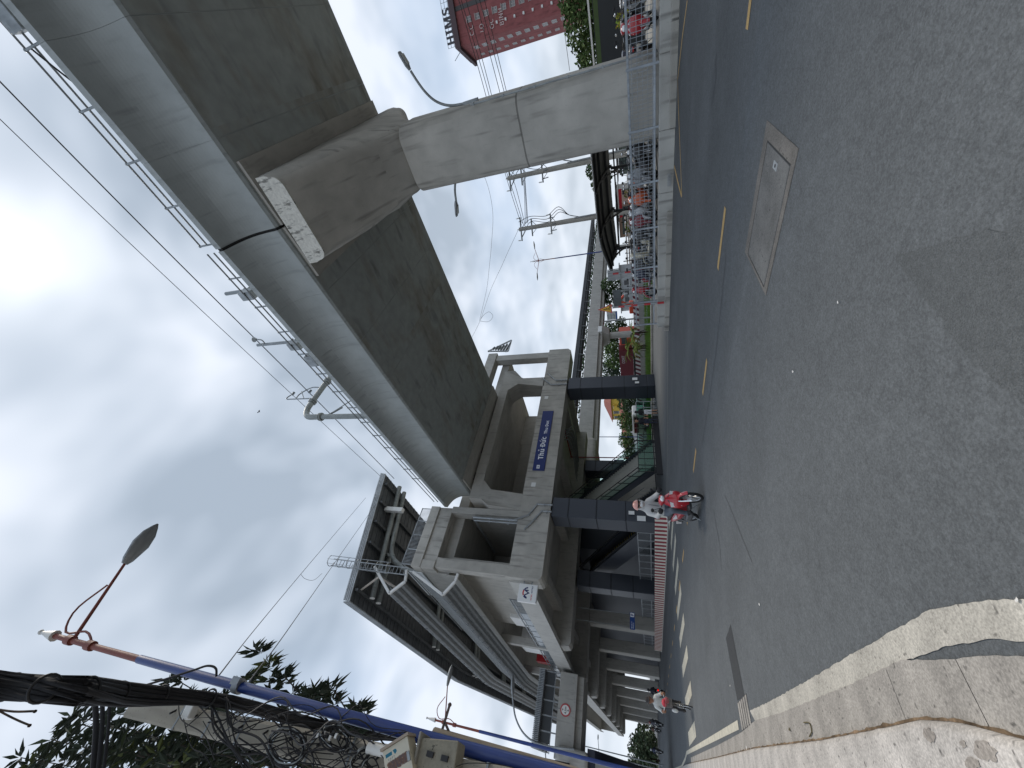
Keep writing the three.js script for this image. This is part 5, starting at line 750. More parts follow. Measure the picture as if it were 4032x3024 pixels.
{ const z = -30; const L = [[800, 0, 965, 580, 1076, 1030, 1110, 1150, 1190, 1400], [815, 0, 985, 580, 1085, 1030, 1125, 1150, 1200, 1390], [845, 0, 1000, 575, 1100, 1030, 1150, 1150, 1210, 1390], [905, 0, 1052, 560, 1170, 1010, 1200, 1110, 1215, 1395], [930, 0, 1078, 555, 1190, 1000, 1205, 1090, 1225, 1390], [960, 0, 1092, 550, 1200, 1000, 1210, 1090, 1230, 1385]];
  L.forEach((l, i) => { const p = []; for (let k = 0; k < l.length; k += 2) p.push(atZ(z, 1300 + l[k] * .633, l[k + 1] * .633)); const a = p[0], d = p[0].clone().sub(p[1]); wire([a.clone().add(d), ...p], .02, 'power_line', ['topmost black power line passing behind the pier', 'second black power line from the top behind the pier', 'third black power line from the top behind the pier', 'third black power line from the bottom behind the pier', 'second black power line from the bottom behind the pier', 'lowest black power line passing behind the pier'][i], mat.cable, 'power lines between the utility poles'); });
  for (const [pts, lab] of [[[[945, 1055], [990, 1190], [1012, 1330], [1005, 1500], [990, 1659], [975, 1790], [930, 1990]], 'thin slack cable hanging in a long curve beside the pier'], [[[1170, 1430], [1100, 1580], [1065, 1659], [1000, 1800], [930, 2000], [860, 2140]], 'thin straight cable running from the far utility pole to the viaduct']]) wire(pts.map(([x, y]) => atZ(-29.5, 1300 + x * .633, y * .633)), .012, 'slack_cable', lab);
  wire([[930, 1995], [955, 1960], [990, 1940], [1012, 1965], [985, 2000], [935, 1998]].map(([x, y]) => atZ(-29.5, 1300 + x * .633, y * .633 )), .014, 'cable_loop', 'small loop of spare cable where two slack cables meet');
  wire([[1430, 0], [1490, 440]].map(([x, y]) => atZ(-60, 1300 + x * .633, y * .633)), .03, 'far_cable_bundle', 'faint bundle of cables in front of the red tower'); }
// blue and red street lamp on the highway side
function streetLamp(x, z, h, arms, label, group, k = 1, ang = 0) {
  const g = thing('street_lamp', label, 'street lamp', [0, 0, 0], 0, group); part(g, 'lower_pole', mat.blue, (b) => b.rod(V(x, 0, z), V(x, h * .80, z), .09 * k, .065 * k, 14)); part(g, 'upper_pole', mat.orangeRed, (b) => { b.rod(V(x, h * .80, z), V(x, h, z), .055 * k, .045 * k, 12); for (const t of [.905, .955]) b.rod(V(x, h * t, z), V(x, h * t + .16 * k, z), .085 * k, .085 * k, 12); });
  part(g, 'finial', mat.whitePipe, (b) => { b.rod(V(x, h, z), V(x, h + .5 * k, z), .10 * k, .02 * k, 10); b.ball(x, h + .5 * k, z, .05 * k, 1, 1, 1, 8); });
  for (const a of arms) { const d = V(Math.cos(a), 0, Math.sin(a)); const P = (r, y) => V(x, y, z).addScaledVector(d, r); part(g, 'arm', mat.orangeRed, (b) => { b.rod(P(0, h * .955), P(1.5 * k, h * .985), .035 * k, .028 * k, 8); b.path([P(0, h * .905), P(.18 * k, h * .94), P(.1 * k, h * .985), P(.45 * k, h * 1.005), P(1.0 * k, h * .982)], .02 * k, 16, 6); });
    part(g, 'lamp_head', mat.galv, (b) => { const rg = []; for (const [t, w, hh] of [[1.45, .07, .05], [1.55, .13, .06], [1.9, .21, .085], [2.15, .17, .07], [2.32, .08, .04], [2.4, .02, .015]]) { const c = P(t * k, h * .985 + (t - 1.5) * .03 * k), s = V(-d.z, 0, d.x), r = []; for (let q = 0; q < 10; q++) { const e = q / 10 * TAU; r.push(c.clone().addScaledVector(s, Math.cos(e) * w * k).addScaledVector(UP, Math.sin(e) * hh * k)); } rg.push(r); } b.smoothLoft(rg); }); }
  return g;
}
streetLamp(-22, -45, 13.2, [2.6, -.5], 'blue and red twin arm street lamp rising beyond the shelter'); streetLamp(-62, -48, 13.0, [2.6], 'blue street lamp seen between the station columns');
// ---------------------------------------------------------------- red tower block
{
  const k = 1.59, t = thing('tower_block', 'red apartment tower with rows of windows and rooftop letters', 'building', [0, 0, 0]);
  const C = V(-.9, 0, -175), dl = V(-.37, 0, -.93).normalize(), dr = V(.93, 0, -.37).normalize(), H = 56, P = (r, l, y) => C.clone().addScaledVector(dr, r).addScaledVector(dl, l).setY(y);
  const wallM = M(.33, .105, .105, { roughness: .85, map: rep(T_concDirty, 1 / 12) }), wallD = wallM;  // haze put into the colours: paler wall red, softer window contrast
  const boxy = (b, r0, r1, l0, l1, y0, y1) => b.prism([[r0, l0], [r1, l0], [r1, l1], [r0, l1]], (u, v) => P(u, v, y0), (u, v) => P(u, v, y1));
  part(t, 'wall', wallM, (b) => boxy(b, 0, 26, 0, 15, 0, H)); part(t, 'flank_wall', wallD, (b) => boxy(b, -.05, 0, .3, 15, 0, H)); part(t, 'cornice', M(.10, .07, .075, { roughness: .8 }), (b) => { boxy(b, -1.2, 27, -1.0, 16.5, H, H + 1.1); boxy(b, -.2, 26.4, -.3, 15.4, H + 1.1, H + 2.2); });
  part(t, 'service_groove', M(.09, .085, .085, { roughness: .9 }), (b) => boxy(b, 9.6, 10.9, -.12, .1, 0, H)); part(t, 'blue_pipe', mat.blue, (b) => boxy(b, 7.9, 8.2, -.3, 0, 0, H - 18));
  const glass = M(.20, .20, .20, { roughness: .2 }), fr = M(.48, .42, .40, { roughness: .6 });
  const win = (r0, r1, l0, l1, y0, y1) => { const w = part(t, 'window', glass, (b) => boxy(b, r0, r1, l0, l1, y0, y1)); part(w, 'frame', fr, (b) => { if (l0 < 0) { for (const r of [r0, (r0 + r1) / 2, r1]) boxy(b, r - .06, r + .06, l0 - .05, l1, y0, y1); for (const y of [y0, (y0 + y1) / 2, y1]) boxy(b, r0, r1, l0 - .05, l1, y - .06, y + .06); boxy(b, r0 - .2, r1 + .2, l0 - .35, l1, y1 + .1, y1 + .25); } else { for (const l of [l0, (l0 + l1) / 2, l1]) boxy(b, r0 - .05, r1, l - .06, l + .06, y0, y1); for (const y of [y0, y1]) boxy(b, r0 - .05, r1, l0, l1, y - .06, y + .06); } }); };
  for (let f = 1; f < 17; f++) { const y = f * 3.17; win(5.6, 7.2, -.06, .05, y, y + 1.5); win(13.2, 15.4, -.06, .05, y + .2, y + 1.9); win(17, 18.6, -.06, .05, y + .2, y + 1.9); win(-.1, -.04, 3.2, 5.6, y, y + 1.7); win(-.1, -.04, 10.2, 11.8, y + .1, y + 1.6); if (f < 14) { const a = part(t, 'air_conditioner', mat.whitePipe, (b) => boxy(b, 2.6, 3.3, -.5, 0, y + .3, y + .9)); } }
  // rooftop frame with letters, seen from behind
  part(t, 'letter_frame', mat.steelG, (b) => { for (let r = 1; r < 24; r += 1.6) b.bar(P(r, 1.5, H + 2), P(r, 1.5, H + 5.4), .12, .12); for (const y of [3, 4.2, 5.4]) b.bar(P(1, 1.5, H + y), P(24, 1.5, H + y), .12, .12); b.bar(P(-1.5, .5, H + 1), P(-3.4, .5, H + 3.4), .15, .15); });
  const lg = letters('HIMS', fB, 3.0, .3); const lm = new THREE.Mesh(boxUV(clean(lg)), M(.07, .07, .08, { roughness: .7 })); lm.name = 'roof_letters'; lm.position.copy(P(1.4, 1.1, H + 2.3)); lm.rotation.y = Math.atan2(-dr.z, dr.x); t.add(lm);
  [['C.C', 50.5], ['LO', 46.7], ['OC', 43.0], ['BINH', 39.4]].forEach(([s, y]) => { const g = letters(s, fR, 1.45, .12); const m = new THREE.Mesh(boxUV(clean(g)), M(.62, .50, .48, { roughness: .7 })); m.name = 'wall_letters'; m.position.copy(P(1.6, -.14, y)); m.rotation.y = Math.atan2(-dr.z, dr.x); t.add(m); });
}
// ---------------------------------------------------------------- trees, plants and distant things
class Leaves { // many small leaf faces in one crown mesh, each with its own tint
  constructor() { this.p = []; this.c = []; }
  leaf(o, dir, up, L, W, col, fold = .25) { // pointed leaf of four faces with a folded midrib
    const s = V().crossVectors(dir, up).normalize(), n = V().crossVectors(s, dir), q = (t, w, h) => o.clone().addScaledVector(dir, t * L).addScaledVector(s, w * W).addScaledVector(n, h * W);
    const a = q(0, 0, 0), m = q(.45, 0, -fold * .5), l = q(.42, .5, fold), r = q(.42, -.5, fold), e = q(1, 0, -fold * .9); for (const t of [[a, m, l], [l, m, e], [a, r, m], [r, e, m]]) for (const v of t) { this.p.push(v.x, v.y, v.z); this.c.push(...col); }
  }
  card(o, r, col) { const d = V(rr(-1, 1), rr(-.6, .8), rr(-1, 1)).normalize(), u = V(rr(-1, 1), rr(-1, 1), rr(-1, 1)).normalize(), s = V().crossVectors(d, u).normalize(); const a = o.clone().addScaledVector(d, -r), e = o.clone().addScaledVector(d, r), l = o.clone().addScaledVector(s, r * .55), q = o.clone().addScaledVector(s, -r * .55); for (const v of [a, l, e, a, e, q]) { this.p.push(v.x, v.y, v.z); this.c.push(...col); } }
  mesh(name, parent, m) { const g = new THREE.BufferGeometry(); g.setAttribute('position', new THREE.Float32BufferAttribute(this.p, 3)); g.setAttribute('color', new THREE.Float32BufferAttribute(this.c, 3)); g.computeVertexNormals(); g.setAttribute('uv', new THREE.Float32BufferAttribute(new Float32Array(this.p.length / 3 * 2), 2)); const o = new THREE.Mesh(g, m); o.name = name; parent.add(o); return o; }
}
const leafM = M(1, 1, 1, { vc: true, roughness: .8, transmission: .1, thickness: 0, side: THREE.DoubleSide });
const leafFar = M(1, 1, 1, { vc: true, roughness: .9, side: THREE.DoubleSide });
function tree(name, label, base, trunkH, clumps, col, n, leafR, group) { // clumps [x,y,z,rx,ry,rz] relative to the base
  const t = thing(name, label, 'tree', [0, 0, 0], 0, group), bp = V(...base); part(t, 'trunk', mat.bark, (b) => { b.rod(bp.clone(), bp.clone().add(V(0, trunkH, 0)), .16, .1, 8); for (const [x, y, z] of clumps) b.rod(bp.clone().add(V(0, trunkH * .8, 0)), bp.clone().add(V(x * .8, y * .95, z * .8)), .07, .03, 6); });
  const L = new Leaves(); const tot = clumps.reduce((s, c) => s + c[3] * c[4], 0);
  for (const [x, y, z, rx, ry, rz] of clumps) { const k = Math.round(n * rx * ry / tot); for (let i = 0; i < k; i++) { const d = V(rr(-1, 1), rr(-1, 1), rr(-1, 1)); if (d.lengthSq() > 1 || (d.lengthSq() < .3 && rnd() < .6)) { i--; continue; } const nz = fbm(d.x * 2 + x, d.y * 2 + y, d.z * 2 + z, 2); if (nz < -.14) continue; const o = bp.clone().add(V(x + d.x * rx, y + d.y * ry, z + d.z * rz)); const v = rr(.65, 1.35); L.card(o, leafR * rr(.6, 1.3), [col[0] * v * rr(.85, 1.2), col[1] * v, col[2] * v]); } }
  L.mesh('crown', t, leafFar); return t;
}
reseed(77);
const GN = [.075, .13, .035], DG = [.045, .085, .03], YG = [.14, .19, .03], BG = [.05, .085, .05];
tree('broadleaf_tree', 'large leafy green tree below the red tower', [-1.4, .0, -44], 3.2, [[0, 4.6, 0, 2.2, 1.5, 2], [1.9, 4.9, 0, 2, 1.4, 1.6], [-1.6, 3.8, .4, 1.7, 1.5, 1.5], [.8, 3.4, .8, 2.2, 1.2, 1.4], [-2.4, 4.5, 0, .9, .9, .9], [3.4, 4.2, 0, 1.8, 1.8, 1.5]], [.07, .115, .03], 7000, .17);
tree('broadleaf_tree', 'small rounded green tree behind the utility poles', [-13.2, 0, -44], 2.4, [[0, 4.0, 0, 1.4, 1.1, 1.2], [.6, 4.9, 0, .9, .7, .8], [-.9, 4.4, 0, .9, .8, .8]], DG, 2200, .13);
const farT = (X, Y, z, rx, ry, col, n, label, gname = 'distant_tree') => { const p = atZ(z, X, Y); tree(gname, label, [p.x, 0, z], Math.max(1, p.y - ry), [[0, p.y, 0, rx, ry, rx * .7], [rx * .6, p.y - ry * .2, .4, rx * .7, ry * .75, rx * .5], [-rx * .55, p.y - ry * .3, 0, rx * .7, ry * .8, rx * .5]], col, n, Math.abs(z) * .0042, 'trees beyond the station'); };
farT(2400, 1150, -75, 3.2, 2.6, DG, 1300, 'dark tree beyond the plain grey board'); farT(2392, 1330, -80, 4, 2.8, DG, 1800, 'dark bushy tree behind the footbridge pier'); farT(2410, 1400, -72, 3.4, 2.6, GN, 1600, 'mid green tree behind the maroon container'); farT(2400, 1465, -76, 3.6, 2.9, BG, 1800, 'blue green tree beside the far clad column'); farT(2440, 1290, -70, 2.4, 1.6, DG, 900, 'low dark tree behind the site notice');
farT(2468, 1590, -62, 3.0, 2.2, DG, 1500, 'dark tree in front of the yellow house'); farT(2462, 1660, -58, 2.6, 1.9, GN, 1500, 'bright green tree beside the yellow house'); farT(2465, 1735, -60, 2.8, 2.0, GN, 1500, 'green tree seen over the glass balustrade'); farT(2478, 1790, -60, 2.2, 1.8, DG, 1100, 'dark green tree left of the blue lamp'); farT(2485, 2330, -60, 3, 2, YG, 900, 'yellowish tree seen through the undercroft'); farT(2488, 2500, -70, 3, 2, GN, 800, 'small tree seen through the far undercroft');
for (const [X, Y, x, r, lab] of [[2512, 2975, -120, 4.5, 'round green tree at the far end of the road'], [2545, 2900, -150, 5, 'pale green tree mass beyond the end of the station'], [2535, 2940, -140, 5, 'hazy tree beside the far end of the road']]) { const p = atX(x, X, Y); tree('distant_tree', lab, [p.x, 0, p.z], Math.max(1, p.y - 2), [[0, p.y, 0, r * .8, r * .5, r], [0, p.y - 1.2, r * .5, r * .8, r * .45, r * .8]], [.12, .16, .09], 1500, .42, 'trees at the far end of the road'); }  // leaf green paled, distance haze is part of the colour
{ // young palms and shrubs on the verge
  const palm = (x, z, h, label) => { const t = thing('young_palm', label, 'palm', [0, 0, 0], 0, 'young palms on the verge'); part(t, 'trunk', mat.bark, (b) => { b.rod(V(x, 0, z), V(x + .05, h * .62, z), .09, .06, 8); b.rod(V(x + .5, 0, z), V(x, h * .5, z), .03, .03, 5); b.rod(V(x - .5, 0, z), V(x, h * .5, z), .03, .03, 5); }); const L = new Leaves(); for (let k = 0; k < 15; k++) { const a = rr(0, TAU), el = rr(.1, 1.2); for (let j = 1; j < 16; j++) { const tt = j / 15, o = V(x + Math.cos(a) * tt * 1.25, h * .62 + Math.sin(el) * tt * 1.1 - tt * tt * .75, z + Math.sin(a) * tt * 1.25); for (const s of [-1, 1]) L.leaf(o, V(Math.cos(a + s * .8), -.35, Math.sin(a + s * .8)).normalize(), UP, .42 * (1.1 - tt * .5), .06, [.13 * rr(.7, 1.3), .18 * rr(.7, 1.3), .035]); } } L.mesh('fronds', t, leafFar); };
  palm(-27.5, -33, 3.6, 'young propped palm beside the maroon container'); palm(-23.5, -30.5, 2.6, 'short bushy palm on the grass by the gate'); palm(-26, -31.5, 2.2, 'short yellow green palm on the verge'); palm(-52, -45, 3.2, 'young palm beyond the glass balustrade');
  const sp = (x, z, lab) => { const t = thing('potted_shrub', lab, 'shrub'); part(t, 'stem', mat.bark, (b) => b.rod(V(x, .45, z), V(x, 1.3, z), .02, .02, 5)); const L = new Leaves(); for (let k = 0; k < 120; k++) L.card(V(x + rr(-.22, .22), 1.45 + rr(-.25, .25), z + rr(-.2, .2)), .06, [.30 * rr(.6, 1.3), .32 * rr(.6, 1.3), .03]); L.mesh('foliage', t, leafFar); }; sp(-8.9, -20.5, 'yellow green shrub behind the cream scooter'); sp(-7.3, -20.8, 'small yellow green shrub behind the dark red scooter'); sp(-.9, -20.6, 'small green shrub behind the bright red scooter');
}
{ // far striped barrier, container lorry, machines and houses
  const rM = M(.16, .03, .045, { roughness: .7 }), wM = M(.72, .71, .69, { roughness: .7 });
  const s = thing('far_striped_barrier', 'distant barrier with slanted red and white stripes along the highway', 'barrier'); const z = -48, x0 = -18, x1 = -70; part(s, 'rail', wM, (b) => b.span(x0, .75, z, x1, 1.5, z - .1)); for (let x = x0; x > x1 + 1; x -= .9) part(s, 'stripe', rM, (b) => b.prism([[0, .75], [-.42, .75], [-.02, 1.5], [.4, 1.5]], (u, v) => V(x + u - .3, v, z + .015), (u, v) => V(x + u - .3, v, z + .005))); part(s, 'leg', mat.conc, (b) => b.span(x0, 0, z - .02, x1, .75, z - .09));
  const c = thing('container_lorry', 'maroon shipping container on a lorry beyond the barrier', 'lorry'); part(c, 'container', M(.18, .035, .045, { roughness: .7 }), (b) => { b.span(-50.3, 1.9, -60, -57.5, 4.5, -62.4); }); for (let k = 0; k < 24; k++) part(c, 'corrugation', M(.16, .03, .04, { roughness: .7 }), (b) => b.span(-50.45 - k * .3, 2.0, -59.94, -50.6 - k * .3, 4.4, -60)); part(c, 'chassis', mat.dark, (b) => b.span(-49, 1.2, -60.2, -58, 1.88, -62.2)); for (const x of [-51, -52.3, -56.2]) part(c, 'wheel', mat.rubber, (b) => b.rod(V(x, .55, -60.1), V(x, .55, -60.5), .55, .55, 16)); const tx = letters('CONT', fB, .55, .02); const tm = new THREE.Mesh(boxUV(clean(tx)), M(.5, .45, .45)); tm.name = 'side_lettering'; tm.position.set(-53.6, 3.5, -59.93); c.add(tm);
  const o = thing('orange_lorry', 'orange red lorry cab facing the road beyond the palms', 'lorry'); const om = M(.60, .06, .02, { roughness: .4, clearcoat: .5 }); part(o, 'cab', om, (b) => b.rspan(-46.3, 1.2, -60, -49.0, 4.3, -62.4, .2, 2)); part(o, 'windscreen', M(.05, .06, .07, { roughness: .1 }), (b) => b.span(-46.6, 2.9, -59.97, -48.7, 3.9, -60)); part(o, 'bumper', mat.dark, (b) => b.span(-46.2, .6, -59.9, -49.1, 1.2, -60.4)); for (const x of [-46.9, -48.5]) part(o, 'wheel', mat.rubber, (b) => b.rod(V(x, .55, -60.2), V(x, .55, -60.6), .55, .55, 16));
  const e = thing('excavator', 'orange excavator arm raised behind the footbridge pier', 'excavator'); part(e, 'body', om, (b) => b.rspan(-41.5, 1.1, -62, -43.3, 2.2, -64, .2, 2)); part(e, 'boom', om, (b) => { b.bar(V(-41.6, 1.9, -62.5), V(-40.6, 4.0, -62.5), .3, .35); b.bar(V(-40.6, 4.0, -62.5), V(-39.4, 3.0, -62.5), .25, .3); }); part(e, 'tracks', mat.dark, (b) => b.rspan(-40.2, 0, -61.6, -44, 1.1, -64.4, .4, 2)); part(e, 'bucket', mat.steelG, (b) => b.rspan(-39.1, 2.3, -62.2, -39.8, 3.0, -62.8, .15, 2));
  const rt = thing('red_tractor_unit', 'red lorry front standing behind the rear clad column', 'lorry'); part(rt, 'cab', M(.50, .02, .02, { roughness: .35, clearcoat: .6 }), (b) => b.rspan(-49.8, 1.0, -32.8, -52.4, 2.9, -35, .15, 2)); part(rt, 'windscreen', M(.03, .035, .04, { roughness: .1 }), (b) => b.span(-50.0, 1.9, -32.77, -52.2, 2.6, -32.8)); for (const x of [-50.4, -51.8]) part(rt, 'wheel', mat.rubber, (b) => b.rod(V(x, .45, -32.9), V(x, .45, -33.2), .45, .45, 14));
  const yh = thing('yellow_house', 'yellow house with a red tiled hip roof beyond the trees', 'house'); const yM = M(.62, .42, .06, { roughness: .8 }); const k = 1.0; part(yh, 'wall', yM, (b) => { b.span(-98, 0, -90, -106.5, 10, -98); b.span(-99, 4, -89.4, -101, 9.2, -90); }); part(yh, 'roof', M(.20, .055, .04, { roughness: .8 }), (b) => { const A = [V(-97.3, 9.9, -89.2), V(-107.2, 9.9, -89.2), V(-107.2, 9.9, -98.8), V(-97.3, 9.9, -98.8)], T1 = V(-101, 12.6, -94), T2 = V(-103.5, 12.6, -94); b.tris([A[0], A[1], T2, A[0], T2, T1, A[1], A[2], T2, A[2], A[3], T1, A[2], T1, T2, A[3], A[0], T1]); });
  for (const x of [-99.4, -102, -104.6]) for (const y of [7.6, 4.6]) { const w = part(yh, 'window', M(.06, .065, .07, { roughness: .2 }), (b) => b.span(x, y, -89.95, x - 1.3, y + 1.6, -90.02)); part(w, 'frame', mat.white, (b) => { b.span(x + .1, y + 1.6, -89.9, x - 1.4, y + 1.75, -90); b.span(x + .1, y - .12, -89.9, x - 1.4, y, -90); }); }
  const wh = thing('red_roof_shed', 'long low shed with a red roof behind the green trees', 'shed'); part(wh, 'wall', mat.white, (b) => b.span(-74, 0, -66, -92, 4.6, -72)); part(wh, 'roof', M(.22, .06, .045, { roughness: .8 }), (b) => b.prism([[-65.4, 4.5], [-72.6, 4.5], [-69, 5.9]], (u, v) => V(-73.4, v, u), (u, v) => V(-92.6, v, u)));
  const van = thing('white_van', 'white van parked behind the glass balustrade', 'van'); part(van, 'body', mat.white, (b) => b.rspan(-44, .5, -38, -48.4, 2.3, -40, .25, 3)); part(van, 'window', M(.03, .035, .04, { roughness: .1 }), (b) => { for (let q = 0; q < 3; q++) b.rspan(-44.5 - q * 1.25, 1.45, -37.97, -45.6 - q * 1.25, 2.05, -38.02, .05); }); for (const x of [-44.9, -47.5]) part(van, 'wheel', mat.rubber, (b) => b.rod(V(x, .36, -38), V(x, .36, -38.3), .36, .36, 16));
  const bs = thing('blue_pictogram_sign', 'square dark blue pictogram sign behind the stairs', 'sign'); { const p = atX(-45, 2437, 1822); part(bs, 'board', mat.signBlue, (b) => b.box(p.x, p.y, p.z, .06, 1.3, .95)); const tx = flatText('', { w: 128, h: 160, bg: '#1c2755', draw: (c) => { c.fillStyle = '#dfe3ea'; c.fillRect(20, 40, 88, 84); c.fillStyle = '#1c2755'; c.fillRect(34, 70, 24, 40); c.fillRect(70, 56, 22, 54); c.fillRect(56, 84, 16, 12); } }); placard(bs, 'face_print', tx, V(p.x + .04, p.y, p.z), V(0, 0, -1), .9, 1.25); part(bs, 'pole', mat.steelG, (b) => b.rod(V(p.x - .04, 0, p.z), V(p.x - .04, p.y, p.z), .05, .05, 8)); }
  // low buildings that close the view at the end of the road and beyond the highway
  reseed(31); const cols = [[.55, .52, .48], [.48, .50, .52], [.60, .56, .50], [.42, .36, .32], [.52, .55, .55]];
  const labs = ['pale low building beyond the highway, behind the excavator', 'grey low building beyond the highway, behind the container', 'cream low building beyond the highway, left of the yellow house', 'brown low building beyond the highway, near the white van', 'blue grey low building beyond the highway, behind the stairs', 'pale low building seen through the undercroft', 'grey low building seen through the far undercroft', 'cream low building at the far end of the undercroft'];
  [[-38, 7, 4.5], [-62, 12, 5], [-112, 16, 6], [-140, 16, 5], [-170, 18, 7], [-205, 20, 6], [-250, 26, 7], [-310, 40, 8]].forEach(([x, w, h], i) => { const b = thing('low_building', labs[i], 'building'); const m = M(...cols[i % 5], { roughness: .85, map: rep(T_concDirty, 1 / 6) }); part(b, 'wall', m, (q) => q.span(x, 0, -108, x - w, h, -116)); part(b, 'roof', M(.3, .29, .28), (q) => q.span(x + .5, h, -107.5, x - w - .5, h + .3, -116.5)); for (let k = 0; k + 1 < w / 3; k++) { const o2 = part(b, 'window', M(.08, .085, .09, { roughness: .2 }), (q) => q.span(x - 1 - k * 3, h - 2.6, -107.95, x - 2.6 - k * 3, h - 1.2, -108)); part(o2, 'sill', mat.white, (q) => q.span(x - .9 - k * 3, h - 2.75, -107.85, x - 2.7 - k * 3, h - 2.6, -108)); } });
}
{ // bird in flight
  const p = atZ(-40, 1021, 1620), g = thing('bird', 'small dark bird flying in the open sky', 'bird', [0, 0, 0]); part(g, 'body', mat.dark, (b) => b.smoothLoft([-.28, -.12, .05, .2, .28].map((x, i) => ring(x, 0, [.01, .06, .08, .05, .01][i], [.01, .05, .07, .05, .01][i], 8).map((q) => q.add(p))))); for (const s of [-1, 1]) part(g, 'wing', mat.dark, (b) => b.tris([p.clone().add(V(.1, .02, s * .05)), p.clone().add(V(-.1, .02, s * .05)), p.clone().add(V(-.05, .22, s * .42)), p.clone().add(V(.1, .02, s * .05)), p.clone().add(V(-.05, .22, s * .42)), p.clone().add(V(.1, .2, s * .32))])); }
// ---------------------------------------------------------------- near left: lamp, poles, cables, boxes, tree
{
  const main = streetLamp(-6, .03, 12.0, [-Math.PI / 2], 'blue street lamp with a red top and one long arm beside the concrete pole', undefined, .92);
  part(main, 'paper_label', M(.75, .76, .80, { roughness: .8 }), (b) => b.add(new THREE.CylinderGeometry(.081, .082, .55, 20, 1, true, -2.6, 3.2), new THREE.Matrix4().setPosition(-6, 3.48, .03)));
  part(main, 'clamp', mat.galv, (b) => { b.rod(V(-6, 7.27, .03), V(-6, 7.38, .03), .092, .092, 16); b.box(-5.93, 7.33, -.02, .1, .14, .1); });
}
const cpA = V(-5.9, 0, .10), cpB = V(-6.0, 9.0, .56); // concrete pole leans away from the road
{
  const g = thing('concrete_pole', 'leaning concrete utility pole wrapped in cables beside the blue lamp', 'utility pole');
  part(g, 'shaft', M(.46, .43, .37, { map: tConcD, bumpMap: tConcB, bumpScale: .004, roughness: .95 }), (b) => { const rg = []; for (let k = 0; k <= 20; k++) { const c = cpA.clone().lerp(cpB, k / 20), w = mix(.20, .125, k / 20); const r = []; for (const [x, z] of [[-1, -.75], [-.75, -1], [.75, -1], [1, -.75], [1, .75], [.75, 1], [-.75, 1], [-1, .75]]) r.push(V(c.x + x * w * .85, c.y, c.z + z * w)); rg.push(r.reverse()); } b.loft(rg); });
  for (let k = 0; k < 13; k++) part(g, 'bolt_hole', mat.black, (b) => { const c = cpA.clone().lerp(cpB, .32 + k * .048); b.rod(V(c.x + .05, c.y, c.z - .1), V(c.x + .18, c.y, c.z - .02), .014, .014, 8); });
  for (let k = 0; k < 9; k++) part(g, 'steel_band', mat.steelG, (b) => { const c = cpA.clone().lerp(cpB, .36 + k * .065), w = mix(.20, .125, .36 + k * .065) + .006; b.span(c.x - w * .86, c.y, c.z - w, c.x + w * .86, c.y + .025, c.z + w); });
  part(g, 'conduit_stub', mat.whitePipe, (b) => { const a = atX(-5.7, 1450, 2945), c = atX(-5.7, 1535, 2962); b.rod(a, c, .055, .055, 14); });
}
{ // second concrete pole farther along, with an angle bracket
  const x = -12, top = atX(x, 1706, 2893), g = thing('concrete_pole', 'second concrete pole farther along the pavement carrying a steel bracket', 'utility pole'); part(g, 'shaft', M(.34, .29, .23, { map: tConcD, roughness: .95 }), (b) => b.rod(V(x, 0, top.z + .15), V(x, top.y, top.z), .21, .15, 10));
  const a = atX(x, 1735, 2895), c = atX(x, 1771, 2775), m = atX(x, 1752, 2845), d = atX(x, 1778, 2905); part(g, 'steel_bracket', M(.12, .09, .08, { roughness: .8 }), (b) => { b.bar(a, c, .05, .05); b.bar(m, d, .05, .05); b.ball(c.x, c.y, c.z, .05, 1, 1, 1, 8); });
}
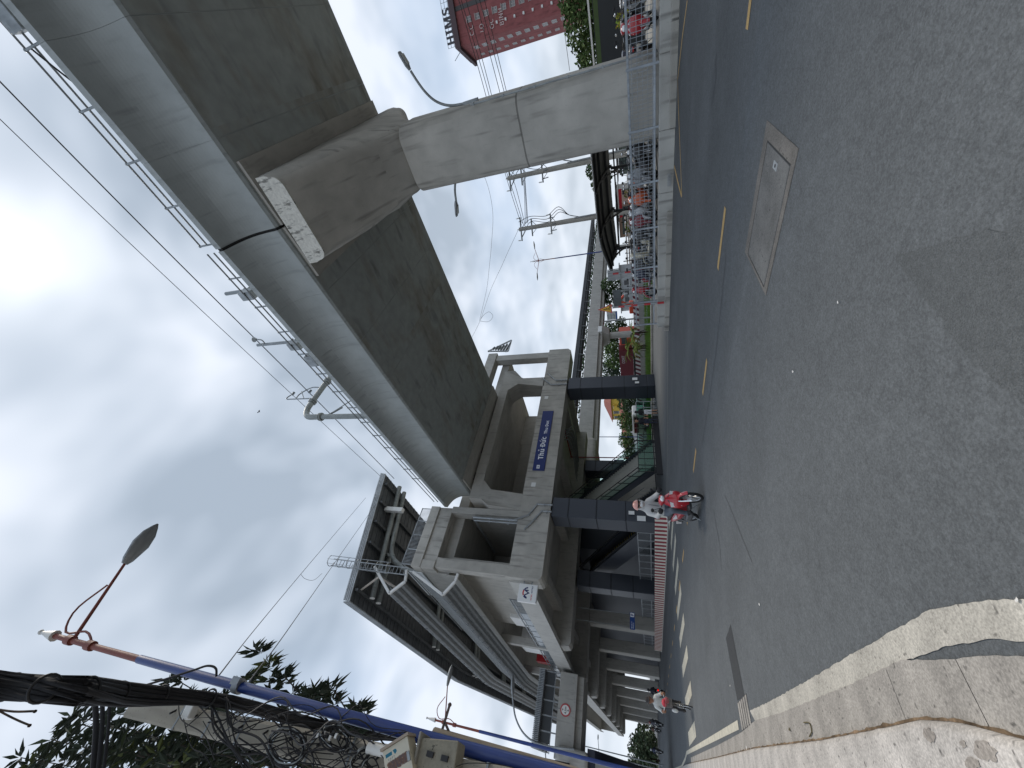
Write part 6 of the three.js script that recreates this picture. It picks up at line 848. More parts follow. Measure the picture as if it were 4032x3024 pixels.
{ // cable bundle along the pavement
  reseed(404); const g = thing('cable_bundle', 'thick sagging bundle of black cables strung between the poles', 'cables'); const P = [[0, 2700], [190, 2712], [420, 2722], [640, 2742], [850, 2750]];
  const path = [atY(7.0, -420, 2650), atY(7.1, 0, 2702), atX(-3.1, 260, 2714), atX(-4.4, 520, 2732), atX(-5.7, 850, 2752), atX(-9, 1300, 2868), atX(-13, 1720, 2912), atX(-24, 2080, 2984), atX(-44, 2240, 3010)];
  for (let k = 0; k < 26; k++) { const a = rr(0, TAU), r = Math.sqrt(rnd()) * .10, f = rr(.5, 1.6); part(g, 'cable', mat.cable, (b) => b.path(path.map((p, i) => p.clone().add(V(0, Math.sin(a + i * f) * r * (i === 4 ? .7 : 1) - (k % 7 === 0 && (i === 2 || i === 3) ? .09 : 0), Math.cos(a + i * f) * r * (i === 4 ? .7 : 1)))), rr(.012, .026), 70, 6)); }
  for (let k = 0; k < 6; k++) part(g, 'cable_tie', mat.black, (b) => { const cv = new THREE.CatmullRomCurve3(path), p = cv.getPoint(.14 + k * .07); b.torus(p, cv.getTangent(.14 + k * .07), .098, .012, 18, 6); });
  wire([atY(7.4, -300, 2590), atX(-2.6, 0, 2646), atX(-4.0, 260, 2668), atX(-5.4, 560, 2700)], .012, 'single_cable', 'single black cable running above the thick bundle', mat.cable);
  wire([[560, 2702], [660, 2672], [760, 2640], [818, 2622], [850, 2632], [852, 2662]].map(([X, Y]) => atX(-5.75, X, Y)), .016, 'looped_cable', 'black cable bowed up over the blue lamp pole', mat.cable);
  wire([[1015, 2605], [1030, 2560], [1080, 2505]].map(([X, Y], i) => atX(-5.9 - i * .02, 1300 + (X - 1000) * 1.2, Y + 275)), .006, 'thin_wire_loop', 'thin wire loop sticking out from the blue pole', mat.wire);
  // two thin lines from the pole across to the station
  wire([atX(-6, 855, 2668), atX(-11, 1010, 2470), atX(-16, 1210, 2230), atX(-24.5, 1440, 1960)], .012, 'thin_span_wire', 'thin wire from the blue lamp up to the station roof');
  wire([atX(-6.2, 960, 2712), atX(-7.4, 1025, 2625), atX(-9, 1090, 2540), atX(-13, 1210, 2370), atX(-18, 1350, 2170), atX(-24.5, 1480, 1985)], .012, 'thin_span_wire', 'thin wire from the mango tree up to the station canopy');
  wire([[1185, 2262], [1200, 2278], [1235, 2284], [1268, 2258]].map(([X, Y], i) => atX(-15.4 - i * .1, X, Y)), .008, 'drooping_wire', 'short drooping wire linking the two thin span wires');
}
{ // hanging tangle on the concrete pole
  reseed(55); const g = thing('cable_tangle', 'messy tangle of black cable coils hung down the concrete pole', 'cables'); const at = (t) => cpA.clone().lerp(cpB, t);
  for (let k = 0; k < 34; k++) { const t0 = rr(.55, .86), t1 = t0 - rr(.12, .42), o = [], s = rr(-1, 1) * .35; for (let j = 0; j <= 6; j++) { const t = mix(t0, t1, j / 6), p = at(Math.max(.18, t)); o.push(p.add(V(.15 + rr(0, .25), rr(-.05, .05), s * Math.sin(j / 6 * Math.PI) + rr(-.16, .16)))); } part(g, 'cable', k % 5 ? mat.cable : mat.wire, (b) => b.path(o, rr(.004, .009), 36, 5)); }
  for (const [X, Y, rx, ry, n] of [[1130, 2935, .27, .13, 9], [1320, 2905, .2, .09, 7], [1420, 2985, .07, .10, 5]]) { const c = atX(-5.65, X, Y); for (let k = 0; k < n; k++) { const o = [], a0 = rr(0, TAU), qx = rx * rr(.8, 1.15), qy = ry * rr(.75, 1.2); for (let j = 0; j < 14; j++) { const a = j / 14 * TAU + a0; o.push(c.clone().add(V(rr(-.03, .03) + .05 * Math.sin(a), Math.cos(a) * qx + Math.sin(a) * qy * .25, Math.sin(a) * qy - Math.cos(a) * qx * .2))); } part(g, 'coil', k % 4 ? mat.cable : mat.steelG, (b) => b.path(o, rr(.005, .008), 44, 5, true)); } }
  for (let k = 0; k < 7; k++) { const a = atX(-5.8, rr(700, 900), rr(2740, 2770)), c = atX(-5.5, rr(840, 1100), rr(2985, 3060)); part(g, 'drop_cable', mat.cable, (b) => b.path([a, a.clone().lerp(c, .35).add(V(.05, .08, rr(-.1, .1))), a.clone().lerp(c, .7).add(V(.05, -.05, rr(-.1, .1))), c], rr(.007, .014), 30, 5)); }
  for (let k = 0; k < 3; k++) { const z = 2940 + k * 12; part(g, 'hanging_pipe', mat.cable, (b) => b.path([atX(-5.2, 372 + k * 30, 2735), atX(-5.2, 378 + k * 25, 2850), atX(-5.2, 365 + k * 20, 3060)], .03 - k * .006, 16, 6)); }
  part(g, 'splice_tray', mat.whitePipe, (b) => { const c = atX(-5.75, 760, 2778); b.rbox(c.x, c.y, c.z, .12, .14, .3, .02, 1, 0, .2, 0); });
  for (let k = 0; k < 9; k++) part(g, 'clip', k % 2 ? mat.white : mat.black, (b) => { const c = atX(-5.65, 1240 + k * 12, 2888 + (k % 3) * 9); b.box(c.x, c.y, c.z, .03, .03, .05); });
}
{ // tilted telecom box
  const x = -5.45, A = atX(x, 1300 + 840 * .3617, 2600 + 815 * .3617), Bq = atX(x, 1300 + 565 * .3617, 2600 + 990 * .3617), D = atX(x, 1300 + 1030 * .3617, 2600 + 1080 * .3617); const r = A.clone().sub(Bq), d = D.clone().sub(A), w = r.length(), h = d.length() * 1.1; r.normalize(); d.normalize(); const n = V().crossVectors(d, r).normalize(), dn = V().crossVectors(r, n).normalize(); if (dn.dot(d) < 0) dn.negate();
  const fn = V().crossVectors(r, dn.clone().negate()).normalize(); const g = thing('telecom_box', 'cream metal junction box hanging crooked on the concrete pole, rust streak on its door', 'junction box');
  const c = Bq.clone().addScaledVector(r, w / 2).addScaledVector(dn, h / 2); const Mx = new THREE.Matrix4().makeBasis(r, dn.clone().negate(), fn).setPosition(c.clone().addScaledVector(fn, -.11));
  part(g, 'case', M(.58, .55, .46, { roughness: .7, map: tPaint }), (b) => b.add(new RoundedBoxGeometry(w, h, .2, 2, .012), Mx));
  part(g, 'hood', M(.36, .30, .24, { roughness: .8 }), (b) => b.add(new THREE.BoxGeometry(w + .03, .025, .23), Mx.clone().multiply(new THREE.Matrix4().makeTranslation(0, h / 2 + .012, .01))));
  const tx = flatText('', { w: 512, h: 480, bg: '#c9c5b4', draw: (q, W, H) => { reseed(3); q.fillStyle = '#1f6f86'; q.beginPath(); q.moveTo(40, 60); q.lineTo(170, 60); q.lineTo(170, 105); q.lineTo(40, 105); q.fill(); q.beginPath(); q.moveTo(190, 60); q.quadraticCurveTo(262, 40, 268, 96); q.lineTo(226, 120); q.fill(); q.fillStyle = '#6f7a80'; q.font = 'bold 40px sans-serif'; q.textAlign = 'left'; q.fillText('V N P T', 80, 140); for (let k = 0; k < 900; k++) { const x = 60 + rnd() * 390, y = 175 + rnd() * 115; q.fillStyle = ['rgba(92,70,62,.5)', 'rgba(120,84,60,.45)', 'rgba(84,76,84,.5)'][k % 3]; q.beginPath(); q.ellipse(x, y, 6 + rnd() * 16, 4 + rnd() * 10, rnd() * 3, 0, 7); q.fill(); } q.fillStyle = '#bb9a63'; for (let k = 0; k < 40; k++) q.fillRect(60 + rnd() * 80, 250 + rnd() * 50, 8, 5); } });
  const face = new THREE.Mesh(new THREE.PlaneGeometry(w * .97, h * .97), M(1, 1, 1, { map: tx, roughness: .7 })); face.name = 'door_print'; face.applyMatrix4(Mx.clone().multiply(new THREE.Matrix4().makeTranslation(0, 0, .102))); g.add(face);
  part(g, 'latch', mat.steelG, (b) => b.add(new THREE.BoxGeometry(.03, .08, .02), Mx.clone().multiply(new THREE.Matrix4().makeTranslation(w * .42, 0, .108)))); part(g, 'bracket', mat.steelG, (b) => b.add(new THREE.BoxGeometry(.08, h * .8, .25), Mx.clone().multiply(new THREE.Matrix4().makeTranslation(-w * .2, 0, -.2))));
  const m2 = thing('meter_box', 'grey weathered meter box strapped below the cream junction box', 'meter box'); const c2 = atX(-5.7, 1735, 2990); part(m2, 'case', M(.33, .32, .28, { roughness: .8, map: tPaint }), (b) => b.rbox(c2.x, c2.y, c2.z, .26, .46, .3, .015, 1, .1, .12, 0)); part(m2, 'lid', M(.27, .26, .23, { roughness: .8 }), (b) => b.rbox(c2.x + .02, c2.y + .24, c2.z, .3, .03, .34, .01, 1, .1, .12, 0)); for (const d of [.08, -.1]) part(m2, 'clasp', mat.black, (b) => b.box(c2.x + .14, c2.y + d, c2.z - .02, .03, .08, .05));
}
// far street lamps on our pavement and at the footbridge
streetLamp(-22, -.55, 11.0, [-Math.PI / 2], 'red and blue street lamp farther along the pavement in front of the footbridge', undefined, .9);
{ const x = -30, q = (X, Y) => atX(x, X, Y), g = thing('gooseneck_lamp', 'grey gooseneck lamp with a leaf shaped head at the footbridge landing', 'street lamp'); part(g, 'stem', mat.galv, (b) => b.path([[2260, 2950], [2200, 2945], [2110, 2925], [2060, 2885], [2030, 2825], [2020, 2760], [2018, 2740]].map((p) => q(...p)), .05, 50, 8)); const a = q(2018, 2742), c = q(2020, 2652); part(g, 'lamp_head', mat.galv, (b) => { const rg = []; const d = c.clone().sub(a); for (const [t, w] of [[0, .05], [.12, .12], [.4, .19], [.7, .17], [.92, .08], [1, .02]]) { const o = a.clone().addScaledVector(d, t), r = []; for (let k = 0; k < 10; k++) { const e = k / 10 * TAU; r.push(o.clone().add(V(Math.cos(e) * w * 1.5, Math.sin(e) * w * .6, 0))); } rg.push(r); } b.smoothLoft(rg); }); part(g, 'bracket', mat.galv, (b) => { for (const X of [2145, 2185]) b.rod(q(X, 2945), q(X + 4, 2985), .03, .03, 6); }); }
for (const [X, Y, x, lab] of [[2300, 2900, -90, 'small distant street lamp beyond the footbridge beam'], [2360, 2940, -110, 'smaller distant street lamp beyond the footbridge landing']]) { const p = atX(x, X, Y); const g = thing('distant_lamp', lab, 'street lamp', [0, 0, 0], 0, 'distant lamps along the road'); part(g, 'pole', mat.steelG, (b) => b.rod(V(x, 0, p.z + 1.2), V(x, p.y, p.z + 1.2), .1, .07, 8)); part(g, 'arm', mat.steelG, (b) => b.rod(V(x, p.y, p.z + 1.2), V(x, p.y + .3, p.z - 1.0), .06, .05, 6)); part(g, 'head', mat.steelG, (b) => b.ball(x, p.y + .32, p.z - 1.4, .5, .4, .25, 1, 10)); }
{ // broad leaved tree behind the poles, leaves in whorls at twig ends
  reseed(2024); const t = thing('mango_tree', 'dark leafy mango tree behind the cable laden poles', 'tree'); const base = V(-10.5, 0, 1.9), L = new Leaves();
  const tips = []; const add = (X, Y, n, sx, sy, x0, x1) => { for (let k = 0; k < n; k++) tips.push(atX(rr(x0, x1), X + rr(-1, 1) * sx, Y + rr(-1, 1) * sy)); };
  add(330, 2930, 26, 200, 80, -8.2, -10.5); add(560, 2890, 34, 170, 110, -8, -10.5); add(760, 2860, 30, 150, 110, -8, -10.5); add(640, 2990, 60, 330, 40, -8, -11); add(180, 3000, 12, 100, 30, -8.2, -9.6); add(900, 2960, 50, 220, 70, -8, -11); add(1130, 2960, 40, 200, 60, -8, -11); add(300, 2830, 5, 40, 25, -8.6, -9.6);
  add(1180, 2770, 15, 90, 40, -8.4, -10); add(1250, 2745, 12, 70, 35, -8.4, -10); add(1090, 2700, 6, 45, 45, -8.4, -9.6); add(1060, 2610, 3, 15, 20, -8.6, -9.2); add(1005, 2570, 2, 12, 12, -8.6, -9.2); add(985, 2680, 5, 35, 25, -8.6, -9.4); add(1430, 2795, 6, 35, 18, -9, -10.4); add(1020, 2560, 2, 12, 30, -8.7, -9); add(870, 2800, 12, 70, 50, -8, -10); add(1330, 2930, 14, 90, 50, -8.5, -11); add(700, 2690, 4, 60, 18, -8.6, -9.6);
  for (const p of tips) { const n = 7 + Math.floor(rnd() * 6), ax = p.clone().sub(base).setY(rr(.2, 1.6)).normalize(); const q0 = rnd(), c0 = q0 < .06 ? [.09, .11, .03] : q0 < .25 ? [.038, .055, .024] : [.020, .032, .017]; for (let k = 0; k < n; k++) { const a = k / n * TAU + rr(-.4, .4), sd = V(-ax.z, 0, ax.x).normalize(), up = V().crossVectors(ax, sd); const dir = ax.clone().multiplyScalar(rr(.15, .8)).addScaledVector(sd, Math.cos(a)).addScaledVector(up, Math.sin(a) * .8).add(V(0, rr(-.75, -.05), 0)).normalize(); const v = rr(.7, 1.4); L.leaf(p.clone().addScaledVector(dir, .03), dir, UP.clone().add(V(rr(-.4, .4), 0, rr(-.4, .4))), rr(.22, .38), rr(.06, .095), [c0[0] * v, c0[1] * v, c0[2] * v]); } }
  L.mesh('crown', t, leafM);
  part(t, 'trunk', M(.06, .05, .04, { roughness: 1 }), (b) => { b.path([base, V(-10.4, 2, 1.8), V(-10.1, 4, 1.5), V(-9.8, 5.5, 1.1)], .17, 20, 8); for (let k = 0; k < tips.length; k += 8) { const p = tips[k], m = V(-9.9, Math.min(5.2, p.y * .75), 1.2); b.path([m, m.clone().lerp(p, .5).add(V(0, .15, 0)), p], .009 + .006 * rnd(), 8, 5); } });
  const br = thing('bare_branch', 'bare forked twig reaching in above the cable bundle', 'branch'); part(br, 'twig', mat.bark, (b) => { b.path([[-150, 2770], [0, 2795], [60, 2802], [138, 2800]].map(([X, Y]) => atX(-7, X, Y)), .02, 16, 6); b.path([[-20, 2790], [40, 2822], [90, 2845], [118, 2856]].map(([X, Y]) => atX(-7, X, Y)), .016, 14, 6); for (const [X, Y] of [[138, 2801], [116, 2857]]) { const p = atX(-7, X, Y); b.ball(p.x, p.y, p.z, .03, 1, 1, 1, 6); } });
}
// ---------------------------------------------------------------- people and moving vehicles
// bones: [ax,ay,az, bx,by,bz, ra, rb, colour]; one continuous skin meshed from their smooth union
const segD = (px, py, pz, b) => { const dx = b[3] - b[0], dy = b[4] - b[1], dz = b[5] - b[2], l = dx * dx + dy * dy + dz * dz || 1e-9, t = clamp(((px - b[0]) * dx + (py - b[1]) * dy + (pz - b[2]) * dz) / l), x = px - b[0] - dx * t, y = py - b[1] - dy * t, z = pz - b[2] - dz * t; return Math.sqrt(x * x + y * y + z * z) - mix(b[6], b[7], t); };
function skin(bones, cols, cell, k = .02) {
  const lo = [1e9, 1e9, 1e9], hi = [-1e9, -1e9, -1e9]; for (const b of bones) for (let i = 0; i < 3; i++) { const m = Math.max(b[6], b[7]) + .04; lo[i] = Math.min(lo[i], b[i] - m, b[i + 3] - m); hi[i] = Math.max(hi[i], b[i] + m, b[i + 3] + m); }
  const half = Math.max(hi[0] - lo[0], hi[1] - lo[1], hi[2] - lo[2]) / 2 + cell * 3, c = lo.map((v, i) => (v + hi[i]) / 2), res = Math.ceil(half * 2 / cell);
  const mc = new MarchingCubes(res, new THREE.MeshBasicMaterial(), false, false, 120000); mc.isolation = 0; const f = mc.field, n = mc.size, hs = mc.halfsize;
  f.fill(-1); for (const b of bones) { const l = Math.hypot(b[3] - b[0], b[4] - b[1], b[5] - b[2]) / 2 + Math.max(b[6], b[7]) + .2; b[9] = (b[0] + b[3]) / 2; b[10] = (b[1] + b[4]) / 2; b[11] = (b[2] + b[5]) / 2; b[12] = l * l; }
  const i0 = (a, v) => Math.max(0, Math.floor((v - c[a]) / half * hs + hs) - 1), i1 = (a, v) => Math.min(n - 1, Math.ceil((v - c[a]) / half * hs + hs) + 1);
  const xs = [i0(0, lo[0]), i1(0, hi[0])], ys = [i0(1, lo[1]), i1(1, hi[1])], zs = [i0(2, lo[2]), i1(2, hi[2])];
  for (let z = zs[0]; z <= zs[1]; z++) for (let y = ys[0]; y <= ys[1]; y++) for (let x = xs[0]; x <= xs[1]; x++) { const px = c[0] + (x - hs) / hs * half, py = c[1] + (y - hs) / hs * half, pz = c[2] + (z - hs) / hs * half; let s = 0; for (const b of bones) { const ex = px - b[9], ey = py - b[10], ez = pz - b[11]; if (ex * ex + ey * ey + ez * ez > b[12]) continue; const d = segD(px, py, pz, b); if (d < .2) s += Math.exp(-d / k); } f[z * n * n + y * n + x] = s > 0 ? Math.max(-.2, k * Math.log(s)) : -.2; }
  mc.update(); const cnt = mc.count, P = new Float32Array(mc.positionArray.slice(0, cnt * 3)), N = new Float32Array(mc.normalArray.slice(0, cnt * 3)), C = new Float32Array(cnt * 3);
  for (let i = 0; i < cnt; i++) { const p = [P[i * 3] * half + c[0], P[i * 3 + 1] * half + c[1], P[i * 3 + 2] * half + c[2]]; let best = 1e9, bi = 0; for (const b of bones) { const d = segD(...p, b); if (d < best) { best = d; bi = b[8]; } } P.set(p, i * 3); C.set(cols[bi], i * 3); const l = Math.hypot(N[i * 3], N[i * 3 + 1], N[i * 3 + 2]) || 1; for (let j = 0; j < 3; j++) N[i * 3 + j] /= l; }
  const g = new THREE.BufferGeometry(); g.setAttribute('position', new THREE.BufferAttribute(P, 3)); g.setAttribute('color', new THREE.BufferAttribute(C, 3)); g.computeVertexNormals(); g.setAttribute('normal', new THREE.BufferAttribute(N, 3)); g.setAttribute('uv', new THREE.BufferAttribute(new Float32Array(cnt * 2), 2)); return g;
}
const clothM = M(1, 1, 1, { vc: true, roughness: .9 });
const SK = [.36, .20, .13];
const fingers = (h, d, s, r = .010) => { const o = []; for (let k = 0; k < 4; k++) { const w = (k - 1.5) * .02, q = [h[0] + d[0] * .05, h[1] + d[1] * .05 + (s === 0 ? 0 : 0), h[2] + d[2] * .05]; o.push([q[0], q[1] + w * .2, q[2] + w * s, q[0] + d[0] * .045, q[1] + d[1] * .045 - .012, q[2] + d[2] * .045 + w * s, r, r * .9]); o.push([q[0] + d[0] * .045, q[1] + d[1] * .045 - .012, q[2] + d[2] * .045 + w * s, q[0] + d[0] * .05, q[1] + d[1] * .05 - .045 + k * .003, q[2] + d[2] * .05 + w * s, r * .9, r * .8]); } o.push([h[0], h[1], h[2] - .03 * s, h[0] + d[0] * .05, h[1] - .03, h[2] - .035 * s, .011, .009]); return o; };
function face(g, c, f, sz = 1, skinCol = SK) { // c head centre, f facing angle about y
  const R = new THREE.Matrix4().makeRotationY(-f).setPosition(c.x, c.y, c.z), q = (x, y, z) => V(x * sz, y * sz, z * sz).applyMatrix4(R);
  for (const s of [-1, 1]) part(g, 'eye', mat.black, (b) => { const p = q(.088, .012, s * .033); b.ball(p.x, p.y, p.z, .011 * sz, 1, .7, 1, 8); });
  part(g, 'mouth', M(.30, .09, .08, { roughness: .6 }), (b) => { const p = q(.09, -.055, 0); b.ball(p.x, p.y, p.z, .02 * sz, .4, .3, 1, 8); });
}
function person(name, label, bones, cols, cell, group) { const g = thing(name, label, 'person', [0, 0, 0], 0, group); const m = new THREE.Mesh(skin(bones, cols, cell), clothM); m.name = 'body'; g.add(m); g.userData.placed = true; return g; }
const head = (x, y, z, f = 0, ci = 0) => { const c = Math.cos(f), s = Math.sin(f); return [[x, y + .02, z, x, y + .05, z, .085, .095, ci], [x + .02 * c, y - .04, z + .02 * s, x + .045 * c, y - .075, z + .045 * s, .07, .052, ci], [x + .09 * c, y - .005, z + .09 * s, x + .103 * c, y - .022, z + .103 * s, .012, .017, ci], [x - .005, y, z - .088, x - .005, y + .015, z - .09, .018, .02, ci], [x - .005, y, z + .088, x - .005, y + .015, z + .09, .018, .02, ci]]; };
// --- motorcycle ridden towards the right
function sitRider(jacket, trous, opt = {}) { // scooter frame: forward +x
  const J = 1, T = 2, SKc = 0, SH = 3, GL = 4; const b = [];
  b.push([-.20, .86, 0, -.16, 1.02, 0, .155, .15, T], [-.17, 1.0, 0, -.08, 1.30, 0, .165, .17, J], [-.08, 1.28, -.13, -.08, 1.28, .13, .10, .10, J], [-.06, 1.36, 0, .0, 1.46, 0, .07, .06, SKc]);
  for (const s of [-1, 1]) { b.push([-.07, 1.31, s * .17, .06, 1.10, s * .29, .075, .062, J], [.06, 1.10, s * .29, .33, 1.045, s * .29, .058, .042, J], [.33, 1.045, s * .29, .39, 1.035, s * .29, .036, .034, GL]); for (const f of fingers([.385, 1.035, s * .29], [.6, .1, 0], 1, .013)) b.push([...f, GL]); b.push([-.18, .85, s * .09, .24, .72, s * .17, .10, .078, T], [.24, .72, s * .17, .10, .36, s * .185, .07, .05, T], [.10, .34, s * .185, .24, .30, s * .19, .046, .035, SH]); }
  b.push(...head(.03, 1.56, 0, 0, SKc)); if (opt.hood) b.push([-.06, 1.42, 0, .0, 1.62, 0, .12, .10, J], [-.1, 1.34, 0, -.02, 1.4, 0, .12, .11, J]); return b;
}
{
  const bm = M(.48, .012, .025, { roughness: .3, clearcoat: .8, clearcoatRoughness: .1 }), wh = M(.72, .72, .72, { roughness: .3, clearcoat: .6 });
  const mb = makeScooter({ body: bm, accent: M(.06, .06, .065, { roughness: .5 }) }); mb.name = numbered('motorcycle'); mb.userData = { label: 'red underbone motorcycle with white flashes ridden along the road', category: 'motorcycle' };
  // taller wire wheels and exposed fork of an underbone
  for (const o of [...mb.children]) if (['front_wheel', 'rear_wheel', 'fork', 'front_fender'].includes(o.name)) mb.remove(o);
  wheelParts(mb, 'front_wheel', .70, .285, .075, 9); wheelParts(mb, 'rear_wheel', -.62, .285, .085, 9); part(mb, 'brake_disc', mat.alu, (b) => b.rod(V(.70, .285, .05), V(.70, .285, .058), .11, .11, 20));
  part(mb, 'fork', mat.chrome, (b) => { for (const z of [-.075, .075]) b.rod(V(.70, .285, z), V(.52, .82, z * .8), .024, .022, 8); });
  part(mb, 'front_fender', bm, (b) => { const rg = []; for (let k = 0; k <= 8; k++) { const a = mix(.35, 2.3, k / 8), n = V(Math.cos(a), Math.sin(a), 0), c = V(.70, .285, 0).addScaledVector(n, .31), w = .05; rg.push([V(c.x, c.y, -w), V(c.x + n.x * .025, c.y + n.y * .025, 0), V(c.x, c.y, w), V(c.x - n.x * .012, c.y - n.y * .012, 0)]); } b.smoothLoft(rg); });
  part(mb, 'white_flash', wh, (b) => { for (const s of [-1, 1]) { b.tris([V(.60, .80, s * .10), V(.555, .78, s * .225), V(.575, .50, s * .17)]); b.tris([V(-.1, .62, s * .165), V(-.45, .70, s * .178), V(-.35, .58, s * .18)]); } });
  part(mb, 'rear_shock', mat.chrome, (b) => { for (const z of [-.14, .14]) b.rod(V(-.6, .3, z), V(-.45, .62, z), .025, .025, 8); });
  const a = gpt(2771, 1958), c = gpt(2752, 2062); const dir = Math.atan2(-(a[1] - c[1]), a[0] - c[0]); const pos = [a[0] - .70 * Math.cos(dir), 0, a[1] + .70 * Math.sin(dir)]; const yaw = -.12;
  const front = gpt(2771, 1962); mb.position.set(front[0] - .70 * Math.cos(yaw), 0, front[1] + .70 * Math.sin(yaw)); mb.rotation.y = yaw; scene.add(mb);
  const rp = person('person', 'rider in a pale hooded jacket, grey trousers and pink helmet on the red motorcycle', sitRider(1, 2, { hood: true }), [[.34, .20, .14], [.50, .50, .49], [.12, .14, .17], [.03, .03, .03], [.02, .02, .022]], .018);
  part(rp, 'helmet', M(.62, .30, .25, { roughness: .35, clearcoat: .5 }), (b) => b.add(new THREE.SphereGeometry(.142, 22, 12, 0, TAU, 0, 1.55), new THREE.Matrix4().makeRotationZ(-.18).setPosition(.02, 1.60, 0)));
  part(rp, 'helmet_peak', mat.black, (b) => b.add(new THREE.SphereGeometry(.155, 16, 4, Math.PI - .9, 1.8, 1.42, .18), new THREE.Matrix4().makeRotationZ(-.25).setPosition(.03, 1.61, 0)));
  part(rp, 'sunglasses', mat.black, (b) => { for (const s of [-1, 1]) b.ball(.118, 1.575, s * .042, .036, .5, .75, 1.05, 10); b.bar(V(.128, 1.575, -.07), V(.128, 1.575, .07), .012, .012); });
  part(rp, 'face_mask', M(.66, .66, .66, { roughness: .9 }), (b) => b.ball(.088, 1.50, 0, .088, .82, .74, .96, 12));
  part(rp, 'hood_edge', M(.52, .52, .51, { roughness: .9 }), (b) => b.torus(V(.055, 1.545, 0), V(1, .12, 0), .118, .026, 24, 8)); part(rp, 'jacket_zip', M(.2, .2, .2), (b) => b.path([V(.085, 1.40, 0), V(.09, 1.25, 0), V(.03, 1.05, 0)], .008, 10, 5));
  rp.position.copy(mb.position); rp.rotation.y = yaw;
}
// --- bicycle with basket
{
  const g = thing('bicycle', 'old bicycle with a wire basket holding a red bag', 'bicycle'); g.userData.placed = true; const R = .31, fx = .52, bx = -.52;
  for (const [n, x] of [['front_wheel', fx], ['rear_wheel', bx]]) { const w = part(g, n, mat.rubber, (b) => b.torus(V(x, R, 0), V(0, 0, 1), R - .018, .018, 34, 8)); part(w, 'spokes', mat.chrome, (b) => { b.torus(V(x, R, 0), V(0, 0, 1), R - .04, .008, 30, 6); for (let k = 0; k < 16; k++) { const a = k / 16 * TAU; b.rod(V(x, R, .02 * (k % 2 ? 1 : -1)), V(x + Math.cos(a) * (R - .04), R + Math.sin(a) * (R - .04), 0), .003, .003, 4); } b.rod(V(x, R, -.05), V(x, R, .05), .02, .02, 8); }); }
  const fm = M(.10, .09, .07, { roughness: .4, clearcoat: .4 }); part(g, 'frame', fm, (b) => { b.rod(V(.36, .78, 0), V(-.05, .30, 0), .018, .018, 8); b.rod(V(-.05, .30, 0), V(-.18, .74, 0), .016, .016, 8); b.rod(V(-.14, .60, 0), V(.35, .68, 0), .016, .016, 8); for (const s of [-.05, .05]) { b.rod(V(bx, R, s), V(-.05, .30, s * .5), .010, .010, 6); b.rod(V(bx, R, s), V(-.16, .66, s * .4), .010, .010, 6); b.rod(V(fx, R, s), V(.37, .74, s * .6), .011, .011, 6); } b.rod(V(.37, .72, 0), V(.33, .90, 0), .018, .018, 8); });
  part(g, 'handlebar', mat.chrome, (b) => b.path([V(.18, .98, -.27), V(.30, 1.0, -.22), V(.35, .94, 0), V(.30, 1.0, .22), V(.18, .98, .27)], .012, 24, 6)); part(g, 'saddle', mat.black, (b) => b.smoothLoft([ring(-.32, .80, .09, .035, 10), ring(-.2, .80, .07, .035, 10), ring(-.04, .80, .025, .02, 10)])); part(g, 'mudguard', fm, (b) => { for (const x of [fx, bx]) b.torus(V(x, R, 0), V(0, 0, 1), R + .025, .014, 20, 6, 2.4); });
  const bk = part(g, 'basket', M(.26, .24, .22, { roughness: .6, metalness: .3 }), (b) => { for (let k = 0; k < 5; k++) { const y = .72 + k * .055, w = .12 + k * .012; b.poly([V(.42, y, -w), V(.66, y, -w), V(.66, y, w), V(.42, y, w), V(.42, y, -w)], .005, 4); } for (let k = 0; k <= 8; k++) { const t = mix(-1, 1, k / 8); b.rod(V(.66, .72, t * .12), V(.66, .94, t * .168), .004, .004, 4); b.rod(V(.42, .72, t * .12), V(.42, .94, t * .168), .004, .004, 4); } b.span(.42, .715, -.12, .66, .722, .12); });
  part(g, 'red_bag', M(.50, .04, .06, { roughness: .7 }), (b) => { b.ball(.53, .98, .03, .12, .9, .85, 1.1, 14); b.ball(.55, .90, -.05, .1, .9, .9, 1, 12); }); part(g, 'white_bag', M(.66, .66, .63, { roughness: .7 }), (b) => { b.ball(.5, .62, .2, .09, .8, 1.3, .7, 12); }); part(g, 'pedals', mat.black, (b) => { b.rod(V(-.05, .30, 0), V(.08, .24, .09), .012, .012, 6); b.box(.1, .235, .13, .09, .02, .07); b.rod(V(-.05, .30, 0), V(-.18, .36, -.09), .012, .012, 6); b.box(-.2, .365, -.13, .09, .02, .07); });
  const p = gpt(2727, 2781), yaw = -.06; g.position.set(p[0] - fx, 0, p[1]); g.rotation.y = yaw;
  const b = []; const J = 1, T = 2; b.push([-.2, .90, 0, -.17, 1.02, 0, .14, .135, T], [-.17, 1.0, 0, -.10, 1.27, 0, .135, .145, J], [-.1, 1.25, -.12, -.1, 1.25, .12, .085, .085, J], [-.08, 1.32, 0, -.03, 1.41, 0, .055, .05, 0]);
  for (const s of [-1, 1]) { b.push([-.09, 1.28, s * .16, -.02, 1.06, s * .27, .062, .05, J], [-.02, 1.06, s * .27, .16, 1.0, s * .26, .042, .032, 0]); for (const f of fingers([.15, 1.0, s * .26], [.5, 0, 0], 1, .011)) b.push([...f, 0]); const kn = s > 0 ? [.19, .66] : [.10, .80], an = s > 0 ? [.06, .30] : [-.22, .43]; b.push([-.18, .89, s * .09, kn[0], kn[1], s * .11, .088, .066, T], [kn[0], kn[1], s * .11, an[0], an[1], s * .12, .058, .042, T], [an[0], an[1] - .02, s * .125, an[0] + .14, an[1] - .05, s * .13, .04, .03, 3]); } b.push(...head(.0, 1.50, 0, .1, 0));
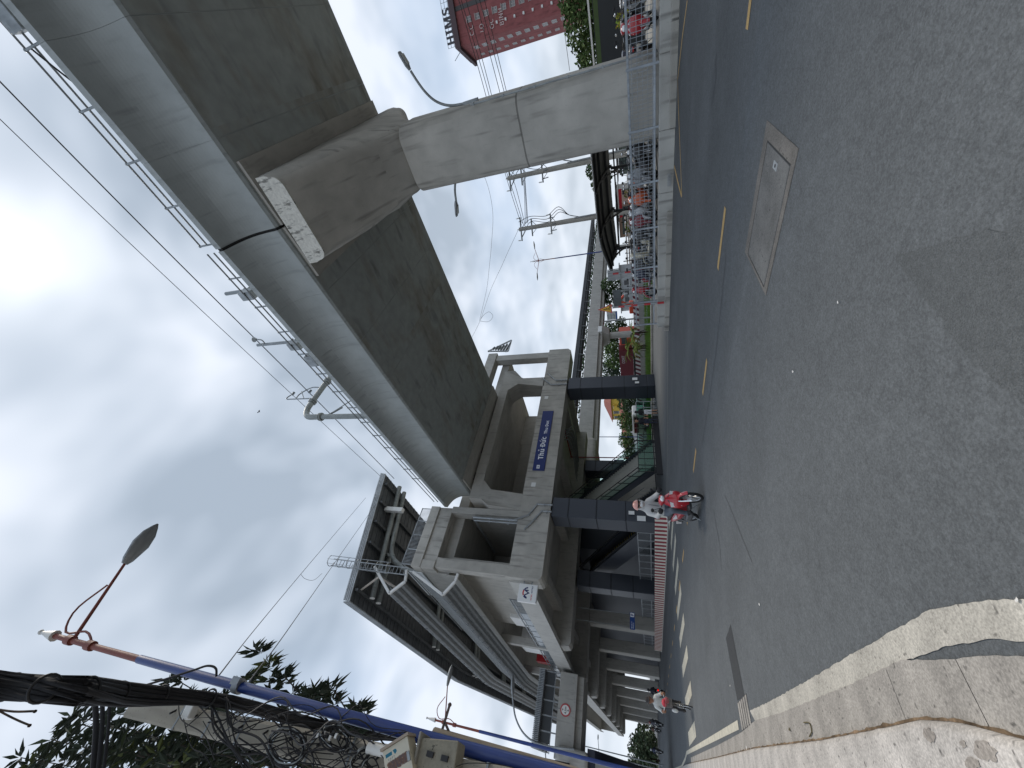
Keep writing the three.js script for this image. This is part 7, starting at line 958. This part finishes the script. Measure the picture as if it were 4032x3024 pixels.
  const rp = person('person', 'cyclist in a white shirt and dark brimmed hat on the bicycle', b, [[.26, .14, .09], [.58, .60, .58], [.05, .05, .055], [.04, .035, .03]], .018); face(rp, V(.0, 1.50, 0), .1); part(rp, 'hat', M(.045, .04, .04, { roughness: .9 }), (q) => { q.smoothLoft([ring(0, 0, .105, .105, 14), ring(.09, 0, .095, .095, 14), ring(.12, 0, .05, .05, 14)].map((r) => r.map((v) => V(-v.y * 1, 1.555 + v.x, v.z)))); q.add(new THREE.CylinderGeometry(.17, .18, .012, 20), new THREE.Matrix4().makeRotationZ(-.12).setPosition(.02, 1.555, 0)); }); part(rp, 'hair', M(.012, .01, .01, { roughness: .7 }), (q) => q.ball(-.03, 1.50, 0, .105, .9, 1, .95, 12));
  rp.position.copy(g.position); rp.rotation.y = yaw;
}
// --- two people waiting at the glass balustrade
function stander(label, cols, f, opt, px, pz) {
  const b = [], arm = opt.arm || 0; b.push([0, .93, 0, 0, 1.05, 0, .13, .13, 2], [0, 1.04, 0, 0, 1.34, 0, .13, .15, 1], [0, 1.36, -.11, 0, 1.36, .11, .075, .075, 1], [0, 1.42, 0, .01, 1.50, 0, .052, .05, 0]);
  for (const s of [-1, 1]) { const up = arm && s > 0; b.push([0, 1.37, s * .18, up ? .12 : -.02, 1.10, s * .25, .06, .05, opt.sleeve ? 1 : 1]); const e = up ? [.12, 1.10, s * .25] : [-.02, 1.10, s * .25], h = up ? [.26, 1.28, s * .12] : [.05, .86, s * .25]; b.push([...e, ...h, .042, .032, 0]); for (const q of fingers(h, up ? [.4, .4, -.3] : [.1, -.6, 0], 1, .010)) b.push([...q, 0]); b.push([0, .91, s * .085, .02, .52, s * .10, .088, .065, 2], [.02, .52, s * .10, -.02, .10, s * .11, .055, .038, opt.shorts ? 0 : 2], [-.02, .06, s * .11, .14, .045, s * .125, .04, .032, 3]); }
  b.push(...head(.015, 1.60, 0, 0, 0)); const g = person('person', label, b, cols, .02); face(g, V(.015, 1.60, 0), 0); part(g, 'hair', M(.012, .01, .01, { roughness: .6 }), (q) => { q.ball(-.018, 1.64, 0, .108, 1, .95, 1, 14); q.ball(-.05, 1.55, 0, .09, .8, opt.long ? 1.5 : .9, .95, 12); }); g.position.set(px, 0, pz); g.rotation.y = f; return g;
}
{ const p = gpt(2588, 1636); const [x, z] = [p[0] + 1.4, p[1] + 1.2]; stander('person in a black top and white shorts facing a companion by the glass gate', [SK, [.015, .015, .017], [.62, .62, .64], [.03, .03, .03]], 2.6, { shorts: true, arm: 1, long: true }, x + .15, z - .25);
  const g2 = stander('person in dark clothes with a shoulder bag by the glass balustrade', [SK, [.02, .02, .028], [.03, .035, .06], [.02, .02, .02]], -.9, { arm: 0 }, x - .35, z + .25); const bag = thing('shoulder_bag', 'black shoulder bag with a pale patch held by the person in dark clothes', 'bag', [x - .62, 0, z + .45]); part(bag, 'pouch', mat.black, (b) => b.rbox(0, .85, 0, .14, .34, .38, .04, 2)); part(bag, 'patch', M(.4, .5, .48), (b) => b.box(.075, .86, 0, .01, .12, .2)); part(bag, 'strap', mat.black, (b) => b.path([V(0, 1.0, -.16), V(.1, 1.35, -.1), V(.1, 1.35, .05), V(0, 1.0, .16)], .014, 16, 5)); }
// --- motor scooters driving away along the far road, each with a rider
{
  const dk = M(.02, .02, .022, { roughness: .35, clearcoat: .6 }), lit = new THREE.MeshStandardMaterial({ color: 0x550505, emissive: 0xff1408, emissiveIntensity: 2.2, roughness: .3 });
  const proto = makeScooter({ body: dk, accent: mat.black }); for (const o of proto.children) if (o.name === 'tail_light') o.material = lit;
  const rb = skin(sitRider(1, 2, {}), [[.2, .12, .09], [1, 1, 1], [.035, .035, .045], [.02, .02, .02], [.2, .12, .09]], .03), tops = [[.04, .045, .06], [.10, .10, .12], [.05, .06, .10], [.16, .10, .08], [.08, .08, .08]];
  const hel = [[.04, .04, .05], [.30, .06, .05], [.5, .5, .5], [.04, .05, .1], [.05, .05, .05]];
  [[-52, -7.6, 'dark scooter driving away just beyond the footbridge, brake light lit', 'rider in a dark jacket on the nearest departing scooter'], [-66, -6.4, 'dark scooter in the middle of the departing group', 'rider in a grey jacket in the departing group'], [-78, -4.6, 'dark scooter close to the near kerb in the departing group', 'rider in a navy jacket close to the near kerb'], [-84, -7.4, 'dark scooter leading the departing group', 'rider in a brown jacket leading the departing group'], [-96, -9.6, 'far dark scooter beside the station edge', 'rider in black beside the station edge']].forEach(([x, z, l1, l2], i) => {
    const s = i ? copyOf(proto, [x, 0, z], Math.PI) : proto; if (!i) { s.name = numbered('scooter'); scene.add(s); s.position.set(x, 0, z); s.rotation.y = Math.PI; } s.userData = { label: l1, category: 'scooter', group: 'scooters driving away' };
    const p = thing('person', l2, 'person', [x, 0, z], Math.PI, 'riders driving away'); const m = new THREE.Mesh(rb, M(...tops[i].map((v) => v * 1.0), { vc: true, roughness: .9 })); m.name = 'body'; p.add(m); part(p, 'helmet', M(...hel[i], { roughness: .3, clearcoat: .5 }), (b) => b.add(new THREE.SphereGeometry(.15, 14, 9, 0, TAU, 0, 1.8), new THREE.Matrix4().setPosition(.01, 1.60, 0))); });
  // a scooter with a cargo cover standing at the end of the striped barrier
  const q = gpt(2588, 2588), s = copyOf(proto, [q[0] + 6, 0, q[1] + 1.2], .6); s.userData = { label: 'dark scooter standing at the end of the striped barrier', category: 'scooter' }; const cv = thing('cargo_bag', 'grey covered bundle tied on the scooter at the barrier end', 'bundle', [q[0] + 5.6, .78, q[1] + 1.5]); part(cv, 'cover', M(.34, .35, .36, { roughness: .9 }), (b) => { b.ball(0, .22, 0, .3, 1, .85, .8, 14); b.ball(.1, .4, 0, .18, 1, .8, .8, 12); }); part(cv, 'cord', mat.black, (b) => b.torus(V(0, .22, 0), V(1, 0, 0), .25, .012, 20, 5));
}
// ---------------------------------------------------------------- put each thing's origin at its base
for (const o of [...scene.children]) {
  if (o.isLight || o.isCamera || !(o.isGroup || o.isMesh) || o.userData.placed || o.position.lengthSq() > 0 || o.target) continue;
  if (['ground', 'road', 'pavement'].includes(o.name)) continue;
  const bb = new THREE.Box3().setFromObject(o); if (bb.isEmpty()) continue; const c = V((bb.min.x + bb.max.x) / 2, bb.min.y, (bb.min.z + bb.max.z) / 2);
  if (o.isMesh) { const ch = [...o.children]; o.geometry.translate(-c.x, -c.y, -c.z); ch.forEach((q) => q.position.sub(c)); } else o.children.forEach((q) => q.position.sub(c));
  o.position.copy(c);
}
scene.traverse((o) => { delete o.userData.placed; if (o.isMesh) { o.castShadow = true; o.receiveShadow = true; } });
renderer.render(scene, camera);
